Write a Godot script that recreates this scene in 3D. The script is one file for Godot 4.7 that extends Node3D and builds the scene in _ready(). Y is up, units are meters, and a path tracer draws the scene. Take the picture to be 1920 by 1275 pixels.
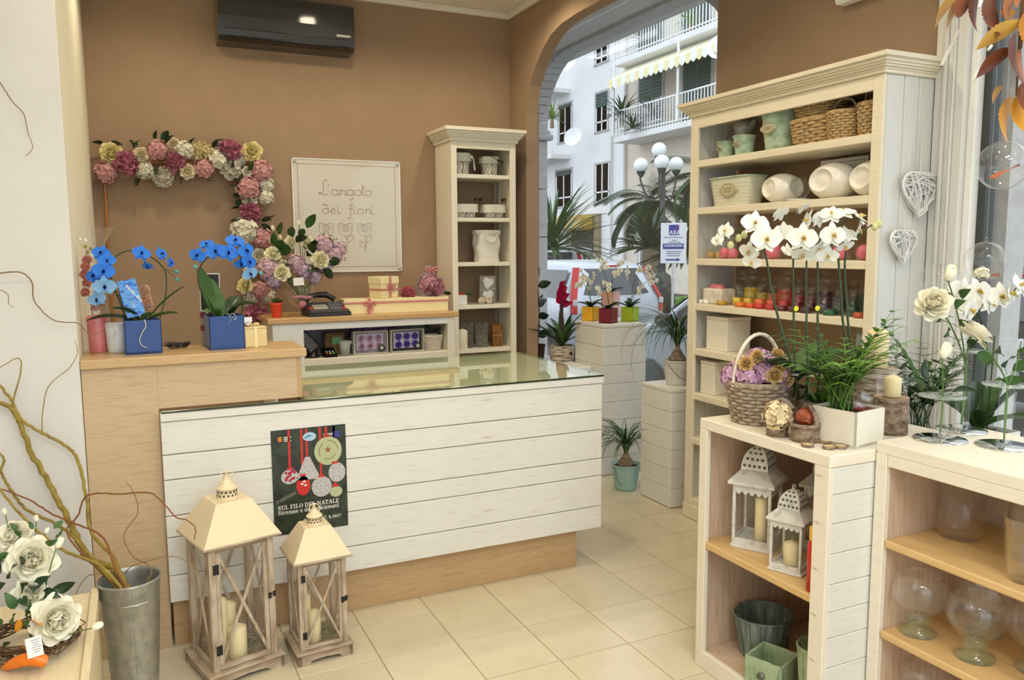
extends Node3D

# ---------------------------------------------------------------- mesh builder
class MB:
	var v := PackedVector3Array()
	var n := PackedVector3Array()
	var uv := PackedVector2Array()
	var cl := PackedColorArray()
	var ix := PackedInt32Array()
	var col := Color.WHITE
	var xf := Transform3D()
	func vt(p: Vector3, nn: Vector3, u := Vector2.ZERO) -> int:
		v.append(xf * p)
		n.append((xf.basis * nn).normalized())
		uv.append(u)
		cl.append(col)
		return v.size() - 1
	func tri(a: int, b: int, c: int) -> void:
		var g := (v[b] - v[a]).cross(v[c] - v[a])
		if g.dot(n[a] + n[b] + n[c]) > 0.0:
			ix.append_array([a, c, b])
		else:
			ix.append_array([a, b, c])
	func quad(a: Vector3, b: Vector3, c: Vector3, d: Vector3, nn: Vector3) -> MB:
		var i := vt(a, nn, Vector2(0, 0)); vt(b, nn, Vector2(1, 0)); vt(c, nn, Vector2(1, 1)); vt(d, nn, Vector2(0, 1))
		tri(i, i + 1, i + 2); tri(i, i + 2, i + 3)
		return self
	# chamfered box round a centre
	func box(c: Vector3, s: Vector3, bev := 0.0) -> MB:
		var h := s * 0.5
		var b := minf(bev, minf(h.x, minf(h.y, h.z)) * 0.9)
		for ax in 3:
			var u := (ax + 1) % 3
			var w := (ax + 2) % 3
			for sg in [-1.0, 1.0]:
				var nn := Vector3.ZERO
				nn[ax] = sg
				var q: Array[Vector3] = []
				for k in [[-1, -1], [1, -1], [1, 1], [-1, 1]]:
					var p := Vector3.ZERO
					p[ax] = sg * h[ax]
					p[u] = k[0] * (h[u] - b)
					p[w] = k[1] * (h[w] - b)
					q.append(c + p)
				quad(q[0], q[1], q[2], q[3], nn)
		if b > 0.0:
			for ax in 3:
				var u := (ax + 1) % 3
				var w := (ax + 2) % 3
				for su in [-1.0, 1.0]:
					for sw in [-1.0, 1.0]:
						var nn := Vector3.ZERO
						nn[u] = su; nn[w] = sw
						nn = nn.normalized()
						var q: Array[Vector3] = []
						for e in [-1.0, 1.0]:
							var p1 := Vector3.ZERO
							p1[ax] = e * (h[ax] - b); p1[u] = su * h[u]; p1[w] = sw * (h[w] - b)
							var p2 := p1
							p2[u] = su * (h[u] - b); p2[w] = sw * h[w]
							if e < 0: q.append(c + p1); q.append(c + p2)
							else: q.append(c + p2); q.append(c + p1)
						quad(q[0], q[1], q[2], q[3], nn)
			for sx in [-1.0, 1.0]:
				for sy in [-1.0, 1.0]:
					for sz in [-1.0, 1.0]:
						var nn := Vector3(sx, sy, sz).normalized()
						var i := vt(c + Vector3(sx * h.x, sy * (h.y - b), sz * (h.z - b)), nn)
						vt(c + Vector3(sx * (h.x - b), sy * h.y, sz * (h.z - b)), nn)
						vt(c + Vector3(sx * (h.x - b), sy * (h.y - b), sz * h.z), nn)
						tri(i, i + 1, i + 2)
		return self
	# box from corner to corner
	func bb(a: Vector3, b: Vector3, bev := 0.0) -> MB:
		return box((a + b) * 0.5, (b - a).abs(), bev)
	# square bar between two points
	func bar(a: Vector3, b: Vector3, w: float, d: float, up := Vector3.UP) -> MB:
		var keep := xf
		var y := (b - a).normalized()
		var x := y.cross(up)
		if x.length() < 0.01: x = y.cross(Vector3.RIGHT)
		x = x.normalized()
		var z := x.cross(y).normalized()
		xf = keep * Transform3D(Basis(x, y, z), (a + b) * 0.5)
		box(Vector3.ZERO, Vector3(w, (b - a).length(), d), minf(w, d) * 0.15)
		xf = keep
		return self
	# turned shape about +y; a repeated point is a hard edge
	func lathe(prof: Array, seg := 20, at := Vector3.ZERO, wob: Variant = null) -> MB:
		var m := prof.size()
		var base := v.size()
		for i in m:
			var p: Vector2 = prof[i]
			var t0: Vector2 = p - prof[i - 1] if i > 0 else Vector2.ZERO
			var t1: Vector2 = prof[i + 1] - p if i < m - 1 else Vector2.ZERO
			if t0.length() < 1e-6: t0 = Vector2.ZERO
			if t1.length() < 1e-6: t1 = Vector2.ZERO
			var t := t0.normalized() + t1.normalized()
			var nn := Vector2(t.y, -t.x).normalized()
			for k in seg + 1:
				var a := TAU * k / seg
				var r: float = p.x
				if wob != null: r *= wob.call(a, p.y)
				vt(at + Vector3(cos(a) * r, p.y, sin(a) * r), Vector3(cos(a) * nn.x, nn.y, sin(a) * nn.x), Vector2(float(k) / seg, float(i) / maxi(1, m - 1)))
		for i in m - 1:
			if (prof[i] as Vector2).distance_to(prof[i + 1]) < 1e-6: continue
			for k in seg:
				var a := base + i * (seg + 1) + k
				var b := a + seg + 1
				if prof[i].x > 1e-5: tri(a, a + 1, b)
				if prof[i + 1].x > 1e-5: tri(a + 1, b + 1, b)
		return self
	# swept tube
	func tube(pts: Array, rad: Variant, seg := 6, caps := true) -> MB:
		var m := pts.size()
		var base := v.size()
		var side := Vector3.ZERO
		for i in m:
			var t: Vector3 = (pts[mini(i + 1, m - 1)] - pts[maxi(i - 1, 0)]).normalized()
			if i == 0:
				side = t.cross(Vector3.UP)
				if side.length() < 0.05: side = t.cross(Vector3.RIGHT)
			side = (side - t * side.dot(t)).normalized()
			var up := t.cross(side)
			var r: float = rad[i] if rad is Array else rad
			for k in seg + 1:
				var a := TAU * k / seg
				var d := side * cos(a) + up * sin(a)
				vt(pts[i] + d * r, d, Vector2(float(k) / seg, float(i) / (m - 1)))
		for i in m - 1:
			for k in seg:
				var a := base + i * (seg + 1) + k
				tri(a, a + 1, a + seg + 1); tri(a + 1, a + seg + 2, a + seg + 1)
		if caps:
			for e in [0, m - 1]:
				var t: Vector3 = (pts[0] - pts[1]).normalized() if e == 0 else (pts[m - 1] - pts[m - 2]).normalized()
				var c := vt(pts[e], t)
				var first := v.size()
				for k in seg + 1:
					v.append(v[base + e * (seg + 1) + k]); n.append((xf.basis * t).normalized()); uv.append(Vector2.ZERO); cl.append(col)
				for k in seg: tri(c, first + k, first + k + 1)
		return self
	# a bent sheet: f(u, v) -> Vector3
	func sheet(f: Callable, nu: int, nv: int, colf: Variant = null) -> MB:
		var base := v.size()
		var g: Array[Vector3] = []
		for j in nv + 1:
			for i in nu + 1: g.append(f.call(float(i) / nu, float(j) / nv))
		for j in nv + 1:
			for i in nu + 1:
				var a := g[j * (nu + 1) + mini(i + 1, nu)] - g[j * (nu + 1) + maxi(i - 1, 0)]
				var b := g[mini(j + 1, nv) * (nu + 1) + i] - g[maxi(j - 1, 0) * (nu + 1) + i]
				var nn := a.cross(b)
				if nn.length() < 1e-12: nn = Vector3.UP
				if colf != null: col = colf.call(float(i) / nu, float(j) / nv)
				vt(g[j * (nu + 1) + i], nn.normalized(), Vector2(float(i) / nu, float(j) / nv))
		for j in nv:
			for i in nu:
				var a := base + j * (nu + 1) + i
				tri(a, a + 1, a + nu + 1); tri(a + 1, a + nu + 2, a + nu + 1)
		return self
	# polygon in xy pushed along z from 0 to depth
	func prism(poly: PackedVector2Array, depth: float) -> MB:
		var t := Geometry2D.triangulate_polygon(poly)
		var c := poly.size()
		for e in 2:
			var nn := Vector3(0, 0, -1 if e == 0 else 1)
			var base := v.size()
			for p in poly: vt(Vector3(p.x, p.y, depth * e), nn, p)
			for i in t.size() / 3: tri(base + t[i * 3], base + t[i * 3 + 1], base + t[i * 3 + 2])
		var area := 0.0
		for i in c: area += poly[i].cross(poly[(i + 1) % c])
		var sg := 1.0 if area > 0 else -1.0
		for i in c:
			var a := poly[i]
			var b := poly[(i + 1) % c]
			var d := (b - a).normalized()
			var nn := Vector3(d.y, -d.x, 0) * sg
			quad(Vector3(a.x, a.y, 0), Vector3(b.x, b.y, 0), Vector3(b.x, b.y, depth), Vector3(a.x, a.y, depth), nn)
		return self
	func ball(c: Vector3, r: Variant, seg := 12, rings := 8) -> MB:
		var rr: Vector3 = r if r is Vector3 else Vector3.ONE * r
		var base := v.size()
		for j in rings + 1:
			var b := PI * j / rings
			for k in seg + 1:
				var a := TAU * k / seg
				var d := Vector3(cos(a) * sin(b), cos(b), sin(a) * sin(b))
				vt(c + d * rr, d / rr, Vector2(float(k) / seg, float(j) / rings))
		for j in rings:
			for k in seg:
				var a := base + j * (seg + 1) + k
				if j > 0: tri(a, a + 1, a + seg + 1)
				if j < rings - 1: tri(a + 1, a + seg + 2, a + seg + 1)
		return self
	func mesh() -> ArrayMesh:
		var a := []
		a.resize(Mesh.ARRAY_MAX)
		a[Mesh.ARRAY_VERTEX] = v
		a[Mesh.ARRAY_NORMAL] = n
		a[Mesh.ARRAY_TEX_UV] = uv
		a[Mesh.ARRAY_COLOR] = cl
		a[Mesh.ARRAY_INDEX] = ix
		var m := ArrayMesh.new()
		m.add_surface_from_arrays(Mesh.PRIMITIVE_TRIANGLES, a)
		return m

var M := {}
var taken := {}
var rng := RandomNumberGenerator.new()

func R(a: float, b: float) -> float: return rng.randf_range(a, b)
func V(x: float, y: float, z: float) -> Vector3: return Vector3(x, y, z)

func numbered(called: String) -> String:
	var k: int = taken.get(called, 0)
	taken[called] = k + 1
	return called if k == 0 else "%s_%03d" % [called, k]

func thing(called: String, label: String, category: String, at := Vector3.ZERO, turn := 0.0, group := "") -> Node3D:
	var o := Node3D.new()
	o.name = numbered(called)
	add_child(o)
	o.position = at
	o.rotation_degrees.y = turn
	tag(o, label, category, group)
	return o

func tag(o: Node, label: String, category: String, group := "") -> void:
	o.set_meta("label", label)
	o.set_meta("category", category)
	if group != "": o.set_meta("group", group)

func part(parent: Node, called: String, shape: Variant, mat: Material, at := Vector3.ZERO, rot := Vector3.ZERO, sc: Variant = 1.0) -> MeshInstance3D:
	var o := MeshInstance3D.new()
	o.mesh = shape.mesh() if shape is MB else shape
	o.material_override = null
	o.name = called
	parent.add_child(o, true)
	o.set_surface_override_material(0, mat)
	o.position = at
	o.rotation_degrees = rot
	o.scale = sc if sc is Vector3 else Vector3.ONE * (sc as float)
	return o

func solo(called: String, label: String, category: String, shape: Variant, mat: Material, at := Vector3.ZERO, rot := Vector3.ZERO, group := "", sc: Variant = 1.0) -> MeshInstance3D:
	var o := part(self, numbered(called), shape, mat, at, rot, sc)
	tag(o, label, category, group)
	return o

func struct(called: String, shape: Variant, mat: Material, at := Vector3.ZERO) -> MeshInstance3D:
	var o := part(self, numbered(called), shape, mat, at)
	o.set_meta("kind", "structure")
	return o

func copy(o: Node3D, label: String, at: Vector3, turn := 0.0) -> Node3D:
	var c: Node3D = o.duplicate()
	var base := str(o.name)
	if base.length() > 4 and base.substr(base.length() - 4, 1) == "_" and base.substr(base.length() - 3).is_valid_int(): base = base.substr(0, base.length() - 4)
	c.name = numbered(base)
	add_child(c)
	c.position = at
	c.rotation_degrees.y = turn
	c.set_meta("label", label)
	return c

# ---------------------------------------------------------------- materials
func mat(c: Color, rough := 0.6, metal := 0.0) -> StandardMaterial3D:
	var m := StandardMaterial3D.new()
	m.albedo_color = c
	m.roughness = rough
	m.metallic = metal
	return m

func rgb8(r: float, g: float, b: float) -> Color: return Color(r / 255.0, g / 255.0, b / 255.0)

var ntex := 0
func noise(freq: float, ramp: Array, size := 256, oct := 4, kind := FastNoiseLite.TYPE_SIMPLEX_SMOOTH, sd := -1) -> NoiseTexture2D:
	var f := FastNoiseLite.new()
	f.noise_type = kind
	f.frequency = freq
	f.fractal_octaves = oct
	ntex += 1
	f.seed = sd if sd >= 0 else ntex * 7
	var t := NoiseTexture2D.new()
	t.width = size
	t.height = size
	t.seamless = true
	t.noise = f
	var g := Gradient.new()
	g.offsets = PackedFloat32Array(ramp.map(func(x): return x[0]))
	g.colors = PackedColorArray(ramp.map(func(x): return x[1]))
	t.color_ramp = g
	return t

func grainy(tex: Texture2D, scale: Vector3, rough := 0.6, world := false) -> StandardMaterial3D:
	var m := mat(Color.WHITE, rough)
	m.albedo_texture = tex
	m.uv1_triplanar = true
	m.uv1_world_triplanar = world
	m.uv1_scale = scale
	m.uv1_triplanar_sharpness = 8.0
	return m

func pane(c: Color, alpha: float, rough := 0.0) -> StandardMaterial3D:
	var m := mat(Color(c.r, c.g, c.b, alpha), rough)
	m.transparency = BaseMaterial3D.TRANSPARENCY_ALPHA
	m.cull_mode = BaseMaterial3D.CULL_DISABLED
	return m

func leafy(c: Color, back := 0.25, rough := 0.45) -> StandardMaterial3D:
	var m := mat(c, rough)
	m.vertex_color_use_as_albedo = true
	m.cull_mode = BaseMaterial3D.CULL_DISABLED
	m.backlight_enabled = back > 0.0
	m.backlight = Color(back, back, back)
	return m

func relief(m: StandardMaterial3D, tex: Texture2D, cm: float) -> StandardMaterial3D:
	m.heightmap_enabled = true
	m.heightmap_texture = tex
	m.heightmap_scale = cm
	return m

func materials() -> void:
	var W := Color.WHITE
	var spk := noise(0.05, [[0.0, Color(0, 0, 0)], [1.0, W]], 256, 5)
	M.bump = spk
	M.brown = relief(grainy(noise(0.02, [[0.0, rgb8(158, 132, 106)], [1.0, rgb8(164, 138, 112)]], 256, 5), V(0.7, 0.7, 0.7), 0.85, true), spk, 0.02)
	M.white_wall = relief(grainy(noise(0.02, [[0.0, rgb8(219, 217, 213)], [1.0, rgb8(225, 223, 219)]], 256, 5), V(0.6, 0.6, 0.6), 0.85, true), spk, 0.02)
	M.cream_wall = grainy(noise(0.02, [[0.0, rgb8(234, 229, 206)], [1.0, rgb8(238, 233, 212)]], 256, 5), V(0.6, 0.6, 0.6), 0.85, true)
	M.ceiling = mat(rgb8(232, 226, 212), 0.9)
	M.grout = mat(rgb8(176, 160, 128), 0.8)
	M.tiles = []
	for k in 3:
		var d := k * 3.0
		var m := grainy(noise(0.012, [[0.0, rgb8(206 + d, 195 + d, 168 + d)], [0.5, rgb8(213 + d, 203 + d, 177 + d)], [1.0, rgb8(208 + d, 198 + d, 171 + d)]], 256, 5), V(1.3, 1.3, 1.3), 0.17, true)
		M.tiles.append(m)
	# painted boards: white with rubbed brown streaks along the grain
	var worn := noise(0.018, [[0.0, rgb8(176, 150, 126)], [0.1, rgb8(214, 203, 190)], [0.22, rgb8(226, 224, 217)], [0.6, rgb8(232, 231, 224)], [1.0, rgb8(225, 223, 215)]], 512, 5)
	M.plank = grainy(worn, V(0.5, 6.0, 0.5), 0.55, true)
	M.plank.heightmap_enabled = true
	M.plank.heightmap_texture = worn
	M.plank.heightmap_scale = 0.03
	var worn2 := noise(0.016, [[0.0, rgb8(150, 132, 110)], [0.13, rgb8(232, 222, 203)], [0.5, rgb8(240, 232, 215)], [1.0, rgb8(234, 225, 207)]], 512, 5)
	M.plank_edge = grainy(worn2, V(1.0, 7.0, 1.0), 0.6, true)
	M.cream = grainy(noise(0.02, [[0.0, rgb8(229, 219, 194)], [0.5, rgb8(237, 228, 205)], [1.0, rgb8(232, 222, 197)]], 256, 5), V(0.6, 6.0, 0.6), 0.45, true)
	M.cream_v = grainy(noise(0.02, [[0.0, rgb8(214, 214, 210)], [0.5, rgb8(222, 222, 218)], [1.0, rgb8(217, 217, 213)]], 256, 5), V(5.0, 0.5, 5.0), 0.5, true)
	M.case_white = mat(rgb8(238, 232, 214), 0.42)
	M.oak = grainy(noise(0.02, [[0.0, rgb8(178, 148, 112)], [0.3, rgb8(200, 172, 136)], [0.6, rgb8(208, 182, 148)], [1.0, rgb8(192, 164, 128)]], 512, 5), V(0.5, 9.0, 0.5), 0.5, true)
	M.oak_top = grainy(noise(0.014, [[0.0, rgb8(186, 152, 106)], [0.4, rgb8(204, 172, 124)], [1.0, rgb8(194, 161, 114)]], 512, 5), V(0.8, 6.0, 7.0), 0.35, true)
	M.oak_base = grainy(noise(0.02, [[0.0, rgb8(166, 130, 90)], [0.3, rgb8(188, 154, 112)], [0.65, rgb8(197, 164, 122)], [1.0, rgb8(178, 144, 102)]], 512, 5), V(0.5, 9.0, 0.5), 0.5, true)
	M.beech = grainy(noise(0.014, [[0.0, rgb8(190, 148, 94)], [0.5, rgb8(208, 168, 114)], [1.0, rgb8(196, 155, 101)]], 256, 5), V(0.8, 6.0, 6.0), 0.4, true)
	M.pink_wood = grainy(noise(0.014, [[0.0, rgb8(190, 158, 132)], [0.4, rgb8(206, 178, 152)], [0.7, rgb8(212, 186, 162)], [1.0, rgb8(200, 170, 144)]], 512, 5), V(7.0, 0.6, 7.0), 0.6, true)
	M.pine = grainy(noise(0.014, [[0.0, rgb8(206, 166, 108)], [0.5, rgb8(222, 186, 130)], [1.0, rgb8(212, 173, 116)]], 256, 5), V(5.0, 5.0, 0.7), 0.45, true)
	M.glass = pane(Color(0.93, 0.97, 0.95), 0.012)
	M.shop_glass = pane(Color(0.95, 0.98, 0.98), 0.02)
	M.vase = pane(Color(0.86, 0.93, 0.89), 0.012)
	M.green_glass = pane(Color(0.45, 0.68, 0.52), 0.12)
	M.counter_glass = pane(Color(0.78, 0.86, 0.70), 0.25)
	M.glass_edge = mat(rgb8(38, 52, 30), 0.15)
	M.black = mat(rgb8(18, 18, 20), 0.3)
	M.black_gloss = mat(rgb8(14, 14, 16), 0.08)
	M.black_gloss.clearcoat_enabled = true
	M.white = mat(rgb8(238, 238, 236), 0.5)
	M.white_gloss = mat(rgb8(240, 236, 226), 0.12)
	M.steel = mat(rgb8(190, 190, 188), 0.25, 1.0)
	M.mirror = mat(rgb8(225, 228, 228), 0.02, 1.0)
	M.zinc = grainy(noise(0.03, [[0.0, rgb8(150, 153, 151)], [0.45, rgb8(170, 172, 168)], [1.0, rgb8(186, 188, 183)]], 256, 3), V(4, 2.5, 4), 0.38)
	M.zinc.metallic = 0.75
	M.green_leaf = leafy(rgb8(58, 96, 42), 0.25)
	M.dark_leaf = leafy(rgb8(34, 62, 34), 0.2, 0.35)
	M.light_leaf = leafy(rgb8(112, 158, 62), 0.3)
	M.petal = leafy(W, 0.35, 0.7)
	M.joint = mat(rgb8(150, 128, 104), 0.8)
	M.soil = mat(rgb8(62, 44, 30), 0.95)
	M.wax = mat(rgb8(244, 228, 180), 0.5)
	M.wax.subsurf_scatter_enabled = true
	M.wax.subsurf_scatter_strength = 0.3
	M.wax_white = mat(rgb8(240, 232, 206), 0.5)
	M.grey_stone = relief(grainy(noise(0.02, [[0.0, rgb8(172, 172, 169)], [0.5, rgb8(192, 193, 191)], [1.0, rgb8(181, 182, 180)]], 256, 5), V(0.8, 0.8, 0.8), 0.9, true), spk, 0.3)
	M.plaster_grey = grainy(noise(0.02, [[0.0, rgb8(206, 204, 198)], [1.0, rgb8(216, 214, 209)]], 256, 5), V(0.4, 0.4, 0.4), 0.9, true)
	M.house = grainy(noise(0.02, [[0.0, rgb8(222, 222, 220)], [1.0, rgb8(232, 232, 231)]], 256, 5), V(0.1, 0.1, 0.1), 0.9, true)
	M.house_cream = grainy(noise(0.02, [[0.0, rgb8(206, 196, 178)], [1.0, rgb8(216, 206, 189)]], 256, 5), V(0.1, 0.1, 0.1), 0.9, true)
	M.asphalt = relief(grainy(noise(0.06, [[0.0, rgb8(112, 118, 122)], [1.0, rgb8(140, 145, 149)]], 256, 5), V(0.5, 0.5, 0.5), 0.9, true), spk, 0.5)

# ---------------------------------------------------------------- camera, sky, lamps
const EXPOSURE := 1.0
const SKY := 1.5
const LAMP := 0.68
const PANEL := 2.7  # energy of the two added fill panels
const LAMP_COLOR := Color(1.0, 0.93, 0.81)

func _ready() -> void:
	rng.seed = 11
	var cam := Camera3D.new()
	cam.name = "camera"
	cam.position = V(0, 1.525, 0)
	cam.rotation_order = EULER_ORDER_YXZ
	cam.rotation = V(-0.1147, -0.4385, -0.0056)
	cam.fov = rad_to_deg(2.0 * atan(637.5 / 1496.57))
	cam.near = 0.05
	cam.far = 400.0
	cam.current = true
	add_child(cam)
	var sky := ProceduralSkyMaterial.new()
	sky.sky_top_color = Color(0.86, 0.90, 0.95)
	sky.sky_horizon_color = Color(0.90, 0.93, 0.96)
	sky.ground_bottom_color = Color(0.55, 0.57, 0.58)
	sky.ground_horizon_color = Color(0.80, 0.83, 0.85)
	sky.sun_angle_max = 0.0
	sky.sky_energy_multiplier = SKY
	sky.ground_energy_multiplier = SKY
	var env := Environment.new()
	env.background_mode = Environment.BG_SKY
	env.sky = Sky.new()
	env.sky.sky_material = sky
	env.tonemap_mode = Environment.TONE_MAPPER_LINEAR
	env.tonemap_exposure = EXPOSURE
	env.sdfgi_enabled = true
	env.ssao_enabled = true
	env.ssil_enabled = true
	var we := WorldEnvironment.new()
	we.name = "environment"
	we.environment = env
	add_child(we)
	materials()
	lamps()
	shell()
	portico()
	furniture()
	flower_kit()
	left_side()
	counter_goods()
	back_goods()
	niche_goods()
	bookcase_goods()
	cabinet_goods()
	window_goods()
	street()

func lamps() -> void:
	# two added soft fill panels, unseen, over the entrance half of the shop
	var pg := mat(Color.WHITE, 0.5)
	pg.emission_enabled = true
	pg.emission = Color(0.92, 0.97, 1.0)
	pg.emission_energy_multiplier = 3.0
	for k in 2:
		var pt := thing("added_fill_panel", "added square white fill light panel out of view behind the photographer, %s one" % ["nearer", "farther"][k], "lamp", V(0.55, 3.128, 0.35 + k * 1.3), 0, "added fill light panels")
		part(pt, "panel_frame", MB.new().bb(V(-0.62, -0.02, -0.32), V(0.62, 0.0, 0.32), 0.004), M.white)
		part(pt, "lamp_glow", MB.new().bb(V(-0.6, -0.022, -0.3), V(0.6, -0.0205, 0.3)), pg)
		var al := AreaLight3D.new()
		al.name = "added_fill_light"
		al.area_size = Vector2(1.2, 0.6)
		al.light_color = Color(0.90, 0.97, 1.0)
		al.light_energy = PANEL
		al.area_range = 14.0
		al.shadow_enabled = true
		pt.add_child(al)
		al.position = V(0, -0.026, 0)
		al.rotation_degrees = V(-90, 0, 0)
	var glow := mat(Color.WHITE, 0.5)
	glow.emission_enabled = true
	glow.emission = Color(1.0, 0.93, 0.80)
	glow.emission_energy_multiplier = 6.0
	var ring := MB.new().lathe([Vector2(0.042, 0.0), Vector2(0.042, -0.006), Vector2(0.056, -0.006), Vector2(0.058, 0.0)], 24).mesh()
	var disc := MB.new().lathe([Vector2(0.0, 0.0), Vector2(0.041, 0.0)], 24).mesh()
	var where := {"over the work area": -4.35, "over the counter": -2.75, "over the aisle": -1.25, "behind the aisle": 0.3, "by the entrance": 1.7}
	var col := {"leftmost": -0.95, "left": 0.15, "middle": 1.15, "right": 2.05}
	for w in where:
		for c in col:
			if where[w] < -2.0 and c == "leftmost": continue
			var at := V(col[c], 3.128, where[w])
			var t := thing("ceiling_spotlight", "round recessed ceiling spotlight %s, %s of its row" % [w, c], "lamp", at, 0, "recessed ceiling spotlights")
			part(t, "trim_ring", ring, M.white)
			part(t, "lamp_glow", disc, glow, V(0, -0.002, 0))
			var l := SpotLight3D.new()
			l.name = "spot_beam"
			l.light_color = LAMP_COLOR
			l.light_energy = LAMP
			l.light_size = 0.05
			l.spot_angle = 78.0
			l.spot_angle_attenuation = 0.6
			l.spot_range = 12.0
			l.spot_attenuation = 2.0
			l.shadow_enabled = true
			t.add_child(l)
			l.position = V(0, -0.02, 0)
			l.rotation_degrees = V(-90, 0, 0)

# ---------------------------------------------------------------- the room
const ZX := Transform3D(Basis(Vector3(0, 0, 1), Vector3(0, 1, 0), Vector3(1, 0, 0)), Vector3.ZERO)  # drawing x -> world z, depth -> world x

func arch_curve() -> Array:
	return [[-4.94, 2.30], [-4.935, 2.42], [-4.915, 2.51], [-4.884, 2.597], [-4.80, 2.70], [-4.687, 2.793], [-4.58, 2.853], [-4.437, 2.886], [-4.24, 2.897]]

func shell() -> void:
	# floor: a bed of grout with a tile for every field in view
	var fl := struct("floor", MB.new().bb(V(-2.7, -0.1, -6.4), V(3.2, -0.003, 2.6)), M.grout)
	var s := 0.29992
	var x0 := 0.7515
	var z0 := -3.0736
	var tile := MB.new().box(V(0, -0.004, 0), V(s - 0.004, 0.008, s - 0.004), 0.0012).mesh()
	var rest := MB.new()
	for i in range(-12, 9):
		for j in range(-12, 20):
			var cx := x0 + (i + 0.5) * s
			var cz := z0 + (j + 0.5) * s
			if cx < -2.6 or cx > 3.25 or cz < -6.3 or cz > 2.55: continue
			if cx > -0.35 and cz < -1.3 and cz > -5.2 and not (cx < 1.7 and cz < -3.4):
				part(fl, "tile", tile, M.tiles[posmod(i * 7 + j * 5 + i * j, 3)], V(cx, 0, cz))
			else:
				rest.box(V(cx, -0.004, cz), V(s - 0.004, 0.008, s - 0.004))
	var rp := part(fl, "outlying_tiles", rest, M.tiles[0])
	rp.set_meta("kind", "stuff")
	# walls
	struct("wall_back", MB.new().bb(V(-0.35, 0, -5.35), V(2.45, 3.2, -5.2)), M.brown)
	var op := PackedVector2Array()
	op.append(Vector2(-5.35, 0)); op.append(Vector2(-4.94, 0))
	for q in arch_curve(): op.append(Vector2(q[0], q[1]))
	op.append(Vector2(-3.35, 2.897)); op.append(Vector2(-3.35, 3.2)); op.append(Vector2(-5.35, 3.2))  # beam stopped short out of view to let lamp light onto wall_right
	var ar := MB.new()
	ar.xf = ZX.translated(V(2.43, 0, 0))
	ar.prism(op, 0.086)
	struct("wall_arch", ar, M.brown)
	struct("wall_right", MB.new().bb(V(3.08, 0, -3.78), V(3.25, 3.2, -2.33)), M.brown)
	struct("wall_right", MB.new().bb(V(3.08, 2.75, -2.33), V(3.25, 3.2, 2.6)), M.brown)
	struct("wall_niche", MB.new().bb(V(2.3, 0, -6.5), V(3.25, 3.2, -6.35)), M.brown)
	struct("wall_niche_side", MB.new().bb(V(2.25, 0, -6.5), V(2.43, 3.2, -5.35)), M.brown)
	struct("wall_left", MB.new().bb(V(-2.85, 0, -3.35), V(-0.2, 3.2, -3.2), 0.004), M.white_wall)
	struct("wall_left_return", MB.new().bb(V(-0.35, 0, -5.25), V(-0.2, 3.2, -3.206)), M.cream_wall)
	struct("wall_far_left", MB.new().bb(V(-2.85, 0, -3.3), V(-2.7, 3.2, 2.6)), M.white_wall)
	# shop front behind the photographer: piers, lintel and a wide pane
	var fr := MB.new()
	fr.bb(V(-2.85, 0, 2.6), V(-2.2, 3.2, 2.75)); fr.bb(V(2.2, 0, 2.6), V(3.25, 3.2, 2.75)); fr.bb(V(-2.2, 2.8, 2.6), V(2.2, 3.2, 2.75)); fr.bb(V(-2.2, 0, 2.6), V(2.2, 0.12, 2.75))
	struct("wall_front", fr, M.white_wall)
	var w3 := struct("window_3", MB.new().bb(V(-2.2, 0.12, 2.66), V(2.2, 2.8, 2.668)), M.shop_glass)
	for x in [-2.17, -0.75, 0.75, 2.17]: part(w3, "window_frame", MB.new().bb(V(x - 0.03, 0.12, 2.63), V(x + 0.03, 2.8, 2.7), 0.004), M.white)
	# ceilings
	struct("ceiling", MB.new().bb(V(-2.85, 3.13, -5.35), V(2.516, 3.25, 2.75)), M.ceiling)
	var tr := MB.new()
	tr.bb(V(-0.2, 3.09, -5.2), V(2.43, 3.13, -5.165), 0.006)
	struct("trim_1", tr, M.ceiling)
	struct("trim_2", MB.new().bb(V(2.395, 3.09, -5.165), V(2.43, 3.13, -3.35), 0.006), M.ceiling)
	# window in the arch and shop window to the right
	struct("window_1", MB.new().bb(V(3.14, 0.0, -6.35), V(3.148, 3.2, -3.78)), M.shop_glass)
	var w2 := struct("window_2", MB.new().bb(V(3.14, 0.2, -2.2), V(3.148, 2.75, 2.6)), M.shop_glass)
	# moulded white frame beside the brown wall
	var m1 := MB.new()
	for q in [[-2.345, -2.30, 3.045], [-2.30, -2.283, 3.03], [-2.283, -2.252, 3.04], [-2.252, -2.243, 3.025], [-2.243, -2.20, 3.035]]:
		m1.bb(V(q[2], 0.0, q[0]), V(3.2, 2.75, q[1]), 0.004)
	part(w2, "frame_moulding", m1, M.cream_v)
	part(w2, "window_frame", MB.new().bb(V(3.06, 0.2, -2.2), V(3.13, 2.75, -2.165), 0.004), M.white)
	part(w2, "frame_gasket", MB.new().bb(V(3.10, 0.2, -2.165), V(3.16, 2.75, -2.13), 0.002), mat(rgb8(58, 62, 62), 0.5))
	part(w2, "window_sill", MB.new().bb(V(2.53, 0.0, -2.19), V(3.1, 0.64, -1.35), 0.008), M.white_gloss)
	# little white box high on the brown wall
	var el := thing("emergency_light", "small white rectangular box fixed high on brown wall above bookcase", "light fitting", V(3.08, 2.64, -2.87))
	part(el, "housing", MB.new().bb(V(-0.07, 0, 0.0), V(0, 0.12, 0.28), 0.012), M.white)
	part(el, "diffuser", MB.new().bb(V(-0.076, 0.03, 0.02), V(-0.069, 0.1, 0.26), 0.003), M.wax_white)

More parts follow.
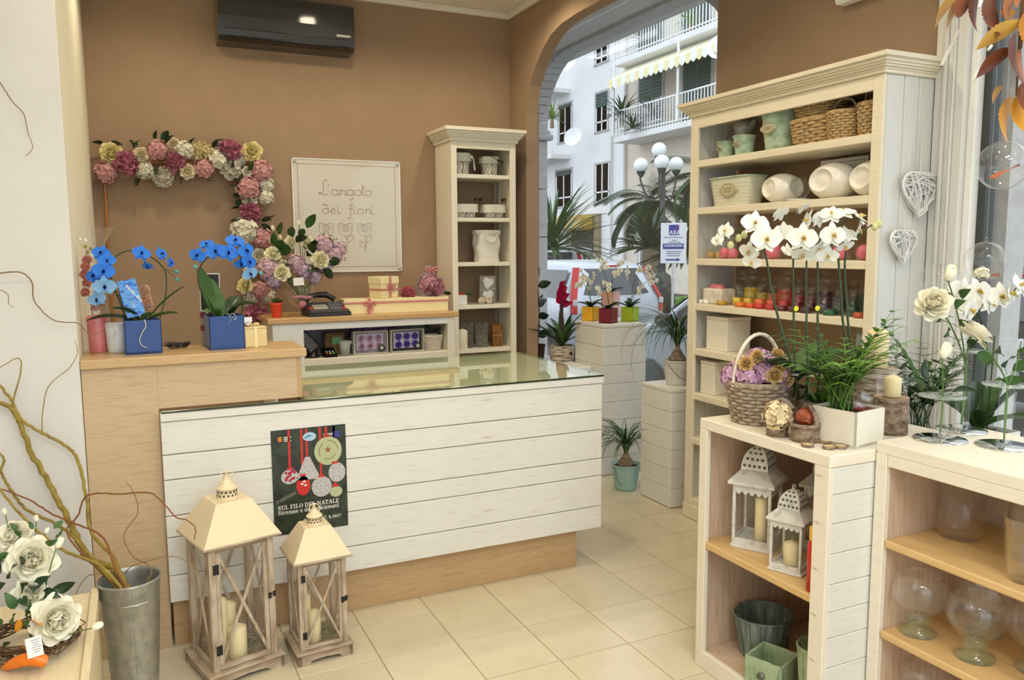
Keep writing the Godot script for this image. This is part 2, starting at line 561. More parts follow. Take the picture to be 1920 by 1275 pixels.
# ---------------------------------------------------------------- arcade outside the arch
func portico() -> void:
	struct("portico_ceiling", MB.new().bb(V(2.516, 3.22, -9.5), V(3.7, 3.4, 2.75)), M.plaster_grey)
	struct("portico_floor", MB.new().bb(V(3.2, -0.15, -14.0), V(4.4, -0.02, 6.0)), M.grey_stone)
	# arcade wall with a depressed arch of cut stones
	var zl := -6.76
	var zr := -4.02
	var crv: Array[Vector2] = []
	for k in 13:
		var a := PI * 0.5 * k / 12.0
		crv.append(Vector2(zl + 0.62 * (1.0 - cos(a)), 2.61 + 0.58 * sin(a)))
	var poly := PackedVector2Array([Vector2(-12, -0.15), Vector2(zl - 0.28, -0.15), Vector2(zl - 0.28, 2.55)])
	for p in crv:
		poly.append(Vector2(p.x - 0.28 * cos(PI * 0.5 * (crv.find(p)) / 12.0), p.y + 0.28 * sin(PI * 0.5 * crv.find(p) / 12.0)))
	var back := crv.duplicate()
	back.reverse()
	for p in back:
		var k := crv.find(p)
		poly.append(Vector2(zl + zr - p.x + 0.28 * cos(PI * 0.5 * k / 12.0), p.y + 0.28 * sin(PI * 0.5 * k / 12.0)))
	poly.append_array([Vector2(zr + 0.28, 2.55), Vector2(zr + 0.28, -0.15), Vector2(-2.24, -0.15), Vector2(-2.24, 4.2), Vector2(-12, 4.2)])
	var b := MB.new()
	b.xf = ZX.translated(V(3.41, 0, 0))
	b.prism(poly, 0.13)
	var w := struct("wall_arcade", b, M.grey_stone)
	for side in 2:
		var zs := zl if side == 0 else zr
		var sg := -1.0 if side == 0 else 1.0
		for k in 6:
			part(w, "stone_block", MB.new().bb(V(3.40, -0.15 + k * 0.445, zs), V(3.55, -0.15 + (k + 1) * 0.445 - 0.008, zs + sg * 0.285), 0.006), M.grey_stone)
		part(w, "capital_moulding", MB.new().bb(V(3.36, 2.52, zs - sg * 0.05), V(3.59, 2.575, zs + sg * 0.29), 0.012).bb(V(3.38, 2.575, zs - sg * 0.025), V(3.57, 2.61, zs + sg * 0.29), 0.006), M.grey_stone)
	for k in 12:
		for side in 2:
			var pl := PackedVector2Array()
			for e in [[k, 0.0], [k + 1, 0.0], [k + 1, 0.285], [k, 0.285]]:
				var a: float = PI * 0.5 * e[0] / 12.0 + (0.006 if e[0] == k else -0.006)
				pl.append(Vector2(zl + 0.62 - (0.62 + e[1]) * cos(a), 2.61 + (0.58 + e[1]) * sin(a)))
			if side == 1:
				for i in pl.size(): pl[i] = Vector2(zl + zr - pl[i].x, pl[i].y)
			var mb := MB.new()
			mb.xf = ZX.translated(V(3.40, 0, 0))
			mb.prism(pl, 0.15)
			part(w, "arch_stone", mb, M.grey_stone)
	var mb2 := MB.new()
	mb2.bb(V(3.40, 3.19, zl + 0.63), V(3.55, 3.48, zr - 0.63), 0.004)
	part(w, "arch_stone", mb2, M.grey_stone)

# ---------------------------------------------------------------- counters, cases, stands
func furniture() -> void:
	# long counter: white boards over an oak plinth, glass sheet on top
	var c := thing("shop_counter", "long white plank counter with glass top and oak plinth", "counter", V(1.0, 0, -3.6))
	var o := V(1.0, 0, -3.6)
	part(c, "plinth", MB.new().bb(V(0.06, 0, -3.96) - o, V(1.845, 0.24, -3.222) - o, 0.002), M.oak_base)
	part(c, "carcass", MB.new().bb(V(0.6, 0.192, -4.0) - o, V(1.93, 0.885, -3.2) - o), M.joint)
	var ys := [0.192, 0.299, 0.448, 0.531, 0.67, 0.766, 0.892]
	for i in 6:
		var cap := i % 2 == 0
		part(c, "plank", MB.new().bb(V(0.052, ys[i] + 0.0018, -3.2) - o, V(1.955 if cap else 1.93, ys[i + 1] - 0.0018, -3.172) - o, 0.0025), M.plank)
		part(c, "side_plank", MB.new().bb(V(1.93, ys[i] + 0.0018, -4.0) - o, V(1.955, ys[i + 1] - 0.0018, -3.2015 if cap else -3.172) - o, 0.0025), M.plank)
	part(c, "top_rail", MB.new().bb(V(0.052, 0.893, -3.21) - o, V(1.962, 0.924, -3.166) - o, 0.003), M.plank)
	part(c, "worktop", MB.new().bb(V(0.6, 0.893, -4.088) - o, V(1.962, 0.924, -3.211) - o, 0.003), M.cream)
	part(c, "glass_sheet", MB.new().bb(V(0.058, 0.9335, -3.165) - o, V(1.957, 0.934, -3.168) - o).bb(V(0.58, 0.9335, -4.086) - o, V(1.957, 0.934, -3.166) - o), M.counter_glass)
	part(c, "glass_edge", MB.new().bb(V(0.056, 0.9255, -3.168) - o, V(1.958, 0.9335, -3.164) - o, 0.001).bb(V(1.956, 0.9255, -4.086) - o, V(1.959, 0.9335, -3.168) - o), M.glass_edge)
	# taller oak reception block
	var h := thing("reception_block", "tall light oak reception block at counter's left end", "counter", V(0.2, 0, -3.35))
	o = V(0.2, 0, -3.35)
	part(h, "front_panel", MB.new().bb(V(-0.198, 0, -3.24) - o, V(0.05, 1.1, -3.215) - o, 0.001).bb(V(0.05, 0.936, -3.24) - o, V(0.56, 1.1, -3.215) - o, 0.001), M.oak)
	part(h, "end_panel", MB.new().bb(V(0.56, 0.936, -3.48) - o, V(0.578, 1.1, -3.217) - o, 0.001), M.oak_base)
	part(h, "body", MB.new().bb(V(-0.198, 0, -3.48) - o, V(0.05, 1.1, -3.2405) - o).bb(V(0.05, 0.936, -3.48) - o, V(0.5595, 1.1, -3.2405) - o), M.oak)
	part(h, "top_board", MB.new().bb(V(-0.199, 1.101, -3.5) - o, V(0.597, 1.135, -3.197) - o, 0.003), M.oak_top)
	# white sideboard behind the counter with a beech top and an open shelf
	var d := thing("sideboard", "white open sideboard with beech top against brown back wall", "sideboard", V(1.25, 0, -4.93))
	o = V(1.25, 0, -4.93)
	var dz := -4.7
	part(d, "top_board", MB.new().bb(V(0.662, 1.098, -5.19) - o, V(1.83, 1.13, dz + 0.02) - o, 0.004), M.beech)
	part(d, "left_panel", MB.new().bb(V(0.69, 0, -5.19) - o, V(0.865, 1.098, dz) - o, 0.002), M.white)
	part(d, "right_panel", MB.new().bb(V(1.757, 0, -5.19) - o, V(1.806, 1.098, dz) - o, 0.002), M.case_white)
	part(d, "top_rail", MB.new().bb(V(0.865, 1.055, dz - 0.02) - o, V(1.757, 1.098, dz - 0.001) - o, 0.002), M.white)
	part(d, "back_panel", MB.new().bb(V(0.865, 0.05, -5.19) - o, V(1.757, 1.09, -5.17) - o), mat(rgb8(196, 200, 214), 0.6))
	part(d, "shelf", MB.new().bb(V(0.865, 0.825, -5.17) - o, V(1.757, 0.885, dz + 0.001) - o, 0.003), M.case_white)
	part(d, "lower_shelf", MB.new().bb(V(0.865, 0.42, -5.17) - o, V(1.757, 0.45, dz) - o, 0.003), M.case_white)
	part(d, "bottom_board", MB.new().bb(V(0.865, 0.05, -5.17) - o, V(1.757, 0.09, dz) - o, 0.003), M.case_white)
	# narrow bookcase in the corner
	var b := thing("tall_bookcase", "narrow tall cream bookcase in back corner beside framed sign", "bookcase", V(2.11, 0, -5.04))
	o = V(2.11, 0, -5.04)
	var bz := -4.9
	part(b, "side_panel", MB.new().bb(V(1.868, 0, -5.19) - o, V(1.89, 2.21, bz) - o, 0.002), M.case_white)
	part(b, "side_panel", MB.new().bb(V(2.30, 0, -5.19) - o, V(2.322, 2.21, bz) - o, 0.002), M.case_white)
	part(b, "stile", MB.new().bb(V(1.866, 0, bz) - o, V(1.905, 2.21, bz + 0.018) - o, 0.002), M.case_white)
	part(b, "stile", MB.new().bb(V(2.284, 0, bz) - o, V(2.324, 2.21, bz + 0.018) - o, 0.002), M.case_white)
	part(b, "top_rail", MB.new().bb(V(1.905, 2.165, bz) - o, V(2.284, 2.21, bz + 0.017) - o, 0.002), M.case_white)
	for y in [2.005, 1.725, 1.433, 1.15, 0.855, 0.5, 0.1]:
		part(b, "shelf", MB.new().bb(V(1.891, y - 0.026, -5.19) - o, V(2.299, y, bz - 0.002) - o, 0.002), M.case_white)
	part(b, "top_board", MB.new().bb(V(1.89, 2.19, -5.19) - o, V(2.30, 2.212, bz) - o), M.case_white)
	part(b, "shelf_track", MB.new().bb(V(2.292, 0.1, -5.12) - o, V(2.2995, 2.15, -5.105) - o), M.steel)
	cornice(b, 1.866, 2.324, -5.19, bz + 0.018, 2.21, 0.085, 0.055, o, true)
	# big bookcase against the brown wall on the right, facing left
	var g := thing("wide_bookcase", "wide cream bookcase of five open shelves by arched window", "bookcase", V(2.92, 0, -2.95))
	o = V(2.92, 0, -2.95)
	var xf := 2.775
	part(g, "plinth", MB.new().bb(V(2.757, 0, -3.60) - o, V(3.06, 0.085, -2.345) - o, 0.006), M.cream)
	var px := [2.776, 2.878, 2.966, 3.057]
	for i in 3:
		part(g, "side_plank", MB.new().bb(V(px[i] + 0.002, 0.086, -2.375) - o, V(px[i + 1] - 0.002, 2.215, -2.35) - o, 0.003), M.cream_v)
		part(g, "side_plank", MB.new().bb(V(px[i] + 0.001, 0.086, -3.585) - o, V(px[i + 1] - 0.001, 2.215, -3.56) - o, 0.003), M.cream_v)
	part(g, "stile", MB.new().bb(V(2.757, 0.086, -2.402) - o, V(xf, 2.215, -2.35) - o, 0.002), M.cream)
	part(g, "stile", MB.new().bb(V(2.757, 0.086, -3.585) - o, V(xf, 2.215, -3.525) - o, 0.002), M.cream)
	part(g, "top_rail", MB.new().bb(V(2.758, 2.155, -3.525) - o, V(xf, 2.215, -2.402) - o, 0.002), M.cream)
	for y in [1.985, 1.735, 1.463, 1.218, 0.97, 0.722, 0.47, 0.12]:
		part(g, "shelf", MB.new().bb(V(2.761, y - 0.036, -3.558) - o, V(3.055, y, -2.377) - o, 0.003), M.cream)
	part(g, "top_board", MB.new().bb(V(xf, 2.19, -3.56) - o, V(3.057, 2.216, -2.375) - o), M.cream)
	var cg := MB.new()
	cg.xf = Transform3D(Basis.IDENTITY, V(0, 0, 0))
	cornice(g, 2.757, 3.06, -3.585, -2.35, 2.215, 0.075, 0.055, o, false)
	# low cabinet with plank side
	var k := thing("low_cabinet", "low open white plank cabinet with lanterns inside", "cabinet", V(1.95, 0, -1.94))
	o = V(1.95, 0, -1.94)
	var fx := 1.787
	var bx := 2.36
	part(k, "top_board", MB.new().bb(V(fx, 0.885, -2.24) - o, V(bx, 0.922, -1.648) - o, 0.003), M.plank_edge)
	var kp := [0.0, 0.09, 0.178, 0.266, 0.36, 0.442, 0.528, 0.622, 0.714, 0.803, 0.884]
	for i in 10:
		part(k, "side_plank", MB.new().bb(V(1.806, kp[i] + 0.001, -1.669) - o, V(bx, kp[i + 1] - 0.001, -1.651) - o, 0.002), M.plank)
	part(k, "side_panel", MB.new().bb(V(fx + 0.02, 0.04, -2.238) - o, V(bx, 0.885, -2.222) - o), M.pink_wood)
	part(k, "inner_panel", MB.new().bb(V(fx + 0.02, 0.04, -1.687) - o, V(bx, 0.885, -1.67) - o), M.pink_wood)
	part(k, "back_panel", MB.new().bb(V(bx - 0.015, 0.04, -2.221) - o, V(bx, 0.885, -1.688) - o), M.pink_wood)
	part(k, "stile", MB.new().bb(V(fx, 0.0, -2.24) - o, V(fx + 0.019, 0.885, -2.2) - o, 0.002), M.plank_edge)
	part(k, "stile", MB.new().bb(V(fx, 0.0, -1.707) - o, V(fx + 0.019, 0.885, -1.65) - o, 0.002), M.plank_edge)
	part(k, "bottom_rail", MB.new().bb(V(fx, 0.0, -2.2) - o, V(fx + 0.019, 0.065, -1.707) - o, 0.002), M.plank_edge)
	part(k, "shelf", MB.new().bb(V(fx + 0.003, 0.452, -2.2215) - o, V(bx - 0.016, 0.478, -1.6875) - o, 0.004), M.pine)
	part(k, "bottom_board", MB.new().bb(V(fx + 0.02, 0.045, -2.2215) - o, V(bx - 0.016, 0.063, -1.6875) - o, 0.002), M.pink_wood)
	# second cabinet, set back
	var q := thing("display_cabinet", "open white cabinet of glass vases in right foreground", "cabinet", V(2.15, 0, -1.0))
	o = V(2.15, 0, -1.0)
	fx = 1.968
	bx = 2.40
	part(q, "top_board", MB.new().bb(V(fx, 0.915, -1.645) - o, V(bx, 0.95, -0.3) - o, 0.003), M.plank_edge)
	part(q, "top_rail", MB.new().bb(V(fx + 0.001, 0.88, -1.605) - o, V(fx + 0.02, 0.915, -0.36) - o, 0.002), M.plank_edge)
	part(q, "side_panel", MB.new().bb(V(fx + 0.02, 0.0, -1.645) - o, V(bx, 0.915, -1.622) - o), M.plank)
	part(q, "inner_panel", MB.new().bb(V(fx + 0.02, 0.04, -1.6215) - o, V(bx - 0.015, 0.915, -1.605) - o), M.pink_wood)
	part(q, "side_panel", MB.new().bb(V(fx + 0.02, 0.0, -0.34) - o, V(bx, 0.915, -0.3) - o), M.pink_wood)
	part(q, "back_panel", MB.new().bb(V(bx - 0.015, 0.0, -1.621) - o, V(bx, 0.915, -0.34) - o), M.pink_wood)
	part(q, "stile", MB.new().bb(V(fx, 0.0, -1.645) - o, V(fx + 0.02, 0.915, -1.606) - o, 0.002), M.plank_edge)
	part(q, "stile", MB.new().bb(V(fx, 0.0, -0.36) - o, V(fx + 0.02, 0.915, -0.3) - o, 0.002), M.plank_edge)
	for y in [0.657, 0.375, 0.09]:
		part(q, "shelf", MB.new().bb(V(fx + 0.003, y - 0.024, -1.6045) - o, V(bx - 0.016, y, -0.3405) - o, 0.004), M.pine)
	# two plank pedestals in the window
	pedestal("tall white plank pedestal with orchid pots, under arched window", V(2.76, 0, -4.467), 0.336, 0.376, 1.018, 8)
	pedestal("shorter white plank pedestal with ponytail palm, beside wide bookcase", V(2.76, 0, -3.715), 0.29, 0.309, 0.708, 6)

func cornice(t: Node3D, x0: float, x1: float, z0: float, z1: float, y: float, hgt: float, out: float, o: Vector3, faces_z: bool) -> void:
	# stepped, coved crown built as stacked courses
	var mb := MB.new()
	var st := [[0.0, 0.012], [0.18, 0.016], [0.3, 0.026], [0.42, 0.034], [0.55, 0.042], [0.7, 0.048], [0.74, 0.055], [1.0, 0.055]]
	for i in st.size() - 1:
		var e: float = st[i][1] / 0.055 * out
		var a := V(x0 - e, y + hgt * st[i][0], z0)
		var b := V(x1 + e, y + hgt * st[i + 1][0], z1 + e)
		if not faces_z:
			a = V(x0 - e, y + hgt * st[i][0], z0 - e)
			b = V(x1, y + hgt * st[i + 1][0], z1 + e)
		mb.bb(a - o, b - o, 0.0015)
	part(t, "cornice", mb, M.case_white if faces_z else M.cream)

func pedestal(label: String, corner: Vector3, w: float, d: float, h: float, n: int) -> void:
	# corner: front left foot; w along x, d back along -z
	var c := V(w / 2, 0, -d / 2)
	var t := thing("plank_pedestal", label, "pedestal", corner + c)
	part(t, "core", MB.new().box(V(0, h * 0.5, 0), V(w - 0.03, h - 0.02, d - 0.03)), M.joint)
	for i in n:
		var y0 := 0.004 + (h - 0.024) * i / n
		var y1 := 0.004 + (h - 0.024) * (i + 1) / n - 0.002
		part(t, "plank", MB.new().bb(V(-w / 2, y0, d / 2 - 0.014), V(w / 2, y1, d / 2), 0.002), M.plank)
		part(t, "plank", MB.new().bb(V(-w / 2, y0, -d / 2), V(w / 2, y1, -d / 2 + 0.014), 0.002), M.plank)
		part(t, "plank", MB.new().bb(V(-w / 2, y0, -d / 2 + 0.0145), V(-w / 2 + 0.014, y1, d / 2 - 0.0145), 0.002), M.plank)
		part(t, "plank", MB.new().bb(V(w / 2 - 0.014, y0, -d / 2 + 0.0145), V(w / 2, y1, d / 2 - 0.0145), 0.002), M.plank)
	part(t, "top_board", MB.new().box(V(0, h - 0.01, 0), V(w + 0.004, 0.02, d + 0.004), 0.002), M.plank)

# ---------------------------------------------------------------- flowers and leaves, one metre across, shared by all plants
var K := {}

func toward(d: Vector3, roll := 0.0) -> Basis:
	var y := d.normalized()
	var x := y.cross(Vector3.FORWARD)
	if x.length() < 0.1: x = y.cross(Vector3.RIGHT)
	x = x.normalized()
	return Basis(x, y, x.cross(y)).orthonormalized() * Basis(Vector3.UP, roll)

func put(parent: Node, called: String, shape: Mesh, m: Material, at: Vector3, d: Vector3, size: Variant, roll := 0.0) -> MeshInstance3D:
	var o := part(parent, called, shape, m)
	var s: Vector3 = size if size is Vector3 else Vector3.ONE * (size as float)
	o.transform = Transform3D(toward(d, roll) * Basis.from_scale(s), at)
	return o

# a petal that grows up its own y, hollow side to its z
func petal(mb: MB, at: Vector3, a: float, tilt: float, L: float, W: float, cup: float, curl: float, ruf := 0.0, nu := 4, nv := 4, c0 := Color.WHITE, c1 := Color.WHITE, tip := 0.0) -> void:
	var o := V(cos(a), 0, sin(a))
	var y := Vector3.UP * cos(tilt) + o * sin(tilt)
	var z := -o * cos(tilt) + Vector3.UP * sin(tilt)
	var x := y.cross(z)
	var ph := R(0, TAU)
	mb.sheet(func(u: float, v: float) -> Vector3:
		var s := 2.0 * u - 1.0
		var w := W * pow(sin(PI * clampf(0.08 + 0.80 * v, 0, 1)), 0.75)
		if tip > 0.0: w *= lerpf(1.0, 1.0 - pow(v, 3.0), tip)
		var zz := cup * s * s * w - curl * v * v * L + ruf * sin(s * 5.0 + ph) * v
		return at + x * s * w * 0.5 + y * (v * L - 0.12 * L * s * s * v) + z * zz
	, nu, nv, func(_u: float, v: float) -> Color: return c0.lerp(c1, v))
	mb.col = Color.WHITE

func rose_shape(sd: int, open: float) -> ArrayMesh:
	rng.seed = sd
	var mb := MB.new()
	var in0 := Color(0.93, 0.86, 0.58)
	for row in [[3, 0.52, 0.42, 0.06, 1.0, -0.25], [4, 0.6, 0.56, 0.22, 0.9, -0.28], [5, 0.68, 0.72, 0.42, 0.7, -0.3], [6, 0.76, 0.84, 0.66, 0.55, -0.22], [7, 0.84, 0.92, 0.92, 0.45, -0.12], [8, 0.9, 0.98, 1.2, 0.35, 0.0], [7, 0.86, 0.95, 1.5, 0.25, 0.12]]:
		for k in row[0]:
			petal(mb, V(0, 0.0, 0), TAU * (k + R(-0.15, 0.15)) / row[0] + row[3] * 2.0, row[3] * open + R(-0.06, 0.06), row[1] * R(0.9, 1.08), row[2], row[4] * 0.5, row[5], 0.02, 4, 4, in0.lerp(Color.WHITE, clampf(row[3], 0, 1)), Color.WHITE)
	return mb.mesh()

func peony_shape(sd: int) -> ArrayMesh:
	# a full ball of ruffled petals
	rng.seed = sd
	var mb := MB.new()
	for i in 58:
		var f := (i + 0.5) / 58.0
		var el := acos(1.0 - 1.25 * f)
		var az := i * 2.39996 + R(-0.3, 0.3)
		var d := V(sin(el) * cos(az), cos(el), sin(el) * sin(az))
		mb.xf = Transform3D(toward(d, R(0, TAU)), d * R(0.38, 0.52) * V(1.0, 0.8, 1.0))
		var g := R(0.78, 1.0)
		petal(mb, Vector3.ZERO, R(0, TAU), R(0.1, 0.5), R(0.38, 0.5), R(0.36, 0.5), 0.25, R(-0.1, 0.25), 0.06, 4, 3, Color(g * 0.78, g * 0.7, g * 0.74), Color(g, g, g))
	mb.xf = Transform3D()
	mb.col = Color(0.75, 0.66, 0.66)
	mb.ball(V(0, 0.05, 0), V(0.5, 0.42, 0.5), 8, 6)
	return mb.mesh()

func hydrangea_shape(sd: int, n := 50) -> ArrayMesh:
	rng.seed = sd
	var mb := MB.new()
	for i in n:
		var f := (i + 0.5) / n
		var el := acos(1.0 - 1.35 * f)
		var az := i * 2.39996 + R(-0.2, 0.2)
		var d := V(sin(el) * cos(az), cos(el), sin(el) * sin(az))
		var keep := mb.xf
		mb.xf = Transform3D(toward(d, R(0, TAU)) * Basis.from_scale(Vector3.ONE * R(0.9, 1.2)), d * R(0.66, 0.9))
		var g := R(0.74, 1.0)
		for k in 4:
			petal(mb, V(0, 0, 0), TAU * k / 4.0, 1.2, 0.30, 0.29, 0.12, 0.06, 0.0, 2, 2, Color(g * 0.92, g * 0.9, g * 0.86), Color(g, g, g))
		mb.xf = keep
	mb.col = Color(0.55, 0.6, 0.4)
	mb.ball(V(0, 0.1, 0), V(0.5, 0.45, 0.5), 8, 6)
	return mb.mesh()

func bud_shape() -> ArrayMesh:
	rng.seed = 5
	var mb := MB.new()
	mb.lathe([Vector2(0.1, 0.0), Vector2(0.24, 0.16), Vector2(0.29, 0.36), Vector2(0.26, 0.58), Vector2(0.17, 0.8), Vector2(0.06, 0.95), Vector2(0, 0.96)], 14, Vector3.ZERO, func(a: float, y: float) -> float: return 1.0 + 0.07 * sin(a * 3.0 + y * 4.0))
	for k in 3: petal(mb, V(0, 0, 0), TAU * k / 3.0, 0.42, 0.95, 0.6, 0.5, -0.42, 0.0, 4, 5, Color(0.9, 0.93, 0.72), Color.WHITE)
	return mb.mesh()

func sepal_shape() -> ArrayMesh:
	rng.seed = 6
	var mb := MB.new()
	for k in 5: petal(mb, V(0, -0.05, 0), TAU * k / 5.0 + 0.5, 0.30, 0.75, 0.36, 0.4, -0.1, 0.0, 3, 4, Color.WHITE, Color.WHITE, 0.8)
	return mb.mesh()

func leaf_shape(W: float, bend: float, fold: float, nv := 6, serr := 0.0) -> ArrayMesh:
	var mb := MB.new()
	mb.sheet(func(u: float, v: float) -> Vector3:
		var s := 2.0 * u - 1.0
		var w := W * pow(sin(PI * pow(v, 0.8)), 0.9) * (1.0 + serr * (absf(fmod(v * 11.0, 1.0) - 0.5)))
		return V(s * w * 0.5, v * cos(bend * v), absf(s) * w * fold - sin(bend * v) * v)
	, 4, nv, func(u: float, v: float) -> Color:
		var k := 1.12 if absf(u - 0.5) < 0.1 else 1.0 - 0.06 * sin(v * 40.0)
		return Color(k, k, k))
	return mb.mesh()

func orchid_shape(sd: int) -> Array:
	# bloom that looks along +y: petals and sepals, then the lip
	rng.seed = sd
	var mb := MB.new()
	for a in [0.0, PI]: petal(mb, V(0, 0.02, 0), a + R(-0.08, 0.08), 1.42, 1.0, 1.15, 0.06, 0.10, 0.02, 6, 5, Color(0.92, 0.94, 0.92), Color.WHITE)
	for a in [PI / 2 * 3, 0.95, PI - 0.95]: petal(mb, V(0, -0.03, 0), a + R(-0.08, 0.08), 1.5, 0.95, 0.66, 0.08, 0.12, 0.0, 4, 5, Color(0.92, 0.95, 0.9), Color.WHITE, 0.25)
	var lip := MB.new()
	petal(lip, V(0, 0.05, 0.03), PI / 2, 0.75, 0.5, 0.3, 0.4, -0.2, 0.0, 4, 4)
	for a in [PI / 2 - 0.9, PI / 2 + 0.9]: petal(lip, V(0, 0.05, 0), a, 0.5, 0.35, 0.26, 0.6, -0.2, 0.0, 3, 3)
	lip.ball(V(0, 0.14, -0.04), V(0.07, 0.14, 0.07), 8, 6)
	return [mb.mesh(), lip.mesh()]

func pm(c: Color, back := 0.3) -> StandardMaterial3D:
	var key := c.to_html() + str(back)
	if not M.has(key): M[key] = leafy(c, back, 0.7)
	return M[key]

func smooth_path(p: Array, n := 6) -> Array:
	var out := []
	for i in p.size() - 1:
		var a: Vector3 = p[maxi(i - 1, 0)]
		var b: Vector3 = p[i]
		var c: Vector3 = p[i + 1]
		var d: Vector3 = p[mini(i + 2, p.size() - 1)]
		for k in n: out.append(b.cubic_interpolate(c, a, d, float(k) / n))
	out.append(p[p.size() - 1])
	return out

func taper(n: int, a: float, b: float) -> Array:
	var r := []
	for i in n: r.append(lerpf(a, b, float(i) / maxi(1, n - 1)))
	return r

func stem(t: Node, called: String, pts: Array, r0: float, r1: float, m: Material, seg := 6) -> MeshInstance3D:
	var p := smooth_path(pts, 5)
	return part(t, called, MB.new().tube(p, taper(p.size(), r0, r1), seg), m)

# strap leaf that leaves its root along d and droops
func strap(at: Vector3, az: float, el: float, L: float, W: float, droop: float, mb: MB, n := 9, shade := 1.0) -> void:
	var h := V(cos(az), 0, sin(az))
	var sd := V(-sin(az), 0, cos(az))
	var p := at
	var ang := el
	var pts: Array[Vector3] = []
	for i in n + 1:
		pts.append(p)
		p += (h * cos(ang) + Vector3.UP * sin(ang)) * L / n
		ang -= droop / n
	mb.col = Color(shade, shade, shade)
	mb.sheet(func(u: float, v: float) -> Vector3:
		var i := int(round(v * n))
		var w := W * (1.0 - pow(v, 3.0)) * (0.6 + 0.4 * minf(1.0, v * 4.0))
		return pts[i] + sd * (u - 0.5) * w + Vector3.UP * absf(u - 0.5) * w * 0.5
	, 2, n)
	mb.col = Color.WHITE

func flower_kit() -> void:
	K.rose = [rose_shape(3, 1.0), rose_shape(4, 0.82)]
	K.peony = [peony_shape(21), peony_shape(22)]
	K.hydra = [hydrangea_shape(31), hydrangea_shape(32)]
	K.bud = bud_shape()
	K.sepal = sepal_shape()
	K.leaf = leaf_shape(0.5, 0.5, 0.12)
	K.leaf_flat = leaf_shape(0.62, 0.2, 0.08)
	K.leaf_long = leaf_shape(0.26, 0.9, 0.15, 8)
	K.leaf_saw = leaf_shape(0.30, 0.35, 0.12, 24, 0.4)
	K.orchid = [orchid_shape(41), orchid_shape(42)]
	M.rose_white = pm(rgb8(250, 246, 226))
	M.bark_tex = noise(0.02, [[0.0, rgb8(92, 78, 66)], [0.3, rgb8(150, 132, 116)], [0.55, rgb8(196, 184, 168)], [1.0, rgb8(222, 212, 198)]], 256, 5)
	M.birch = relief(grainy(M.bark_tex, V(2.0, 9.0, 2.0), 0.85), M.bump, 0.5)
	M.bark = relief(grainy(noise(0.03, [[0.0, rgb8(96, 76, 60)], [0.5, rgb8(150, 128, 108)], [1.0, rgb8(186, 166, 146)]], 256, 5), V(4.0, 5.0, 4.0), 0.9), M.bump, 0.6)
	M.stem_green = mat(rgb8(82, 118, 48), 0.5)
	M.stem_dark = mat(rgb8(52, 70, 40), 0.5)
	M.twig = mat(rgb8(96, 70, 46), 0.8)

func leaves(t: Node, n: int, c: Vector3, r: Vector3, size: float, m: Material, called := "leaf", sd := 1, shape := "leaf") -> void:
	rng.seed = sd
	for i in n:
		var d := V(R(-1, 1), R(-0.7, 1), R(-1, 1)).normalized()
		put(t, called, K[shape], m, c + d * r * R(0.5, 0.9), d + V(R(-0.5, 0.5), R(-0.4, 0.5), R(-0.5, 0.5)), size * R(0.75, 1.2), R(0, TAU))

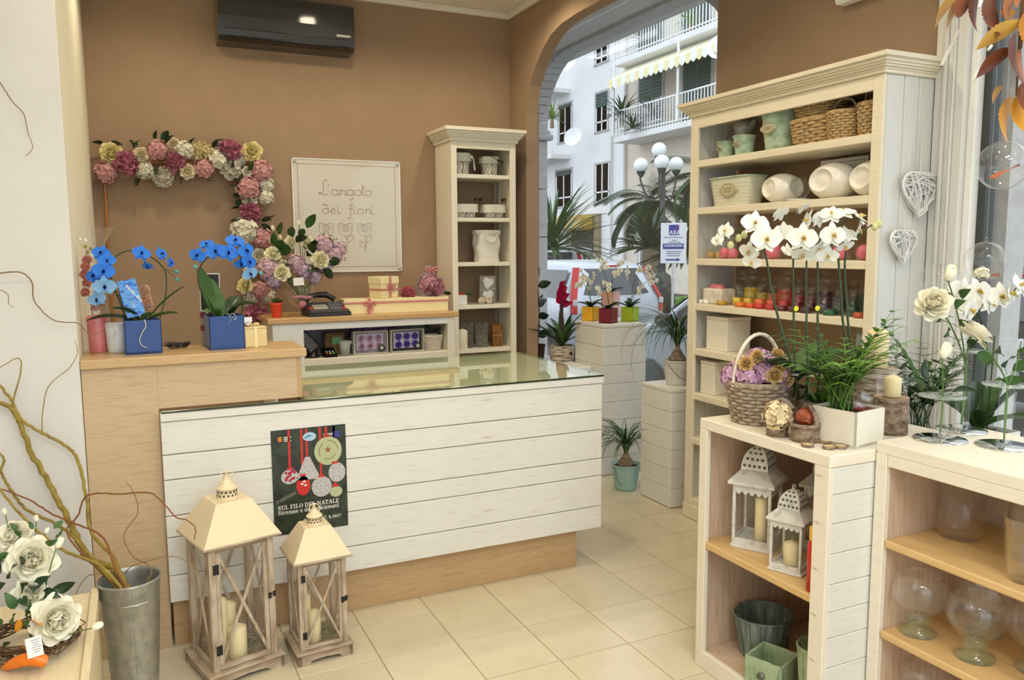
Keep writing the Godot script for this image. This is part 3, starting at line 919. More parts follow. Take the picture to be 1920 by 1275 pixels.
# ---------------------------------------------------------------- left foreground
func left_side() -> void:
	# galvanised bucket
	var b := thing("zinc_bucket", "tall tapered galvanised zinc bucket holding curly willow branches", "bucket", V(-0.073, 0, -2.80))
	part(b, "body", MB.new().lathe([Vector2(0, 0.012), Vector2(0.06, 0.012), Vector2(0.062, 0.0), Vector2(0.064, 0.0), Vector2(0.066, 0.012), Vector2(0.092, 0.45), Vector2(0.095, 0.455), Vector2(0.096, 0.46), Vector2(0.094, 0.464), Vector2(0.091, 0.46), Vector2(0.089, 0.45), Vector2(0.062, 0.016), Vector2(0.0, 0.016)], 40), M.zinc)
	part(b, "rim", MB.new().lathe([Vector2(0.0935, 0.455), Vector2(0.0965, 0.4575), Vector2(0.0965, 0.4625), Vector2(0.0935, 0.465), Vector2(0.0915, 0.46), Vector2(0.0935, 0.455)], 40), M.zinc)
	var sm := MB.new()
	sm.bar(V(0.008, 0.01, 0.0665), V(0.008, 0.45, 0.0935), 0.006, 0.003, Vector3.RIGHT)
	part(b, "seam", sm, M.zinc)
	part(b, "handle", MB.new().tube([V(-0.035, 0.405, 0.09), V(-0.02, 0.404, 0.099), V(0.02, 0.404, 0.1), V(0.05, 0.406, 0.088)], 0.0025, 6), M.steel)
	# curly willow
	var olive := grainy(noise(0.03, [[0.0, rgb8(118, 96, 34)], [0.5, rgb8(150, 130, 52)], [1.0, rgb8(166, 146, 66)]], 128, 4), V(8, 8, 8), 0.6)
	var red := mat(rgb8(138, 84, 46), 0.6)
	var thin := mat(rgb8(134, 106, 68), 0.7)
	willow("thickest olive willow branch leaning left out of zinc bucket", olive, [[[V(-0.066, 0.376, -2.798), V(-0.097, 0.45, -2.833), V(-0.133, 0.482, -2.876), V(-0.202, 0.494, -2.965), V(-0.246, 0.588, -3.042), V(-0.304, 0.688, -3.149), V(-0.354, 0.807, -3.16), V(-0.389, 0.924, -3.16), V(-0.403, 0.981, -3.16), V(-0.457, 1.023, -3.16)], 0.012, 0.0075], [[V(-0.395, 0.952, -3.16), V(-0.41, 0.991, -3.16), V(-0.384, 1.081, -3.16), V(-0.372, 1.141, -3.16), V(-0.386, 1.161, -3.16), V(-0.442, 1.128, -3.16)], 0.003, 0.0015]])
	willow("olive willow branch bending upward along the white wall", olive, [[[V(-0.072, 0.376, -2.778), V(-0.116, 0.5, -2.881), V(-0.184, 0.567, -2.989), V(-0.197, 0.672, -3.053), V(-0.22, 0.785, -3.144), V(-0.254, 0.837, -3.16), V(-0.324, 0.894, -3.16), V(-0.381, 0.945, -3.16), V(-0.414, 1.028, -3.16), V(-0.45, 1.086, -3.16)], 0.0065, 0.0045], [[V(-0.325, 0.898, -3.16), V(-0.319, 0.973, -3.16), V(-0.294, 1.061, -3.16), V(-0.229, 1.117, -3.16), V(-0.201, 1.171, -3.16), V(-0.207, 1.213, -3.16)], 0.0018, 0.001]])
	willow("slender olive willow branch curving low across the wall", olive, [[[V(-0.081, 0.393, -2.762), V(-0.171, 0.499, -2.885), V(-0.252, 0.575, -2.999), V(-0.319, 0.606, -3.079), V(-0.389, 0.63, -3.159), V(-0.429, 0.699, -3.16), V(-0.455, 0.772, -3.16), V(-0.443, 0.814, -3.16), V(-0.463, 0.848, -3.16)], 0.0065, 0.0035]])
	willow("lowest olive willow branch hanging over the white roses", olive, [[[V(-0.074, 0.41, -2.739), V(-0.153, 0.51, -2.811), V(-0.253, 0.549, -2.885), V(-0.331, 0.603, -2.951), V(-0.401, 0.676, -3.015), V(-0.464, 0.758, -3.077)], 0.0055, 0.004]])
	willow("reddish willow twig crossing the others above the bucket", red, [[[V(-0.079, 0.427, -2.766), V(-0.113, 0.497, -2.813), V(-0.143, 0.578, -2.882), V(-0.216, 0.608, -2.964), V(-0.299, 0.631, -3.051), V(-0.384, 0.673, -3.14), V(-0.477, 0.724, -3.16)], 0.004, 0.0025]])
	willow("reddish willow twig arching right toward the large lantern", red, [[[V(-0.077, 0.41, -2.763), V(-0.251, 0.564, -2.975), V(-0.22, 0.637, -2.992), V(-0.186, 0.703, -2.984), V(-0.081, 0.712, -2.914), V(0.004, 0.721, -2.853), V(0.049, 0.682, -2.805), V(0.076, 0.653, -2.767), V(0.109, 0.649, -2.728), V(0.13, 0.625, -2.715), V(0.126, 0.587, -2.712)], 0.0035, 0.0016]])
	willow("thin brown willow twig curling inside the bucket's mouth", thin, [[[V(-0.052, 0.401, -2.772), V(-0.006, 0.483, -2.783), V(-0.061, 0.525, -2.826), V(-0.083, 0.589, -2.855), V(-0.038, 0.655, -2.865), V(-0.045, 0.709, -2.897), V(-0.067, 0.747, -2.935)], 0.0026, 0.0012], [[V(-0.085, 0.471, -2.819), V(-0.06, 0.497, -2.81), V(0.021, 0.521, -2.775), V(0.069, 0.524, -2.753), V(0.124, 0.496, -2.724)], 0.002, 0.001], [[V(-0.155, 0.478, -2.83), V(-0.195, 0.471, -2.848), V(-0.223, 0.437, -2.857), V(-0.237, 0.394, -2.858)], 0.0018, 0.001]])
	willow("pale willow twig reaching right over the oak reception block", thin, [[[V(-0.444, 1.446, -3.16), V(-0.359, 1.454, -3.16), V(-0.323, 1.417, -3.16), V(-0.319, 1.353, -3.16), V(-0.267, 1.287, -3.16), V(-0.195, 1.273, -3.16), V(-0.172, 1.245, -3.16), V(-0.146, 1.229, -3.16), V(-0.112, 1.246, -3.16)], 0.0025, 0.0012], [[V(-0.424, 1.401, -3.16), V(-0.396, 1.379, -3.16), V(-0.395, 1.347, -3.16), V(-0.381, 1.335, -3.16)], 0.0015, 0.0008]])
	willow("topmost thin willow twig dangling against the white wall", thin, [[[V(-0.397, 2.131, -3.16), V(-0.368, 2.069, -3.16), V(-0.338, 2.013, -3.16), V(-0.31, 1.976, -3.16), V(-0.303, 1.92, -3.16), V(-0.292, 1.869, -3.16), V(-0.314, 1.841, -3.16)], 0.002, 0.001]])
	# pale wooden display box
	var x := thing("display_box", "pale wooden display box with raised edge at lower left", "box", V(-0.45, 0, -2.3))
	var o := V(-0.45, 0, -2.3)
	var bw := grainy(noise(0.014, [[0.0, rgb8(214, 196, 158)], [0.5, rgb8(228, 212, 178)], [1.0, rgb8(220, 203, 167)]], 256, 5), V(6, 6, 0.7), 0.5, true)
	part(x, "top_board", MB.new().bb(V(-0.85, 0.42, -2.79) - o, V(-0.185, 0.438, -1.7) - o, 0.002), bw)
	part(x, "raised_edge", MB.new().bb(V(-0.184, 0.40, -2.79) - o, V(-0.162, 0.452, -1.7) - o, 0.003), bw)
	part(x, "side_panel", MB.new().bb(V(-0.182, 0.0, -2.78) - o, V(-0.166, 0.40, -1.7) - o, 0.002), bw)
	part(x, "back_panel", MB.new().bb(V(-0.85, 0.0, -2.78) - o, V(-0.182, 0.42, -2.765) - o, 0.002), bw)
	# rose arrangement in a twig wreath
	var a := thing("rose_arrangement", "white rose arrangement with green leaves in a twig nest", "flowers", V(-0.314, 0.44, -2.449))
	var ao := a.position
	var nest := MB.new()
	rng.seed = 8
	for k in 26:
		var pts := []
		var r := R(0.085, 0.13)
		var a0 := R(0, TAU)
		for j in 9:
			var an := a0 + j * 0.42
			pts.append(V(cos(an) * r * R(0.93, 1.07), 0.012 + R(0, 0.04), sin(an) * r * R(0.93, 1.07)))
		nest.tube(pts, R(0.0015, 0.003), 4)
	part(a, "twig_nest", nest, M.twig)
	for q in [[V(-0.302, 0.681, -2.48), 0.068, V(0.1, 0.55, 0.8)], [V(-0.306, 0.598, -2.438), 0.05, V(0.25, 0.35, 0.9)], [V(-0.244, 0.536, -2.379), 0.068, V(0.45, 0.2, 0.85)], [V(-0.349, 0.729, -2.564), 0.05, V(-0.3, 0.6, 0.6)], [V(-0.387, 0.422, -2.376), 0.05, V(0.2, 0.2, 1)]]:
		var f := put(a, "rose", K.rose[0 if q[1] > 0.06 else 1], M.rose_white, q[0] - ao - q[2].normalized() * q[1] * 0.3, q[2], q[1] * 1.15, 0.7)
		put(f, "sepal", K.sepal, M.light_leaf, V(0, -0.1, 0), V(0, -1, 0.1), 0.5)
		stem(a, "stem", [q[0] - ao - q[2].normalized() * q[1] * 0.3, (q[0] - ao) * V(0.6, 0.5, 0.6), V(0, 0.02, 0)], 0.002, 0.0025, M.stem_green)
	for q in [[V(-0.159, 0.514, -2.336), V(1, 0.35, 0.2), 0.03], [V(-0.24, 0.71, -2.455), V(0.5, 0.8, 0.1), 0.034], [V(-0.292, 0.766, -2.542), V(0.1, 1, 0.1), 0.02], [V(-0.271, 0.733, -2.528), V(0.5, 0.8, 0), 0.018], [V(-0.37, 0.786, -2.581), V(-0.1, 1, 0.1), 0.02]]:
		var f := put(a, "rosebud", K.bud, M.rose_white, q[0] - ao, q[1], q[2])
		put(f, "sepal", K.sepal, M.light_leaf, V(0, 0, 0), V(0, 1, 0), 1.25)
		stem(a, "stem", [q[0] - ao, (q[0] - ao) * V(0.7, 0.75, 0.7), (q[0] - ao) * V(0.3, 0.3, 0.3)], 0.0014, 0.002, M.stem_green)
	leaves(a, 34, V(-0.354, 0.576, -2.491) - ao, V(0.11, 0.14, 0.09), 0.055, M.dark_leaf, "leaf", 3)
	leaves(a, 16, V(-0.357, 0.512, -2.429) - ao, V(0.1, 0.09, 0.08), 0.05, M.green_leaf, "leaf", 4)
	leaves(a, 8, V(-0.302, 0.715, -2.507) - ao, V(0.09, 0.05, 0.06), 0.034, M.green_leaf, "leaf", 14)
	var orange := pm(rgb8(236, 158, 34))
	for q in [[V(-0.3, 0.547, -2.373), V(0.6, 0.2, 0.8)], [V(-0.32, 0.537, -2.381), V(-0.5, 0.4, 0.8)], [V(-0.329, 0.487, -2.357), V(0.7, -0.1, 0.7)]]: put(a, "autumn_leaf", K.leaf_flat, orange, q[0] - ao, q[1], 0.05, 0.6)
	var ch := MB.new()
	var cp := smooth_path([V(-0.369, 0.446, -2.348) - ao, V(-0.328, 0.472, -2.31) - ao, V(-0.294, 0.479, -2.295) - ao, V(-0.263, 0.464, -2.29) - ao], 6)
	ch.tube(cp, [0.004, 0.008, 0.011, 0.013, 0.014, 0.015, 0.016, 0.0165, 0.017, 0.017, 0.0172, 0.0174, 0.0176, 0.0178, 0.0178, 0.0172, 0.016, 0.0135, 0.008], 10)
	part(a, "chilli", ch, mat(rgb8(232, 120, 16), 0.3))
	var tg := part(a, "price_tag", MB.new().box(V(0, 0, 0), V(0.036, 0.05, 0.001)), M.white, V(-0.288, 0.514, -2.286) - ao, V(-15, 10, 4))
	var ln := MB.new()
	for k in 6: ln.box(V(0.004, 0.017 - k * 0.006, 0.0008), V(0.022 - (k % 3) * 0.004, 0.0014, 0.0004))
	part(tg, "print_lines", ln, mat(rgb8(120, 124, 140), 0.8))
	# lanterns on the floor
	lantern("large weathered wood lantern with cream metal roof, left of pair", V(0.255, 0, -2.98), 15.0, 0.268, 0.50, 0.135, 0.035, [[V(-0.055, 0, 0.02), 0.026, 0.23], [V(-0.012, 0, -0.03), 0.034, 0.185], [V(-0.005, 0, 0.05), 0.033, 0.125]])
	lantern("small weathered wood lantern with cream metal roof, right of pair", V(0.558, 0, -2.952), 3.6, 0.205, 0.385, 0.115, 0.028, [[V(-0.035, 0, -0.02), 0.014, 0.17], [V(-0.02, 0, 0.025), 0.024, 0.125]])
	poster()

func willow(label: String, m: Material, runs: Array) -> void:
	var at: Vector3 = runs[0][0][0]
	var t := thing("willow_branch", label, "branch", at, 0, "curly willow branches")
	for i in runs.size():
		var pts := []
		for p in runs[i][0]: pts.append(p - at)
		rng.seed = label.length() * 13 + i
		var path := smooth_path(pts, 7)
		for k in path.size():
			if k > 0 and k < path.size() - 1: path[k] += V(R(-1, 1), R(-1, 1), R(-1, 1)) * runs[i][1] * 0.35
		part(t, "branch_stem" if i == 0 else "twig", MB.new().tube(path, taper(path.size(), runs[i][1], runs[i][2]), 8), m)

func lantern(label: String, at: Vector3, turn: float, w: float, eave: float, rise: float, cap: float, candles: Array) -> void:
	var t := thing("wood_lantern", label, "lantern", at, turn, "lanterns on the floor before the counter")
	if not M.has("driftwood"):
		M.driftwood = grainy(noise(0.014, [[0.0, rgb8(138, 116, 94)], [0.45, rgb8(176, 156, 132)], [0.8, rgb8(200, 186, 166)], [1.0, rgb8(168, 146, 120)]], 256, 5), V(9, 1.4, 9), 0.75)
		M.driftwood_h = grainy(noise(0.014, [[0.0, rgb8(138, 116, 94)], [0.45, rgb8(176, 156, 132)], [0.8, rgb8(200, 186, 166)], [1.0, rgb8(168, 146, 120)]], 256, 5), V(1.6, 9, 1.6), 0.75)
		M.cream_metal = mat(rgb8(236, 218, 182), 0.42)
		M.fret = mat(rgb8(196, 176, 142), 0.5)
		M.moss = mat(rgb8(150, 144, 98), 0.95)
	var h := w * 0.5
	var pw := w * 0.085
	var i := h * 0.87
	# plinth with a cut foot on each side
	var pl := MB.new()
	var fp := PackedVector2Array([Vector2(-h, 0), Vector2(-h * 0.62, 0), Vector2(-h * 0.5, 0.014), Vector2(0, 0.019), Vector2(h * 0.5, 0.014), Vector2(h * 0.62, 0), Vector2(h, 0), Vector2(h, 0.04), Vector2(-h, 0.04)])
	for k in 4:
		pl.xf = Transform3D(Basis(Vector3.UP, k * PI / 2), Vector3.ZERO) * Transform3D(Basis.IDENTITY, V(0, 0, h - 0.013))
		pl.prism(fp, 0.013)
	pl.xf = Transform3D()
	pl.bb(V(-h - 0.006, 0.04, -h - 0.006), V(h + 0.006, 0.05, h + 0.006), 0.003)
	part(t, "plinth", pl, M.driftwood_h)
	for sx in [-1, 1]:
		for sz in [-1, 1]: part(t, "post", MB.new().box(V(sx * (i - pw / 2), (eave + 0.05) / 2, sz * (i - pw / 2)), V(pw, eave - 0.05, pw), 0.0015), M.driftwood)
	var gl := MB.new()
	var y0 := 0.052
	var y1 := eave - 0.002
	for k in 4:
		var xf := Transform3D(Basis(Vector3.UP, k * PI / 2), Vector3.ZERO)
		var sd: Node3D = t
		if k == 0:
			sd = Node3D.new()
			sd.name = "door"
			t.add_child(sd)
		var mb := MB.new()
		mb.xf = xf
		var e := i - pw - 0.001
		var zf := i - pw * 0.4
		for y in [y0 + pw * 0.4, y1 - pw * 0.4]:
			mb = MB.new()
			mb.xf = xf
			part(sd, "rail", mb.box(V(0, y, zf), V(e * 2, pw * 0.8, pw * 0.55), 0.001), M.driftwood_h)
		if k == 0:
			for s in [-1, 1]: part(sd, "stile", MB.new().box(V(s * (e - pw * 0.35), (y0 + y1) / 2, zf), V(pw * 0.7, y1 - y0 - pw * 1.62, pw * 0.55), 0.001), M.driftwood)
		for s in [-1, 1]:
			var cb := MB.new()
			cb.xf = xf
			cb.bar(V(-s * e * 0.92, y0 + pw * 0.8, zf - 0.002 * s), V(s * e * 0.92, y1 - pw * 0.8, zf - 0.002 * s), pw * 0.5, pw * 0.3, Vector3.BACK)
			part(sd, "cross_bar", cb, M.driftwood)
		gl.xf = xf
		gl.quad(V(-e, y0, zf - pw * 0.35), V(e, y0, zf - pw * 0.35), V(e, y1, zf - pw * 0.35), V(-e, y1, zf - pw * 0.35), Vector3.BACK)
	part(t, "glass_pane", gl, M.glass)
	for y in [0.17, 0.83]: part(t, "hinge", MB.new().box(V(-i + pw, lerpf(y0, y1, y), i + 0.001), V(pw * 0.9, w * 0.13, 0.003)), M.black)
	var lt := MB.new()
	lt.box(V(i - pw * 0.9, lerpf(y0, y1, 0.5), i + 0.001), V(0.012, 0.022, 0.004), 0.001).box(V(i - pw * 0.2, lerpf(y0, y1, 0.5) + 0.004, i + 0.002), V(0.01, 0.02, 0.005), 0.001).tube([V(i - pw * 0.9, lerpf(y0, y1, 0.5) + 0.006, i + 0.005), V(i + 0.006, lerpf(y0, y1, 0.5) + 0.012, i + 0.006)], 0.0015, 5)
	part(t, "latch", lt, M.black)
	# roof: eave board, hipped metal skirt, pierced collar, cone cap and ring
	part(t, "eave_board", MB.new().bb(V(-h - 0.008, eave, -h - 0.008), V(h + 0.008, eave + 0.009, h + 0.008), 0.003), M.driftwood_h)
	var rf := MB.new()
	var q := h + 0.004
	var tq := h * 0.47
	for k in 4:
		rf.xf = Transform3D(Basis(Vector3.UP, k * PI / 2), Vector3.ZERO)
		rf.quad(V(-q, eave + 0.009, q), V(q, eave + 0.009, q), V(tq, eave + rise, tq), V(-tq, eave + rise, tq), V(0, q - tq, rise).normalized())
	rf.xf = Transform3D()
	rf.bb(V(-tq, eave + rise - 0.002, -tq), V(tq, eave + rise, tq))
	part(t, "roof", rf, M.cream_metal)
	var ye := eave + rise
	var cr := w * 0.125
	part(t, "collar", MB.new().lathe([Vector2(cr * 1.1, ye), Vector2(cr * 1.1, ye + 0.004), Vector2(cr, ye + 0.005), Vector2(cr, ye + cap), Vector2(cr * 1.05, ye + cap)], 28), M.cream_metal)
	var fr := MB.new()
	for k in 14:
		for r in 2:
			var an := TAU * (k + r * 0.5) / 14.0
			var c := V(cos(an) * cr * 1.01, ye + cap * (0.35 + 0.35 * r), sin(an) * cr * 1.01)
			fr.xf = Transform3D(toward(V(cos(an), 0, sin(an))), c)
			fr.lathe([Vector2(0.0, 0.0012), Vector2(cap * 0.10, 0.0012), Vector2(cap * 0.13, 0.0)], 6)
	part(t, "fretwork", fr, mat(rgb8(78, 66, 54), 0.7))
	part(t, "cap", MB.new().lathe([Vector2(cr * 1.18, ye + cap), Vector2(cr * 1.18, ye + cap + 0.003), Vector2(cr * 1.18, ye + cap + 0.003), Vector2(cr * 0.72, ye + cap + cr * 0.55), Vector2(cr * 0.55, ye + cap + cr * 0.75), Vector2(cr * 0.12, ye + cap + cr * 1.65), Vector2(0.006, ye + cap + cr * 1.68), Vector2(0.006, ye + cap + cr * 1.85), Vector2(0.0, ye + cap + cr * 1.9)], 28), M.cream_metal)
	var ring := []
	for k in 25:
		var an := TAU * k / 24.0
		ring.append(V(cos(an) * cr * 0.78, ye + cap + cr * 1.15 + sin(an) * cr * 0.72, 0.25 * cr + sin(an) * -cr * 0.3))
	part(t, "ring_handle", MB.new().tube(ring, 0.0018, 6, false), M.cream_metal)
	for c in candles:
		var turned: Vector3 = at + (c[0] as Vector3).rotated(Vector3.UP, deg_to_rad(turn)) + V(0, 0.0505, 0)
		candle(turned, c[1], c[2], "%s cream pillar candle inside %s wood lantern" % [["tallest", "middle", "shortest"][candles.find(c)] if candles.size() == 3 else ["thin tall", "thick short"][candles.find(c)], "large" if w > 0.24 else "small"], "candles in the wooden lanterns")
	var ms := MB.new()
	rng.seed = 77
	for k in 60:
		var an := R(0, TAU)
		var r := R(0, h * 0.42)
		var c := V(h * 0.3 + cos(an) * r, 0.056 + R(0, 0.05) * (1.0 - r / h * 1.5), h * 0.15 + sin(an) * r)
		ms.tube([c, c + V(R(-0.02, 0.02), R(0, 0.012), R(-0.02, 0.02)), c + V(R(-0.03, 0.03), R(0.004, 0.02), R(-0.03, 0.03))], [0.002, 0.0025, 0.001], 4)
	var mo := solo("dried_moss", "clump of dried reindeer moss inside %s wood lantern" % ("large" if w > 0.24 else "small"), "moss", ms, M.moss, at, V(0, turn, 0))
	mo.set_meta("kind", "thing")

func candle(at: Vector3, r: float, h: float, label: String, group := "", white := false) -> Node3D:
	var t := thing("pillar_candle", label, "candle", at, 0, group)
	part(t, "wax_body", MB.new().lathe([Vector2(0, 0), Vector2(r - 0.002, 0), Vector2(r, 0.003), Vector2(r, h - r * 0.45), Vector2(r * 0.96, h - r * 0.36), Vector2(r * 0.2, h), Vector2(0, h)], 28), M.wax_white if white else M.wax)
	part(t, "wick", MB.new().tube([V(0, h - 0.002, 0), V(0.001, h + 0.006, 0), V(0.003, h + 0.01, 0)], 0.0009, 5), M.wax_white)
	return t

func face_up(d: Vector3, roll := 0.0) -> Basis:
	var y := d.normalized()
	var z := -(Vector3.UP - y * y.y)
	if z.length() < 0.05: z = Vector3.BACK
	z = z.normalized()
	return Basis(y.cross(z), y, z) * Basis(Vector3.UP, roll)

func bloom(t: Node, at: Vector3, d: Vector3, size: float, pet: Material, lip: Material, k := 0, roll := 0.0) -> void:
	var f := part(t, "orchid_flower", K.orchid[k % 2][0], pet)
	f.transform = Transform3D(face_up(d, roll) * Basis.from_scale(Vector3.ONE * size), at)
	part(f, "lip", K.orchid[k % 2][1], lip)

func words(t: Node, called: String, s: String, at: Vector3, cap: float, m: Material, rot := Vector3.ZERO, font := "Droid Sans", weight := 400, align := HORIZONTAL_ALIGNMENT_LEFT) -> MeshInstance3D:
	var f := SystemFont.new()
	f.font_names = PackedStringArray([font])
	f.font_weight = weight
	var tm := TextMesh.new()
	tm.font = f
	tm.text = s
	tm.font_size = 32
	tm.pixel_size = cap / 23.0
	tm.depth = 0.0004
	tm.curve_step = 2.0
	tm.horizontal_alignment = align
	tm.vertical_alignment = VERTICAL_ALIGNMENT_BOTTOM
	return part(t, called, tm, m, at, rot)

func poster() -> void:
	# paper on the counter front
	var w := 0.335
	var h := 0.455
	var t := thing("christmas_poster", "dark green paper poster of Christmas ornaments on counter front", "poster", V(0.442, 0.394, -3.1705))
	t.scale = V(0.878, 0.935, 1.0)
	part(t, "paper", MB.new().bb(V(0, 0, 0), V(w, h, 0.0008)), grainy(noise(0.012, [[0.0, rgb8(18, 24, 20)], [0.45, rgb8(36, 46, 38)], [0.7, rgb8(52, 66, 50)], [1.0, rgb8(30, 38, 34)]], 256, 5), V(3, 3, 3), 0.35))
	var red := mat(rgb8(206, 44, 38), 0.5)
	var silver := grainy(noise(0.09, [[0.0, rgb8(150, 140, 142)], [0.5, rgb8(196, 192, 194)], [1.0, rgb8(220, 218, 216)]], 128, 3), V(9, 9, 9), 0.4)
	var sage := mat(rgb8(186, 192, 150), 0.5)
	var ink := mat(rgb8(236, 234, 226), 0.6)
	var brown := mat(rgb8(110, 70, 40), 0.6)
	var orn := [[0.076, 0.25, 0.038, 0.032, silver, 0.078], [0.252, 0.345, 0.063, 0.063, sage, 0.245], [0.29, 0.245, 0.039, 0.043, silver, 0.281], [0.218, 0.19, 0.046, 0.045, silver, 0.217], [0.135, 0.205, 0.031, 0.044, red, 0.134], [0.283, 0.16, 0.029, 0.024, sage, 0.281]]
	for o in orn:
		part(t, "printed_ribbon", MB.new().bb(V(o[5] - 0.005, o[1], 0.0008), V(o[5] + 0.005, h - 0.004, 0.0011)), red)
		var d := MB.new()
		d.xf = Transform3D(Basis(V(o[2], 0, 0), V(0, 0, 1), V(0, o[3], 0)), V(o[0], o[1], 0.0008))
		d.lathe([Vector2(0, 0.0008), Vector2(0.94, 0.0008), Vector2(1.0, 0.0)], 28)
		part(t, "printed_ornament", d, o[4])
		var bw := MB.new()
		for s in [-1, 1]: bw.ball(V(o[5] + s * 0.007, o[1] + o[3] + 0.002, 0.0015), V(0.009, 0.006, 0.0008), 8, 4)
		part(t, "printed_bow", bw, red)
	part(t, "printed_ribbon", MB.new().bb(V(0.151, 0.31, 0.0008), V(0.161, h - 0.004, 0.0011)), red)
	var bell := MB.new()
	bell.xf = Transform3D(Basis.IDENTITY, V(0, 0, 0.0009))
	bell.prism(PackedVector2Array([Vector2(0.147, 0.328), Vector2(0.168, 0.328), Vector2(0.209, 0.24), Vector2(0.203, 0.228), Vector2(0.112, 0.228), Vector2(0.106, 0.238)]), 0.0007)
	part(t, "printed_ornament", bell, silver)
	var dots := MB.new()
	rng.seed = 4
	for k in 15: dots.ball(V(0.076 + R(-0.02, 0.022), 0.252 + R(-0.022, 0.024), 0.0018), V(0.0065, 0.0065, 0.0006), 8, 4)
	part(t, "printed_berries", dots, mat(rgb8(176, 40, 62), 0.4))
	var wr := MB.new()
	for k in 3:
		var pts := []
		for j in 9: pts.append(V(0.252 + cos(k * 2.1 + j * 0.2) * (0.045 - k * 0.004), 0.345 + sin(k * 2.1 + j * 0.2) * (0.045 - k * 0.004), 0.0018))
		wr.tube(pts, 0.0012, 4)
	part(t, "printed_vine", wr, brown)
	var st := MB.new()
	for k in 5: st.tube([V(0.252, 0.35, 0.0018), V(0.252 + cos(k * TAU / 5 + 0.3) * 0.016, 0.35 + sin(k * TAU / 5 + 0.3) * 0.016, 0.0018)], [0.004, 0.001], 4)
	part(t, "printed_star", st, mat(rgb8(170, 92, 52), 0.5))
	for p in [[0.14, 0.222], [0.13, 0.212], [0.145, 0.205]]:
		var fl := MB.new().ball(V(p[0], p[1], 0.0018), V(0.007, 0.005, 0.0005), 8, 4)
		part(t, "printed_blossom", fl, ink)
	# logos along the top
	part(t, "printed_crest", MB.new().bb(V(0.03, 0.405, 0.0008), V(0.047, 0.426, 0.0012)), mat(rgb8(206, 120, 44), 0.5))
	var lg := MB.new()
	for k in 3: lg.bb(V(0.056, 0.404 + k * 0.008, 0.0008), V(0.088 - (k % 2) * 0.006, 0.408 + k * 0.008, 0.0011))
	for k in 2: lg.bb(V(0.235, 0.412 + k * 0.006, 0.0008), V(0.277, 0.415 + k * 0.006, 0.0011))
	part(t, "printed_lines", lg, ink)
	var ov := MB.new()
	ov.xf = Transform3D(Basis(V(0.03, 0, 0), V(0, 0, 1), V(0, 0.019, 0)), V(0.17, 0.415, 0.0008))
	ov.lathe([Vector2(0, 0.0008), Vector2(0.95, 0.0008), Vector2(1, 0)], 24)
	part(t, "printed_oval", ov, mat(rgb8(176, 208, 232), 0.5))
	part(t, "printed_swoosh", MB.new().tube([V(0.148, 0.41, 0.002), V(0.165, 0.42, 0.0021), V(0.18, 0.417, 0.002)], [0.002, 0.004, 0.001], 4), mat(rgb8(70, 120, 186), 0.5))
	part(t, "printed_square", MB.new().bb(V(0.283, 0.402, 0.0008), V(0.308, 0.428, 0.0012)), mat(rgb8(56, 66, 150), 0.5))
	words(t, "printed_title", "SUL FILO DEL NATALE", V(0.018, 0.104, 0.001), 0.0172, ink, Vector3.ZERO, "Droid Serif", 700)
	words(t, "printed_title", "Strenne e doni ricamati", V(0.018, 0.083, 0.001), 0.0165, ink, Vector3.ZERO, "Droid Serif", 700)
	words(t, "printed_date", "25 nov. 2017, h.10/17", V(0.13, 0.04, 0.001), 0.0125, ink, Vector3.ZERO, "Droid Serif", 700)
	words(t, "printed_edition", "2\u00aa EDIZIONE", V(0.016, 0.134, 0.001), 0.0115, mat(rgb8(180, 176, 150), 0.6), V(0, 0, 22), "Droid Serif", 400)

func cube_pot(t: Node, w: float, h: float, m: Material, soil: Material, wall := 0.005) -> void:
	var mb := MB.new()
	mb.bb(V(-w / 2, 0, -w / 2), V(w / 2, 0.01, w / 2), 0.001)
	for k in 4:
		mb.xf = Transform3D(Basis(Vector3.UP, k * PI / 2), Vector3.ZERO)
		mb.bb(V(-w / 2, 0.0, w / 2 - wall), V(w / 2, h, w / 2), 0.0012)
	part(t, "pot", mb, m)
	part(t, "soil", MB.new().bb(V(-w / 2 + wall, 0.01, -w / 2 + wall), V(w / 2 - wall, h - 0.012, w / 2 - wall)), soil)

func orchid_leaf(t: Node, at: Vector3, az: float, el: float, L: float, W: float, droop: float, m: Material) -> void:
	var mb := MB.new()
	var h := V(cos(az), 0, sin(az))
	var sd := V(-sin(az), 0, cos(az))
	var pts: Array[Vector3] = []
	var p := at
	var an := el
	for i in 9:
		pts.append(p)
		p += (h * cos(an) + Vector3.UP * sin(an)) * L / 8.0
		an -= droop / 8.0
	mb.sheet(func(u: float, v: float) -> Vector3:
		var i := int(round(v * 8.0))
		var s := 2.0 * u - 1.0
		var w := W * pow(sin(PI * (0.1 + 0.86 * v)), 0.6)
		return pts[i] + sd * s * w * 0.5 + Vector3.UP * s * s * w * 0.28
	, 4, 8)
	part(t, "leaf", mb, m)

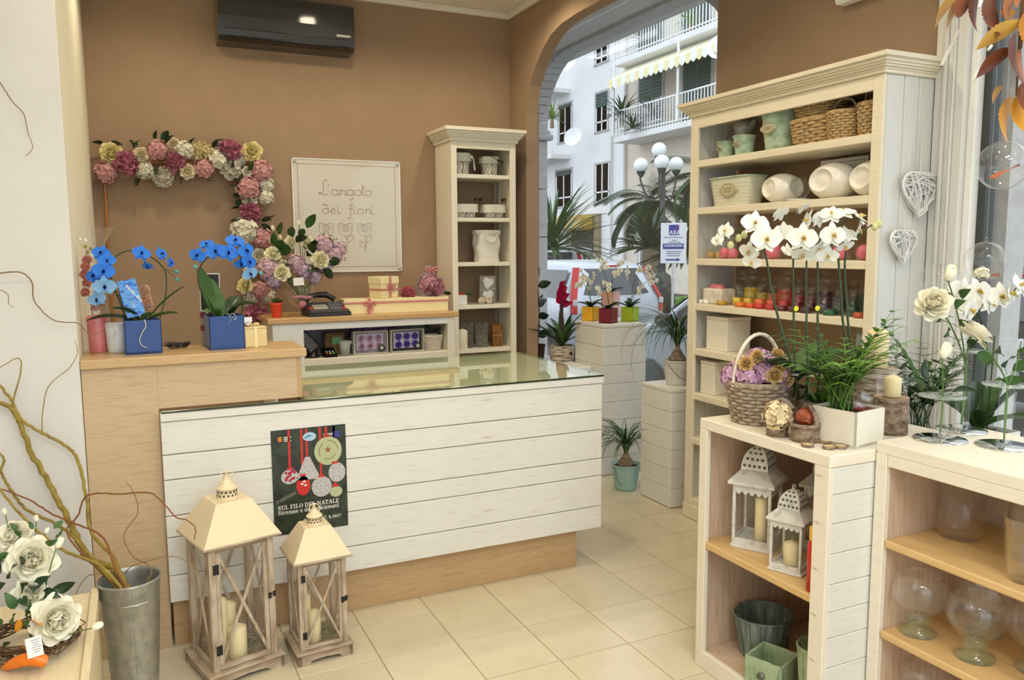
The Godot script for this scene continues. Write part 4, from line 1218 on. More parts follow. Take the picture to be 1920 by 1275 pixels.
func counter_goods() -> void:
	var T := 1.1352
	var blue := pm(rgb8(44, 124, 232), 0.25)
	var pale := pm(rgb8(128, 178, 226), 0.25)
	var deep := pm(rgb8(24, 34, 130), 0.1)
	M.blue_pot = mat(rgb8(46, 78, 142), 0.28)
	# first blue orchid
	var p1 := V(0.009, T, -3.355)
	var t := thing("blue_orchid", "blue orchid trained in a hoop, blue pot with root hanging", "potted plant", p1, 3.0, "blue orchids on the reception block")
	cube_pot(t, 0.127, 0.128, M.blue_pot, M.bark)
	var inv := t.transform.affine_inverse()
	var arc := []
	for q in [V(-0.041, 1.254, -3.355), V(-0.065, 1.344, -3.35), V(-0.086, 1.425, -3.34), V(-0.082, 1.484, -3.34), V(-0.041, 1.517, -3.34), V(0.004, 1.523, -3.34), V(0.058, 1.497, -3.34), V(0.099, 1.451, -3.345), V(0.103, 1.39, -3.35), V(0.093, 1.328, -3.355), V(0.07, 1.252, -3.36)]: arc.append(inv * q)
	stem(t, "flower_stem", arc, 0.0032, 0.0026, M.stem_dark)
	var fl := [[V(-0.111, 1.516, -3.31), V(-0.3, 0.35, 0.9), 0.034, blue], [V(-0.095, 1.489, -3.29), V(0.1, 0.1, 1), 0.032, blue], [V(-0.139, 1.435, -3.31), V(-0.6, 0.0, 0.8), 0.034, blue], [V(-0.107, 1.452, -3.28), V(0.0, 0.0, 1), 0.04, blue], [V(-0.107, 1.396, -3.28), V(0.0, -0.1, 1), 0.041, pale], [V(-0.135, 1.349, -3.3), V(-0.3, -0.3, 0.9), 0.034, pale], [V(0.022, 1.515, -3.3), V(0.2, 0.2, 1), 0.034, blue], [V(0.089, 1.511, -3.31), V(0.7, 0.3, 0.7), 0.03, blue], [V(0.041, 1.467, -3.32), V(-0.5, -0.6, 0.6), 0.024, blue], [V(0.12, 1.478, -3.32), V(0.8, 0.0, 0.6), 0.024, blue]]
	for i in fl.size(): bloom(t, inv * fl[i][0], fl[i][1], fl[i][2], fl[i][3], deep, i, (i % 3 - 1) * 0.25)
	for q in [V(0.141, 1.441, -3.33), V(0.141, 1.412, -3.33)]:
		stem(t, "bud_stem", [inv * V(0.104, 1.451, -3.345), inv * q], 0.0012, 0.001, M.stem_dark)
		part(t, "flower_bud", MB.new().ball(inv * q, V(0.008, 0.0075, 0.0075), 10, 7), mat(rgb8(70, 150, 150), 0.5))
	orchid_leaf(t, V(-0.02, 0.12, 0), 3.3, 0.35, 0.17, 0.05, 0.7, M.dark_leaf)
	orchid_leaf(t, V(-0.03, 0.12, 0.0), 4.2, 1.25, 0.15, 0.06, 0.2, M.dark_leaf)
	orchid_leaf(t, V(-0.01, 0.12, 0.02), 2.6, 0.9, 0.12, 0.045, 0.9, M.dark_leaf)
	orchid_leaf(t, V(0.02, 0.12, -0.01), 0.15, 0.9, 0.19, 0.035, 0.35, M.green_leaf)
	orchid_leaf(t, V(0.02, 0.12, 0.01), 0.4, 0.5, 0.12, 0.04, 0.6, M.green_leaf)
	orchid_leaf(t, V(0.0, 0.12, 0.02), 0.9, 0.7, 0.08, 0.04, 0.6, M.green_leaf)
	var rt := []
	for q in [V(0.01, 1.248, -3.35), V(0.019, 1.264, -3.29), V(0.022, 1.24, -3.286), V(0.011, 1.221, -3.286), V(-0.001, 1.191, -3.286), V(0.005, 1.169, -3.286), V(0.023, 1.16, -3.286)]: rt.append(inv * q)
	stem(t, "aerial_root", rt, 0.0022, 0.0014, mat(rgb8(212, 208, 196), 0.7))
	# plant card
	var cd := solo("plant_card", "tilted blue printed plant card standing in front orchid pot", "card", MB.new().box(V(0, 0.07, 0), V(0.064, 0.14, 0.001), 0.0), grainy(noise(0.02, [[0.0, rgb8(50, 40, 160)], [0.35, rgb8(40, 110, 210)], [0.6, rgb8(90, 180, 236)], [1.0, rgb8(110, 70, 200)]], 128, 3), V(6, 18, 6), 0.25), V(-0.007, 1.278, -3.31), V(-6, 0, 12))
	for k in 9:
		var an := PI * (0.12 + 0.095 * k)
		part(cd, "printed_vein", MB.new().tube([V(0, 0.03, 0.0008), V(cos(an) * 0.026, 0.03 + sin(an) * 0.075, 0.0008)], [0.0012, 0.0006], 4), mat(rgb8(150, 206, 246), 0.4))
	words(cd, "printed_words", "Wonder Blue", V(-0.012, 0.118, 0.0008), 0.0095, M.white, V(0, 0, -62), "Droid Sans", 700)
	part(cd, "printed_flower", MB.new().ball(V(-0.014, 0.022, 0.0008), V(0.008, 0.008, 0.0004), 10, 6), mat(rgb8(190, 226, 250), 0.4))
	# second blue orchid
	var p2 := V(0.307, T, -3.36)
	t = thing("blue_orchid", "blue orchid hoop of dense flowers beside small gift box", "potted plant", p2, 4.0, "blue orchids on the reception block")
	cube_pot(t, 0.132, 0.132, M.blue_pot, M.bark)
	inv = t.transform.affine_inverse()
	arc = []
	for q in [V(0.256, 1.265, -3.36), V(0.229, 1.355, -3.36), V(0.218, 1.418, -3.35), V(0.233, 1.468, -3.35), V(0.274, 1.507, -3.345), V(0.328, 1.521, -3.34), V(0.377, 1.5, -3.34), V(0.406, 1.446, -3.345), V(0.401, 1.372, -3.35), V(0.373, 1.265, -3.36)]: arc.append(inv * q)
	stem(t, "flower_stem", arc, 0.0032, 0.0026, M.stem_dark)
	fl = [[V(0.219, 1.505, -3.31), V(-0.5, 0.1, 0.85), 0.034, blue], [V(0.255, 1.546, -3.33), V(-0.3, 0.6, 0.6), 0.03, blue], [V(0.28, 1.521, -3.29), V(-0.1, 0.1, 1), 0.038, blue], [V(0.327, 1.515, -3.28), V(0.05, 0.05, 1), 0.04, blue], [V(0.356, 1.558, -3.31), V(0.2, 0.6, 0.7), 0.04, blue], [V(0.392, 1.521, -3.29), V(0.4, 0.2, 0.9), 0.038, blue], [V(0.401, 1.479, -3.28), V(0.5, -0.1, 0.9), 0.036, blue], [V(0.376, 1.471, -3.31), V(0.0, -0.5, 0.8), 0.03, blue], [V(0.404, 1.433, -3.29), V(0.3, -0.2, 0.9), 0.034, pale]]
	for i in fl.size(): bloom(t, inv * fl[i][0], fl[i][1], fl[i][2], fl[i][3], deep, i, (i % 3 - 1) * 0.3)
	for q in [V(0.209, 1.46, -3.33), V(0.452, 1.431, -3.33)]: part(t, "flower_bud", MB.new().ball(inv * q, V(0.009, 0.008, 0.008), 10, 7), mat(rgb8(90, 170, 176), 0.5))
	orchid_leaf(t, V(-0.03, 0.125, 0.0), 3.9, 1.2, 0.2, 0.085, -0.1, M.green_leaf)
	orchid_leaf(t, V(-0.01, 0.125, 0.0), 4.3, 1.1, 0.17, 0.07, 0.1, M.green_leaf)
	orchid_leaf(t, V(0.01, 0.125, 0.0), 0.1, 0.9, 0.15, 0.05, 1.5, M.dark_leaf)
	orchid_leaf(t, V(0.02, 0.125, 0.0), 5.4, 0.9, 0.12, 0.075, 0.6, M.dark_leaf)
	orchid_leaf(t, V(-0.02, 0.125, 0.02), 2.3, 0.8, 0.09, 0.05, 1.3, M.green_leaf)
	stem(t, "aerial_root", [inv * V(0.327, 1.271, -3.3), inv * V(0.337, 1.276, -3.286), inv * V(0.346, 1.259, -3.286), inv * V(0.34, 1.251, -3.286), inv * V(0.333, 1.264, -3.286)], 0.0014, 0.0008, mat(rgb8(206, 204, 196), 0.7))
	stem(t, "aerial_root", [inv * V(0.311, 1.276, -3.3), inv * V(0.321, 1.272, -3.286), inv * V(0.326, 1.251, -3.286), inv * V(0.318, 1.239, -3.286)], 0.0012, 0.0006, mat(rgb8(206, 204, 196), 0.7))
	# small white pot, pink wrapped vase, clear cone
	t = thing("ceramic_pot", "white marbled ceramic pot behind the first blue pot", "pot", V(-0.078, T, -3.41))
	part(t, "pot", MB.new().lathe([Vector2(0, 0.0), Vector2(0.034, 0.0), Vector2(0.036, 0.004), Vector2(0.042, 0.11), Vector2(0.039, 0.112), Vector2(0.034, 0.02), Vector2(0, 0.02)], 28), grainy(noise(0.02, [[0.0, rgb8(150, 158, 164)], [0.3, rgb8(206, 210, 214)], [1.0, rgb8(222, 225, 228)]], 128, 4), V(5, 5, 5), 0.25))
	t = thing("wrapped_vase", "pink vase in clear cellophane flared wide at top", "vase", V(-0.145, T, -3.455))
	part(t, "vase_body", MB.new().lathe([Vector2(0, 0), Vector2(0.032, 0), Vector2(0.034, 0.004), Vector2(0.038, 0.13), Vector2(0.036, 0.14), Vector2(0.03, 0.142), Vector2(0.028, 0.02), Vector2(0, 0.02)], 28), mat(rgb8(226, 128, 132), 0.2))
	part(t, "cellophane", MB.new().lathe([Vector2(0.041, 0.0), Vector2(0.042, 0.15), Vector2(0.03, 0.30), Vector2(0.02, 0.345), Vector2(0.045, 0.42), Vector2(0.077, 0.478)], 14, Vector3.ZERO, func(a: float, y: float) -> float: return 1.0 + 0.05 * sin(a * 7.0 + y * 20.0)), M.vase)
	var sal := pm(rgb8(238, 160, 146))
	for q in [V(-0.166, 1.49, -3.45), V(-0.173, 1.464, -3.44), V(-0.178, 1.434, -3.44), V(-0.171, 1.403, -3.44), V(-0.179, 1.367, -3.44), V(-0.126, 1.331, -3.44), V(-0.149, 1.311, -3.44)]: put(t, "blossom", K.peony[0], sal, q - t.position, V(R(-0.5, 0.5), 0.3, 0.9), 0.021, 1.0)
	stem(t, "flower_stalk", [V(0, 0.02, 0), V(-0.169, 1.382, -3.455) - t.position, V(-0.166, 1.528, -3.455) - t.position], 0.002, 0.0015, M.stem_green)
	for q in [V(-0.169, 1.54, -3.45), V(-0.163, 1.52, -3.45), V(-0.151, 1.532, -3.45)]: part(t, "flower_bud", MB.new().ball(q - t.position, V(0.006, 0.008, 0.006), 8, 6), mat(rgb8(150, 140, 70), 0.6))
	t = thing("peach_blossom", "peach coloured blossom sprig behind the plant card", "flowers", V(0.02, T, -3.46))
	for q in [V(0.029, 1.371, -3.46), V(0.033, 1.339, -3.46), V(0.022, 1.314, -3.46), V(0.037, 1.313, -3.46), V(-0.068, 1.365, -3.46)]: put(t, "blossom", K.peony[1], pm(rgb8(246, 200, 168)), q - t.position, V(0.3, 0.2, 0.9), 0.022)
	stem(t, "flower_stalk", [V(0, 0, 0), V(0.01, 0.1, 0), V(0.028, 1.366, -3.46) - t.position], 0.002, 0.0015, M.stem_green)
	# bundle of cable
	var cb := MB.new()
	rng.seed = 3
	for k in 5:
		var pts := []
		for j in 11:
			var an := TAU * j / 10.0
			pts.append(V(cos(an) * (0.033 + 0.004 * k), 0.006 + 0.004 * k + 0.005 * sin(an * 2.0), sin(an) * 0.011))
		cb.tube(pts, 0.0016, 5)
	cb.tube([V(-0.03, 0.01, 0), V(-0.05, 0.012, 0.004), V(-0.062, 0.022, 0.0), V(-0.07, 0.005, -0.01)], 0.0014, 5)
	cb.ball(V(0, 0.014, 0), V(0.008, 0.013, 0.013), 8, 6)
	solo("cable_bundle", "tied bundle of thin black cable between the blue orchids", "cable", cb, M.black, V(0.135, T, -3.42))
	# little gift box with a white tag
	t = thing("gift_box", "little cream gift box with white heart tag on oak top", "box", V(0.416, T, -3.345), 8.0)
	var crm := mat(rgb8(222, 202, 150), 0.55)
	part(t, "box_body", MB.new().bb(V(-0.045, 0, -0.035), V(0.045, 0.075, 0.035), 0.004), crm)
	part(t, "box_flap", MB.new().bb(V(-0.046, 0.075, -0.036), V(0.046, 0.082, 0.036), 0.003), crm)
	part(t, "ribbon", MB.new().bb(V(-0.006, 0.0, 0.0352), V(0.006, 0.082, 0.0362)).bb(V(-0.006, 0.082, -0.036), V(0.006, 0.083, 0.036)), mat(rgb8(238, 224, 180), 0.4))
	part(t, "bow", MB.new().ball(V(-0.018, 0.09, 0), V(0.016, 0.008, 0.008), 10, 6).ball(V(0.012, 0.09, 0), V(0.016, 0.008, 0.008), 10, 6), mat(rgb8(206, 186, 130), 0.4))
	var tag_p := PackedVector2Array([Vector2(-0.017, 0.03), Vector2(0.017, 0.03), Vector2(0.017, 0.012), Vector2(0.0, -0.004), Vector2(-0.017, 0.012)])
	var tg := MB.new()
	tg.prism(tag_p, 0.001)
	part(t, "gift_tag", tg, M.white, V(-0.026, 0.092, 0.02))
	var hp := MB.new()
	hp.prism(PackedVector2Array([Vector2(-0.009, 0.011), Vector2(0.009, 0.011), Vector2(0.0, 0.002)]), 0.0006)
	part(t, "printed_heart", hp, mat(rgb8(172, 172, 176), 0.6), V(-0.026, 0.0925, 0.0212))
	# slate board with a striped box under it, behind the second orchid
	t = thing("slate_board", "small black slate board with white edge behind blue orchid", "board", V(0.268, T, -3.46), 0)
	part(t, "slate", MB.new().bb(V(-0.036, 0.145, -0.004), V(0.036, 0.292, 0.0), 0.001), mat(rgb8(46, 46, 44), 0.7))
	part(t, "slate_edge", MB.new().bb(V(-0.039, 0.142, -0.005), V(0.039, 0.146, 0.001)).bb(V(-0.039, 0.291, -0.005), V(0.039, 0.295, 0.001)).bb(V(-0.039, 0.146, -0.005), V(-0.036, 0.291, 0.001)).bb(V(0.036, 0.146, -0.005), V(0.039, 0.291, 0.001)), M.white)
	part(t, "slate_foot", MB.new().bb(V(-0.04, 0.0, -0.03), V(0.04, 0.142, -0.002), 0.003), mat(rgb8(150, 138, 118), 0.6))
	var stp := MB.new()
	for y in [0.062, 0.115]: stp.bb(V(-0.0412, y, -0.031), V(0.041, y + 0.022, -0.0012))
	part(t, "painted_stripe", stp, mat(rgb8(126, 38, 50), 0.6))

# ---------------------------------------------------------------- against the back wall
func bouquet_leaf_set(t: Node, list: Array, m: Material, size: float) -> void:
	for q in list: put(t, "leaf", K.leaf, m, q[0] - t.position, q[1], size, 0.0)

func stroke(t: Node, called: String, pts: Array, r: float, m: Material, closed := false) -> void:
	var p := []
	for q in pts: p.append(V(q.x, q.y, 0))
	part(t, called, MB.new().tube(smooth_path(p, 4), r, 5), m)

func arc2(cx: float, cy: float, rx: float, ry: float, a0: float, a1: float, n := 7) -> Array:
	var o := []
	for i in n + 1:
		var a := deg_to_rad(lerpf(a0, a1, float(i) / n))
		o.append(Vector2(cx + cos(a) * rx, cy + sin(a) * ry))
	return o

# hand lettering: every letter is one or two pen strokes in a box one unit high
func pen_letter(ch: String) -> Array:
	match ch:
		"L": return [[Vector2(0.78, 1.45), Vector2(0.85, 1.6), Vector2(0.68, 1.62), Vector2(0.5, 1.4), Vector2(0.62, 1.2), Vector2(0.82, 1.35)].slice(0, 3) + [Vector2(0.52, 1.5), Vector2(0.42, 1.2), Vector2(0.46, 0.8), Vector2(0.36, 0.3), Vector2(0.1, 0.06), Vector2(-0.08, 0.12), Vector2(0.0, 0.26), Vector2(0.3, 0.12), Vector2(0.62, 0.0), Vector2(0.86, 0.12)]]
		"'": return [[Vector2(0.1, 1.6), Vector2(0.04, 1.25)]]
		"a": return [arc2(0.4, 0.42, 0.36, 0.42, 20, 380, 10), [Vector2(0.74, 0.8), Vector2(0.74, 0.2), Vector2(0.84, 0.02), Vector2(1.0, 0.12)]]
		"n": return [[Vector2(0.05, 0.75), Vector2(0.14, 0.8), Vector2(0.14, 0.0)], [Vector2(0.14, 0.5), Vector2(0.4, 0.82), Vector2(0.62, 0.6), Vector2(0.62, 0.15), Vector2(0.74, 0.0), Vector2(0.9, 0.12)]]
		"g": return [arc2(0.4, 0.44, 0.36, 0.4, 20, 380, 10), [Vector2(0.74, 0.8), Vector2(0.74, 0.0), Vector2(0.7, -0.5), Vector2(0.5, -0.72), Vector2(0.28, -0.6)]]
		"o": return [arc2(0.42, 0.42, 0.38, 0.42, 60, 420, 11)]
		"l": return [[Vector2(0.02, 0.4), Vector2(0.36, 1.1), Vector2(0.34, 1.5), Vector2(0.16, 1.46), Vector2(0.14, 0.9), Vector2(0.18, 0.2), Vector2(0.32, 0.0), Vector2(0.48, 0.12)]]
		"d": return [arc2(0.4, 0.42, 0.36, 0.42, 20, 380, 10), [Vector2(0.74, 0.2), Vector2(0.76, 0.8), Vector2(0.6, 1.3), Vector2(0.3, 1.5), Vector2(0.12, 1.36), Vector2(0.2, 1.22)]]
		"e": return [[Vector2(0.1, 0.4), Vector2(0.56, 0.48), Vector2(0.5, 0.78), Vector2(0.24, 0.8), Vector2(0.06, 0.42), Vector2(0.26, 0.02), Vector2(0.62, 0.16)]]
		"i": return [[Vector2(0.12, 0.8), Vector2(0.12, 0.2), Vector2(0.24, 0.0), Vector2(0.4, 0.12)], arc2(0.13, 1.12, 0.03, 0.03, 0, 360, 5)]
		"f": return [[Vector2(0.66, 1.4), Vector2(0.5, 1.62), Vector2(0.34, 1.3), Vector2(0.34, 0.4), Vector2(0.3, -0.5), Vector2(0.1, -0.72), Vector2(-0.06, -0.56)], [Vector2(0.1, 0.8), Vector2(0.6, 0.82)]]
		"r": return [[Vector2(0.06, 0.75), Vector2(0.14, 0.8), Vector2(0.14, 0.0)], [Vector2(0.14, 0.5), Vector2(0.34, 0.82), Vector2(0.52, 0.74), Vector2(0.56, 0.3), Vector2(0.7, 0.1)]]
	return []

func back_goods() -> void:
	# air conditioner
	var a := thing("air_conditioner", "glossy black wall air conditioner below the ceiling", "air conditioner", V(0.9, 2.73, -5.2))
	var prof := PackedVector2Array([Vector2(0, 0.0), Vector2(0.13, 0.005), Vector2(0.16, 0.03), Vector2(0.172, 0.07), Vector2(0.178, 0.14), Vector2(0.176, 0.22), Vector2(0.17, 0.265), Vector2(0.15, 0.28), Vector2(0, 0.28)])
	var mb := MB.new()
	mb.xf = Transform3D(Basis(Vector3(0, 0, 1), Vector3(0, 1, 0), Vector3(1, 0, 0)), V(-0.385, 0, 0))
	mb.prism(prof, 0.77)
	part(a, "housing", mb, M.black_gloss)
	for s in [-1, 1]:
		var cpm := MB.new()
		cpm.xf = Transform3D(Basis(Vector3(0, 0, 1), Vector3(0, 1, 0), Vector3(1, 0, 0)), V(0.385 if s > 0 else -0.397, 0, 0))
		cpm.prism(prof, 0.012)
		part(a, "end_cap", cpm, M.black_gloss)
	part(a, "louvre", MB.new().bb(V(-0.36, 0.022, 0.15), V(0.36, 0.03, 0.171), 0.002).bb(V(-0.36, 0.068, 0.165), V(0.36, 0.072, 0.1755), 0.001), M.black)
	part(a, "maker_badge", MB.new().bb(V(0.285, 0.083, 0.172), V(0.37, 0.097, 0.178), 0.002), mat(rgb8(206, 206, 204), 0.3))
	part(a, "display_dot", MB.new().ball(V(0.378, 0.09, 0.177), 0.006, 8, 6), M.steel)
	# framed sign of the shop
	var s := thing("framed_sign", "square white framed sign with script lettering and drawn roses", "sign", V(0.915, 1.375, -5.198))
	part(s, "backing_board", MB.new().bb(V(0, 0, 0), V(0.705, 0.72, 0.008), 0.002), mat(rgb8(216, 212, 202), 0.5))
	part(s, "clear_cover", MB.new().quad(V(0, 0, 0.016), V(0.705, 0, 0.016), V(0.705, 0.72, 0.016), V(0, 0.72, 0.016), Vector3.BACK), M.glass)
	var fr := MB.new()
	fr.bb(V(0, 0, 0.008), V(0.705, 0.008, 0.012), 0.001).bb(V(0, 0.712, 0.008), V(0.705, 0.72, 0.012), 0.001).bb(V(0, 0, 0.008), V(0.008, 0.72, 0.012), 0.001).bb(V(0.697, 0, 0.008), V(0.705, 0.72, 0.012), 0.001)
	part(s, "frame_edge", fr, M.white)
	var ink := mat(rgb8(170, 144, 128), 0.6)
	var ln := MB.new()
	for q in [[0.035, 0.033, 0.67, 0.037], [0.035, 0.683, 0.67, 0.687], [0.035, 0.033, 0.039, 0.687], [0.666, 0.033, 0.67, 0.687]]: ln.bb(V(q[0], q[1], 0.008), V(q[2], q[3], 0.0086))
	part(s, "printed_border", ln, ink)
	for p in [[0.02, 0.02], [0.685, 0.02], [0.02, 0.70], [0.685, 0.70]]: part(s, "steel_stud", MB.new().lathe([Vector2(0.0085, 0.008), Vector2(0.0085, 0.02), Vector2(0.006, 0.022), Vector2(0, 0.022)], 16), M.steel, V(p[0], p[1], 0.0), V(90, 0, 0))
	for line in [["L'angolo", 0.17, 0.495, 0.058, [0.0, 0.92, 1.28, 2.2, 3.0, 3.86, 4.62, 5.05]], ["dei  fiori", 0.182, 0.376, 0.0555, [0.0, 0.95, 1.75, 0, 0, 3.0, 3.62, 4.1, 5.05, 5.72]]]:
		var txt: String = line[0]
		for i in txt.length():
			for st in pen_letter(txt[i]):
				var pts := []
				for q in st: pts.append(V(line[1] + (line[4][i] + q.x) * line[3], line[2] + q.y * line[3] * (1.0 if txt[i] == "L" else 0.72), 0.0088))
				part(s, "letter_stroke", MB.new().tube(smooth_path(pts, 3), 0.0021, 5), ink)
	for k in 3:
		var cx := 0.205 + k * 0.125
		var cy := 0.277
		var outl := arc2(cx, cy - 0.004, 0.044, 0.038, 150, 390, 12)
		stroke2(s, outl, ink)
		stroke2(s, [Vector2(cx - 0.04, cy + 0.01), Vector2(cx - 0.048, cy + 0.033), Vector2(cx - 0.02, cy + 0.036), Vector2(cx, cy + 0.03), Vector2(cx + 0.02, cy + 0.038), Vector2(cx + 0.046, cy + 0.034), Vector2(cx + 0.04, cy + 0.008)], ink)
		var sp := []
		for j in 22: sp.append(Vector2(cx + cos(j * 0.72) * (0.004 + j * 0.0013), cy + 0.004 + sin(j * 0.72) * (0.004 + j * 0.0011)))
		stroke2(s, sp, ink)
		stroke2(s, [Vector2(cx + 0.002, cy - 0.045), Vector2(cx + 0.008, cy - 0.09), Vector2(cx + 0.004, cy - 0.15)], ink)
		for e in [[1, -0.07], [-1, -0.11]]:
			var lx: float = cx + 0.006
			var ly: float = cy + e[1]
			stroke2(s, [Vector2(lx, ly - 0.01), Vector2(lx + e[0] * 0.012, ly + 0.022), Vector2(lx + e[0] * 0.04, ly + 0.03), Vector2(lx + e[0] * 0.036, ly + 0.004), Vector2(lx + e[0] * 0.014, ly - 0.012), Vector2(lx, ly - 0.01)], ink)
	garland()
	bouquet()
	sideboard_goods()
	corner_case_goods()

func stroke2(t: Node, pts: Array, m: Material) -> void:
	var p := []
	for q in pts: p.append(V(q.x, q.y, 0.0088))
	part(t, "drawn_line", MB.new().tube(smooth_path(p, 3), 0.0014, 4), m)

func garland() -> void:
	var t := thing("flower_garland", "frame garland of pink, white and cream silk flowers on brown wall", "garland", V(0.3, 1.6, -5.17))
	var o := t.position
	var pole := mat(rgb8(176, 118, 60), 0.35, 0.4)
	part(t, "frame_pole", MB.new().tube([V(-0.135, 0.72, -5.16) - o, V(-0.135, 2.0, -5.16) - o], 0.008, 8), pole)
	part(t, "frame_pole", MB.new().tube([V(-0.16, 2.02, -5.165) - o, V(0.72, 2.05, -5.165) - o], 0.008, 8), pole)
	part(t, "frame_pole", MB.new().tube([V(0.69, 0.72, -5.165) - o, V(0.69, 2.05, -5.165) - o], 0.008, 8), pole)
	var col := {"y": pm(rgb8(242, 230, 170)), "c": pm(rgb8(244, 232, 198)), "w": pm(rgb8(240, 238, 218)), "p": pm(rgb8(226, 168, 170)), "m": pm(rgb8(200, 122, 142)), "l": pm(rgb8(190, 160, 190))}
	var list := [
		[V(-0.094, 2.068, -5.1), 20, "r", "y"], [V(-0.016, 2.016, -5.08), 22, "p", "m"], [V(-0.125, 1.961, -5.1), 20, "h", "p"], [V(0.063, 2.066, -5.1), 14, "r", "c"], [V(0.075, 1.98, -5.1), 16, "h", "w"], [V(0.148, 2.095, -5.09), 19, "h", "p"],
		[V(0.169, 1.94, -5.1), 19, "p", "w"], [V(0.239, 2.139, -5.12), 12, "r", "c"], [V(0.294, 2.103, -5.1), 18, "h", "w"], [V(0.246, 2.035, -5.08), 18, "p", "m"], [V(0.302, 1.981, -5.09), 15, "r", "c"], [V(0.387, 2.101, -5.1), 19, "p", "y"],
		[V(0.399, 1.999, -5.09), 19, "h", "p"], [V(0.44, 2.089, -5.08), 10, "r", "c"], [V(0.481, 2.055, -5.09), 20, "h", "w"], [V(0.549, 1.999, -5.1), 20, "p", "w"], [V(0.542, 2.112, -5.08), 22, "p", "m"], [V(0.672, 2.111, -5.1), 20, "r", "y"],
		[V(0.719, 1.995, -5.09), 22, "h", "p"], [V(0.637, 1.991, -5.08), 11, "r", "w"], [V(0.639, 1.894, -5.08), 23, "h", "p"], [V(0.747, 1.918, -5.11), 17, "h", "w"], [V(0.742, 1.84, -5.1), 16, "h", "w"], [V(0.648, 1.832, -5.1), 17, "p", "w"],
		[V(0.648, 1.745, -5.08), 22, "p", "m"], [V(0.606, 1.639, -5.07), 26, "h", "w"], [V(0.709, 1.592, -5.09), 21, "h", "p"], [V(0.689, 1.489, -5.09), 15, "r", "w"], [V(0.597, 1.305, -5.09), 16, "r", "y"], [V(0.69, 1.28, -5.09), 18, "h", "p"],
		[V(0.728, 1.239, -5.1), 16, "h", "w"], [V(0.652, 1.141, -5.08), 22, "p", "m"], [V(0.739, 1.354, -5.1), 15, "h", "l"], [V(0.729, 1.423, -5.1), 15, "h", "p"], [V(0.626, 1.21, -5.1), 15, "p", "w"], [V(0.636, 1.404, -5.12), 15, "h", "w"], [V(-0.077, 1.997, -5.12), 14, "p", "w"], [V(0.596, 2.06, -5.12), 14, "h", "w"], [V(0.214, 1.989, -5.12), 14, "h", "p"]]
	rng.seed = 19
	for q in list:
		var r: float = q[1] * 0.00312
		var d := V(R(-0.3, 0.3), R(-0.15, 0.3), 1.0)
		var names := {"r": "rose", "p": "peony", "h": "hydrangea"}
		var sh: Mesh = K.rose[0] if q[2] == "r" else (K.peony[randi_range_seeded(2)] if q[2] == "p" else K.hydra[randi_range_seeded(2)])
		var k := 1.2 if q[2] == "r" else (1.18 if q[2] == "p" else 1.05)
		put(t, names[q[2]], sh, col[q[3]], q[0] - o - V(0, 0, 0.02), d, r * k, R(0, TAU))
	var lf := [[V(-0.125, 2.115, -5.14), V(-0.8, 0.5, 0.2)], [V(-0.097, 2.121, -5.13), V(0.9, 0.3, 0.1)], [V(0.024, 2.097, -5.13), V(0.2, 1, 0.1)], [V(0.046, 2.104, -5.13), V(-0.5, 1, 0.2)], [V(0.144, 2.156, -5.12), V(-0.2, 1, 0.2)], [V(0.171, 2.156, -5.11), V(0.7, 0.8, 0.2)], [V(0.193, 2.133, -5.11), V(0.4, 1, 0.3)], [V(0.322, 2.133, -5.11), V(0.3, 1, 0.2)], [V(0.453, 2.121, -5.11), V(0.2, 1, 0.2)], [V(0.469, 2.132, -5.12), V(0.6, 0.8, 0)], [V(0.129, 1.992, -5.08), V(0.3, -0.8, 0.4)], [V(0.187, 2.044, -5.07), V(0.3, -1, 0.4)], [V(0.263, 1.953, -5.1), V(0.3, -1, 0.2)], [V(0.048, 1.932, -5.12), V(-0.6, -0.6, 0.2)], [V(0.401, 1.943, -5.12), V(0.8, -0.5, 0.2)], [V(0.608, 1.977, -5.07), V(-0.3, -0.8, 0.5)], [V(0.594, 1.932, -5.1), V(-1, -0.1, 0.2)], [V(0.608, 1.885, -5.1), V(-0.9, 0.3, 0.2)], [V(0.592, 1.863, -5.11), V(-0.8, -0.5, 0.2)], [V(0.585, 1.831, -5.11), V(-0.3, -1, 0.2)], [V(0.596, 1.806, -5.11), V(-0.6, -0.8, 0.3)], [V(0.725, 1.728, -5.1), V(1, -0.3, 0.2)], [V(0.708, 1.695, -5.1), V(0.9, 0.5, 0.1)], [V(0.713, 1.663, -5.1), V(0.4, -1, 0.2)], [V(0.602, 1.695, -5.12), V(-0.9, 0.3, 0.1)], [V(0.639, 1.994, -5.07), V(0.6, 0.7, 0.4)], [V(0.708, 1.679, -5.1), V(0.9, -0.7, 0.2)], [V(0.539, 2.005, -5.06), V(0.6, 0.8, 0.5)]]
	for q in lf: put(t, "leaf", K.leaf, M.dark_leaf, q[0] - o, q[1], R(0.055, 0.085), R(0, TAU))

func randi_range_seeded(n: int) -> int: return int(R(0, n - 0.001))

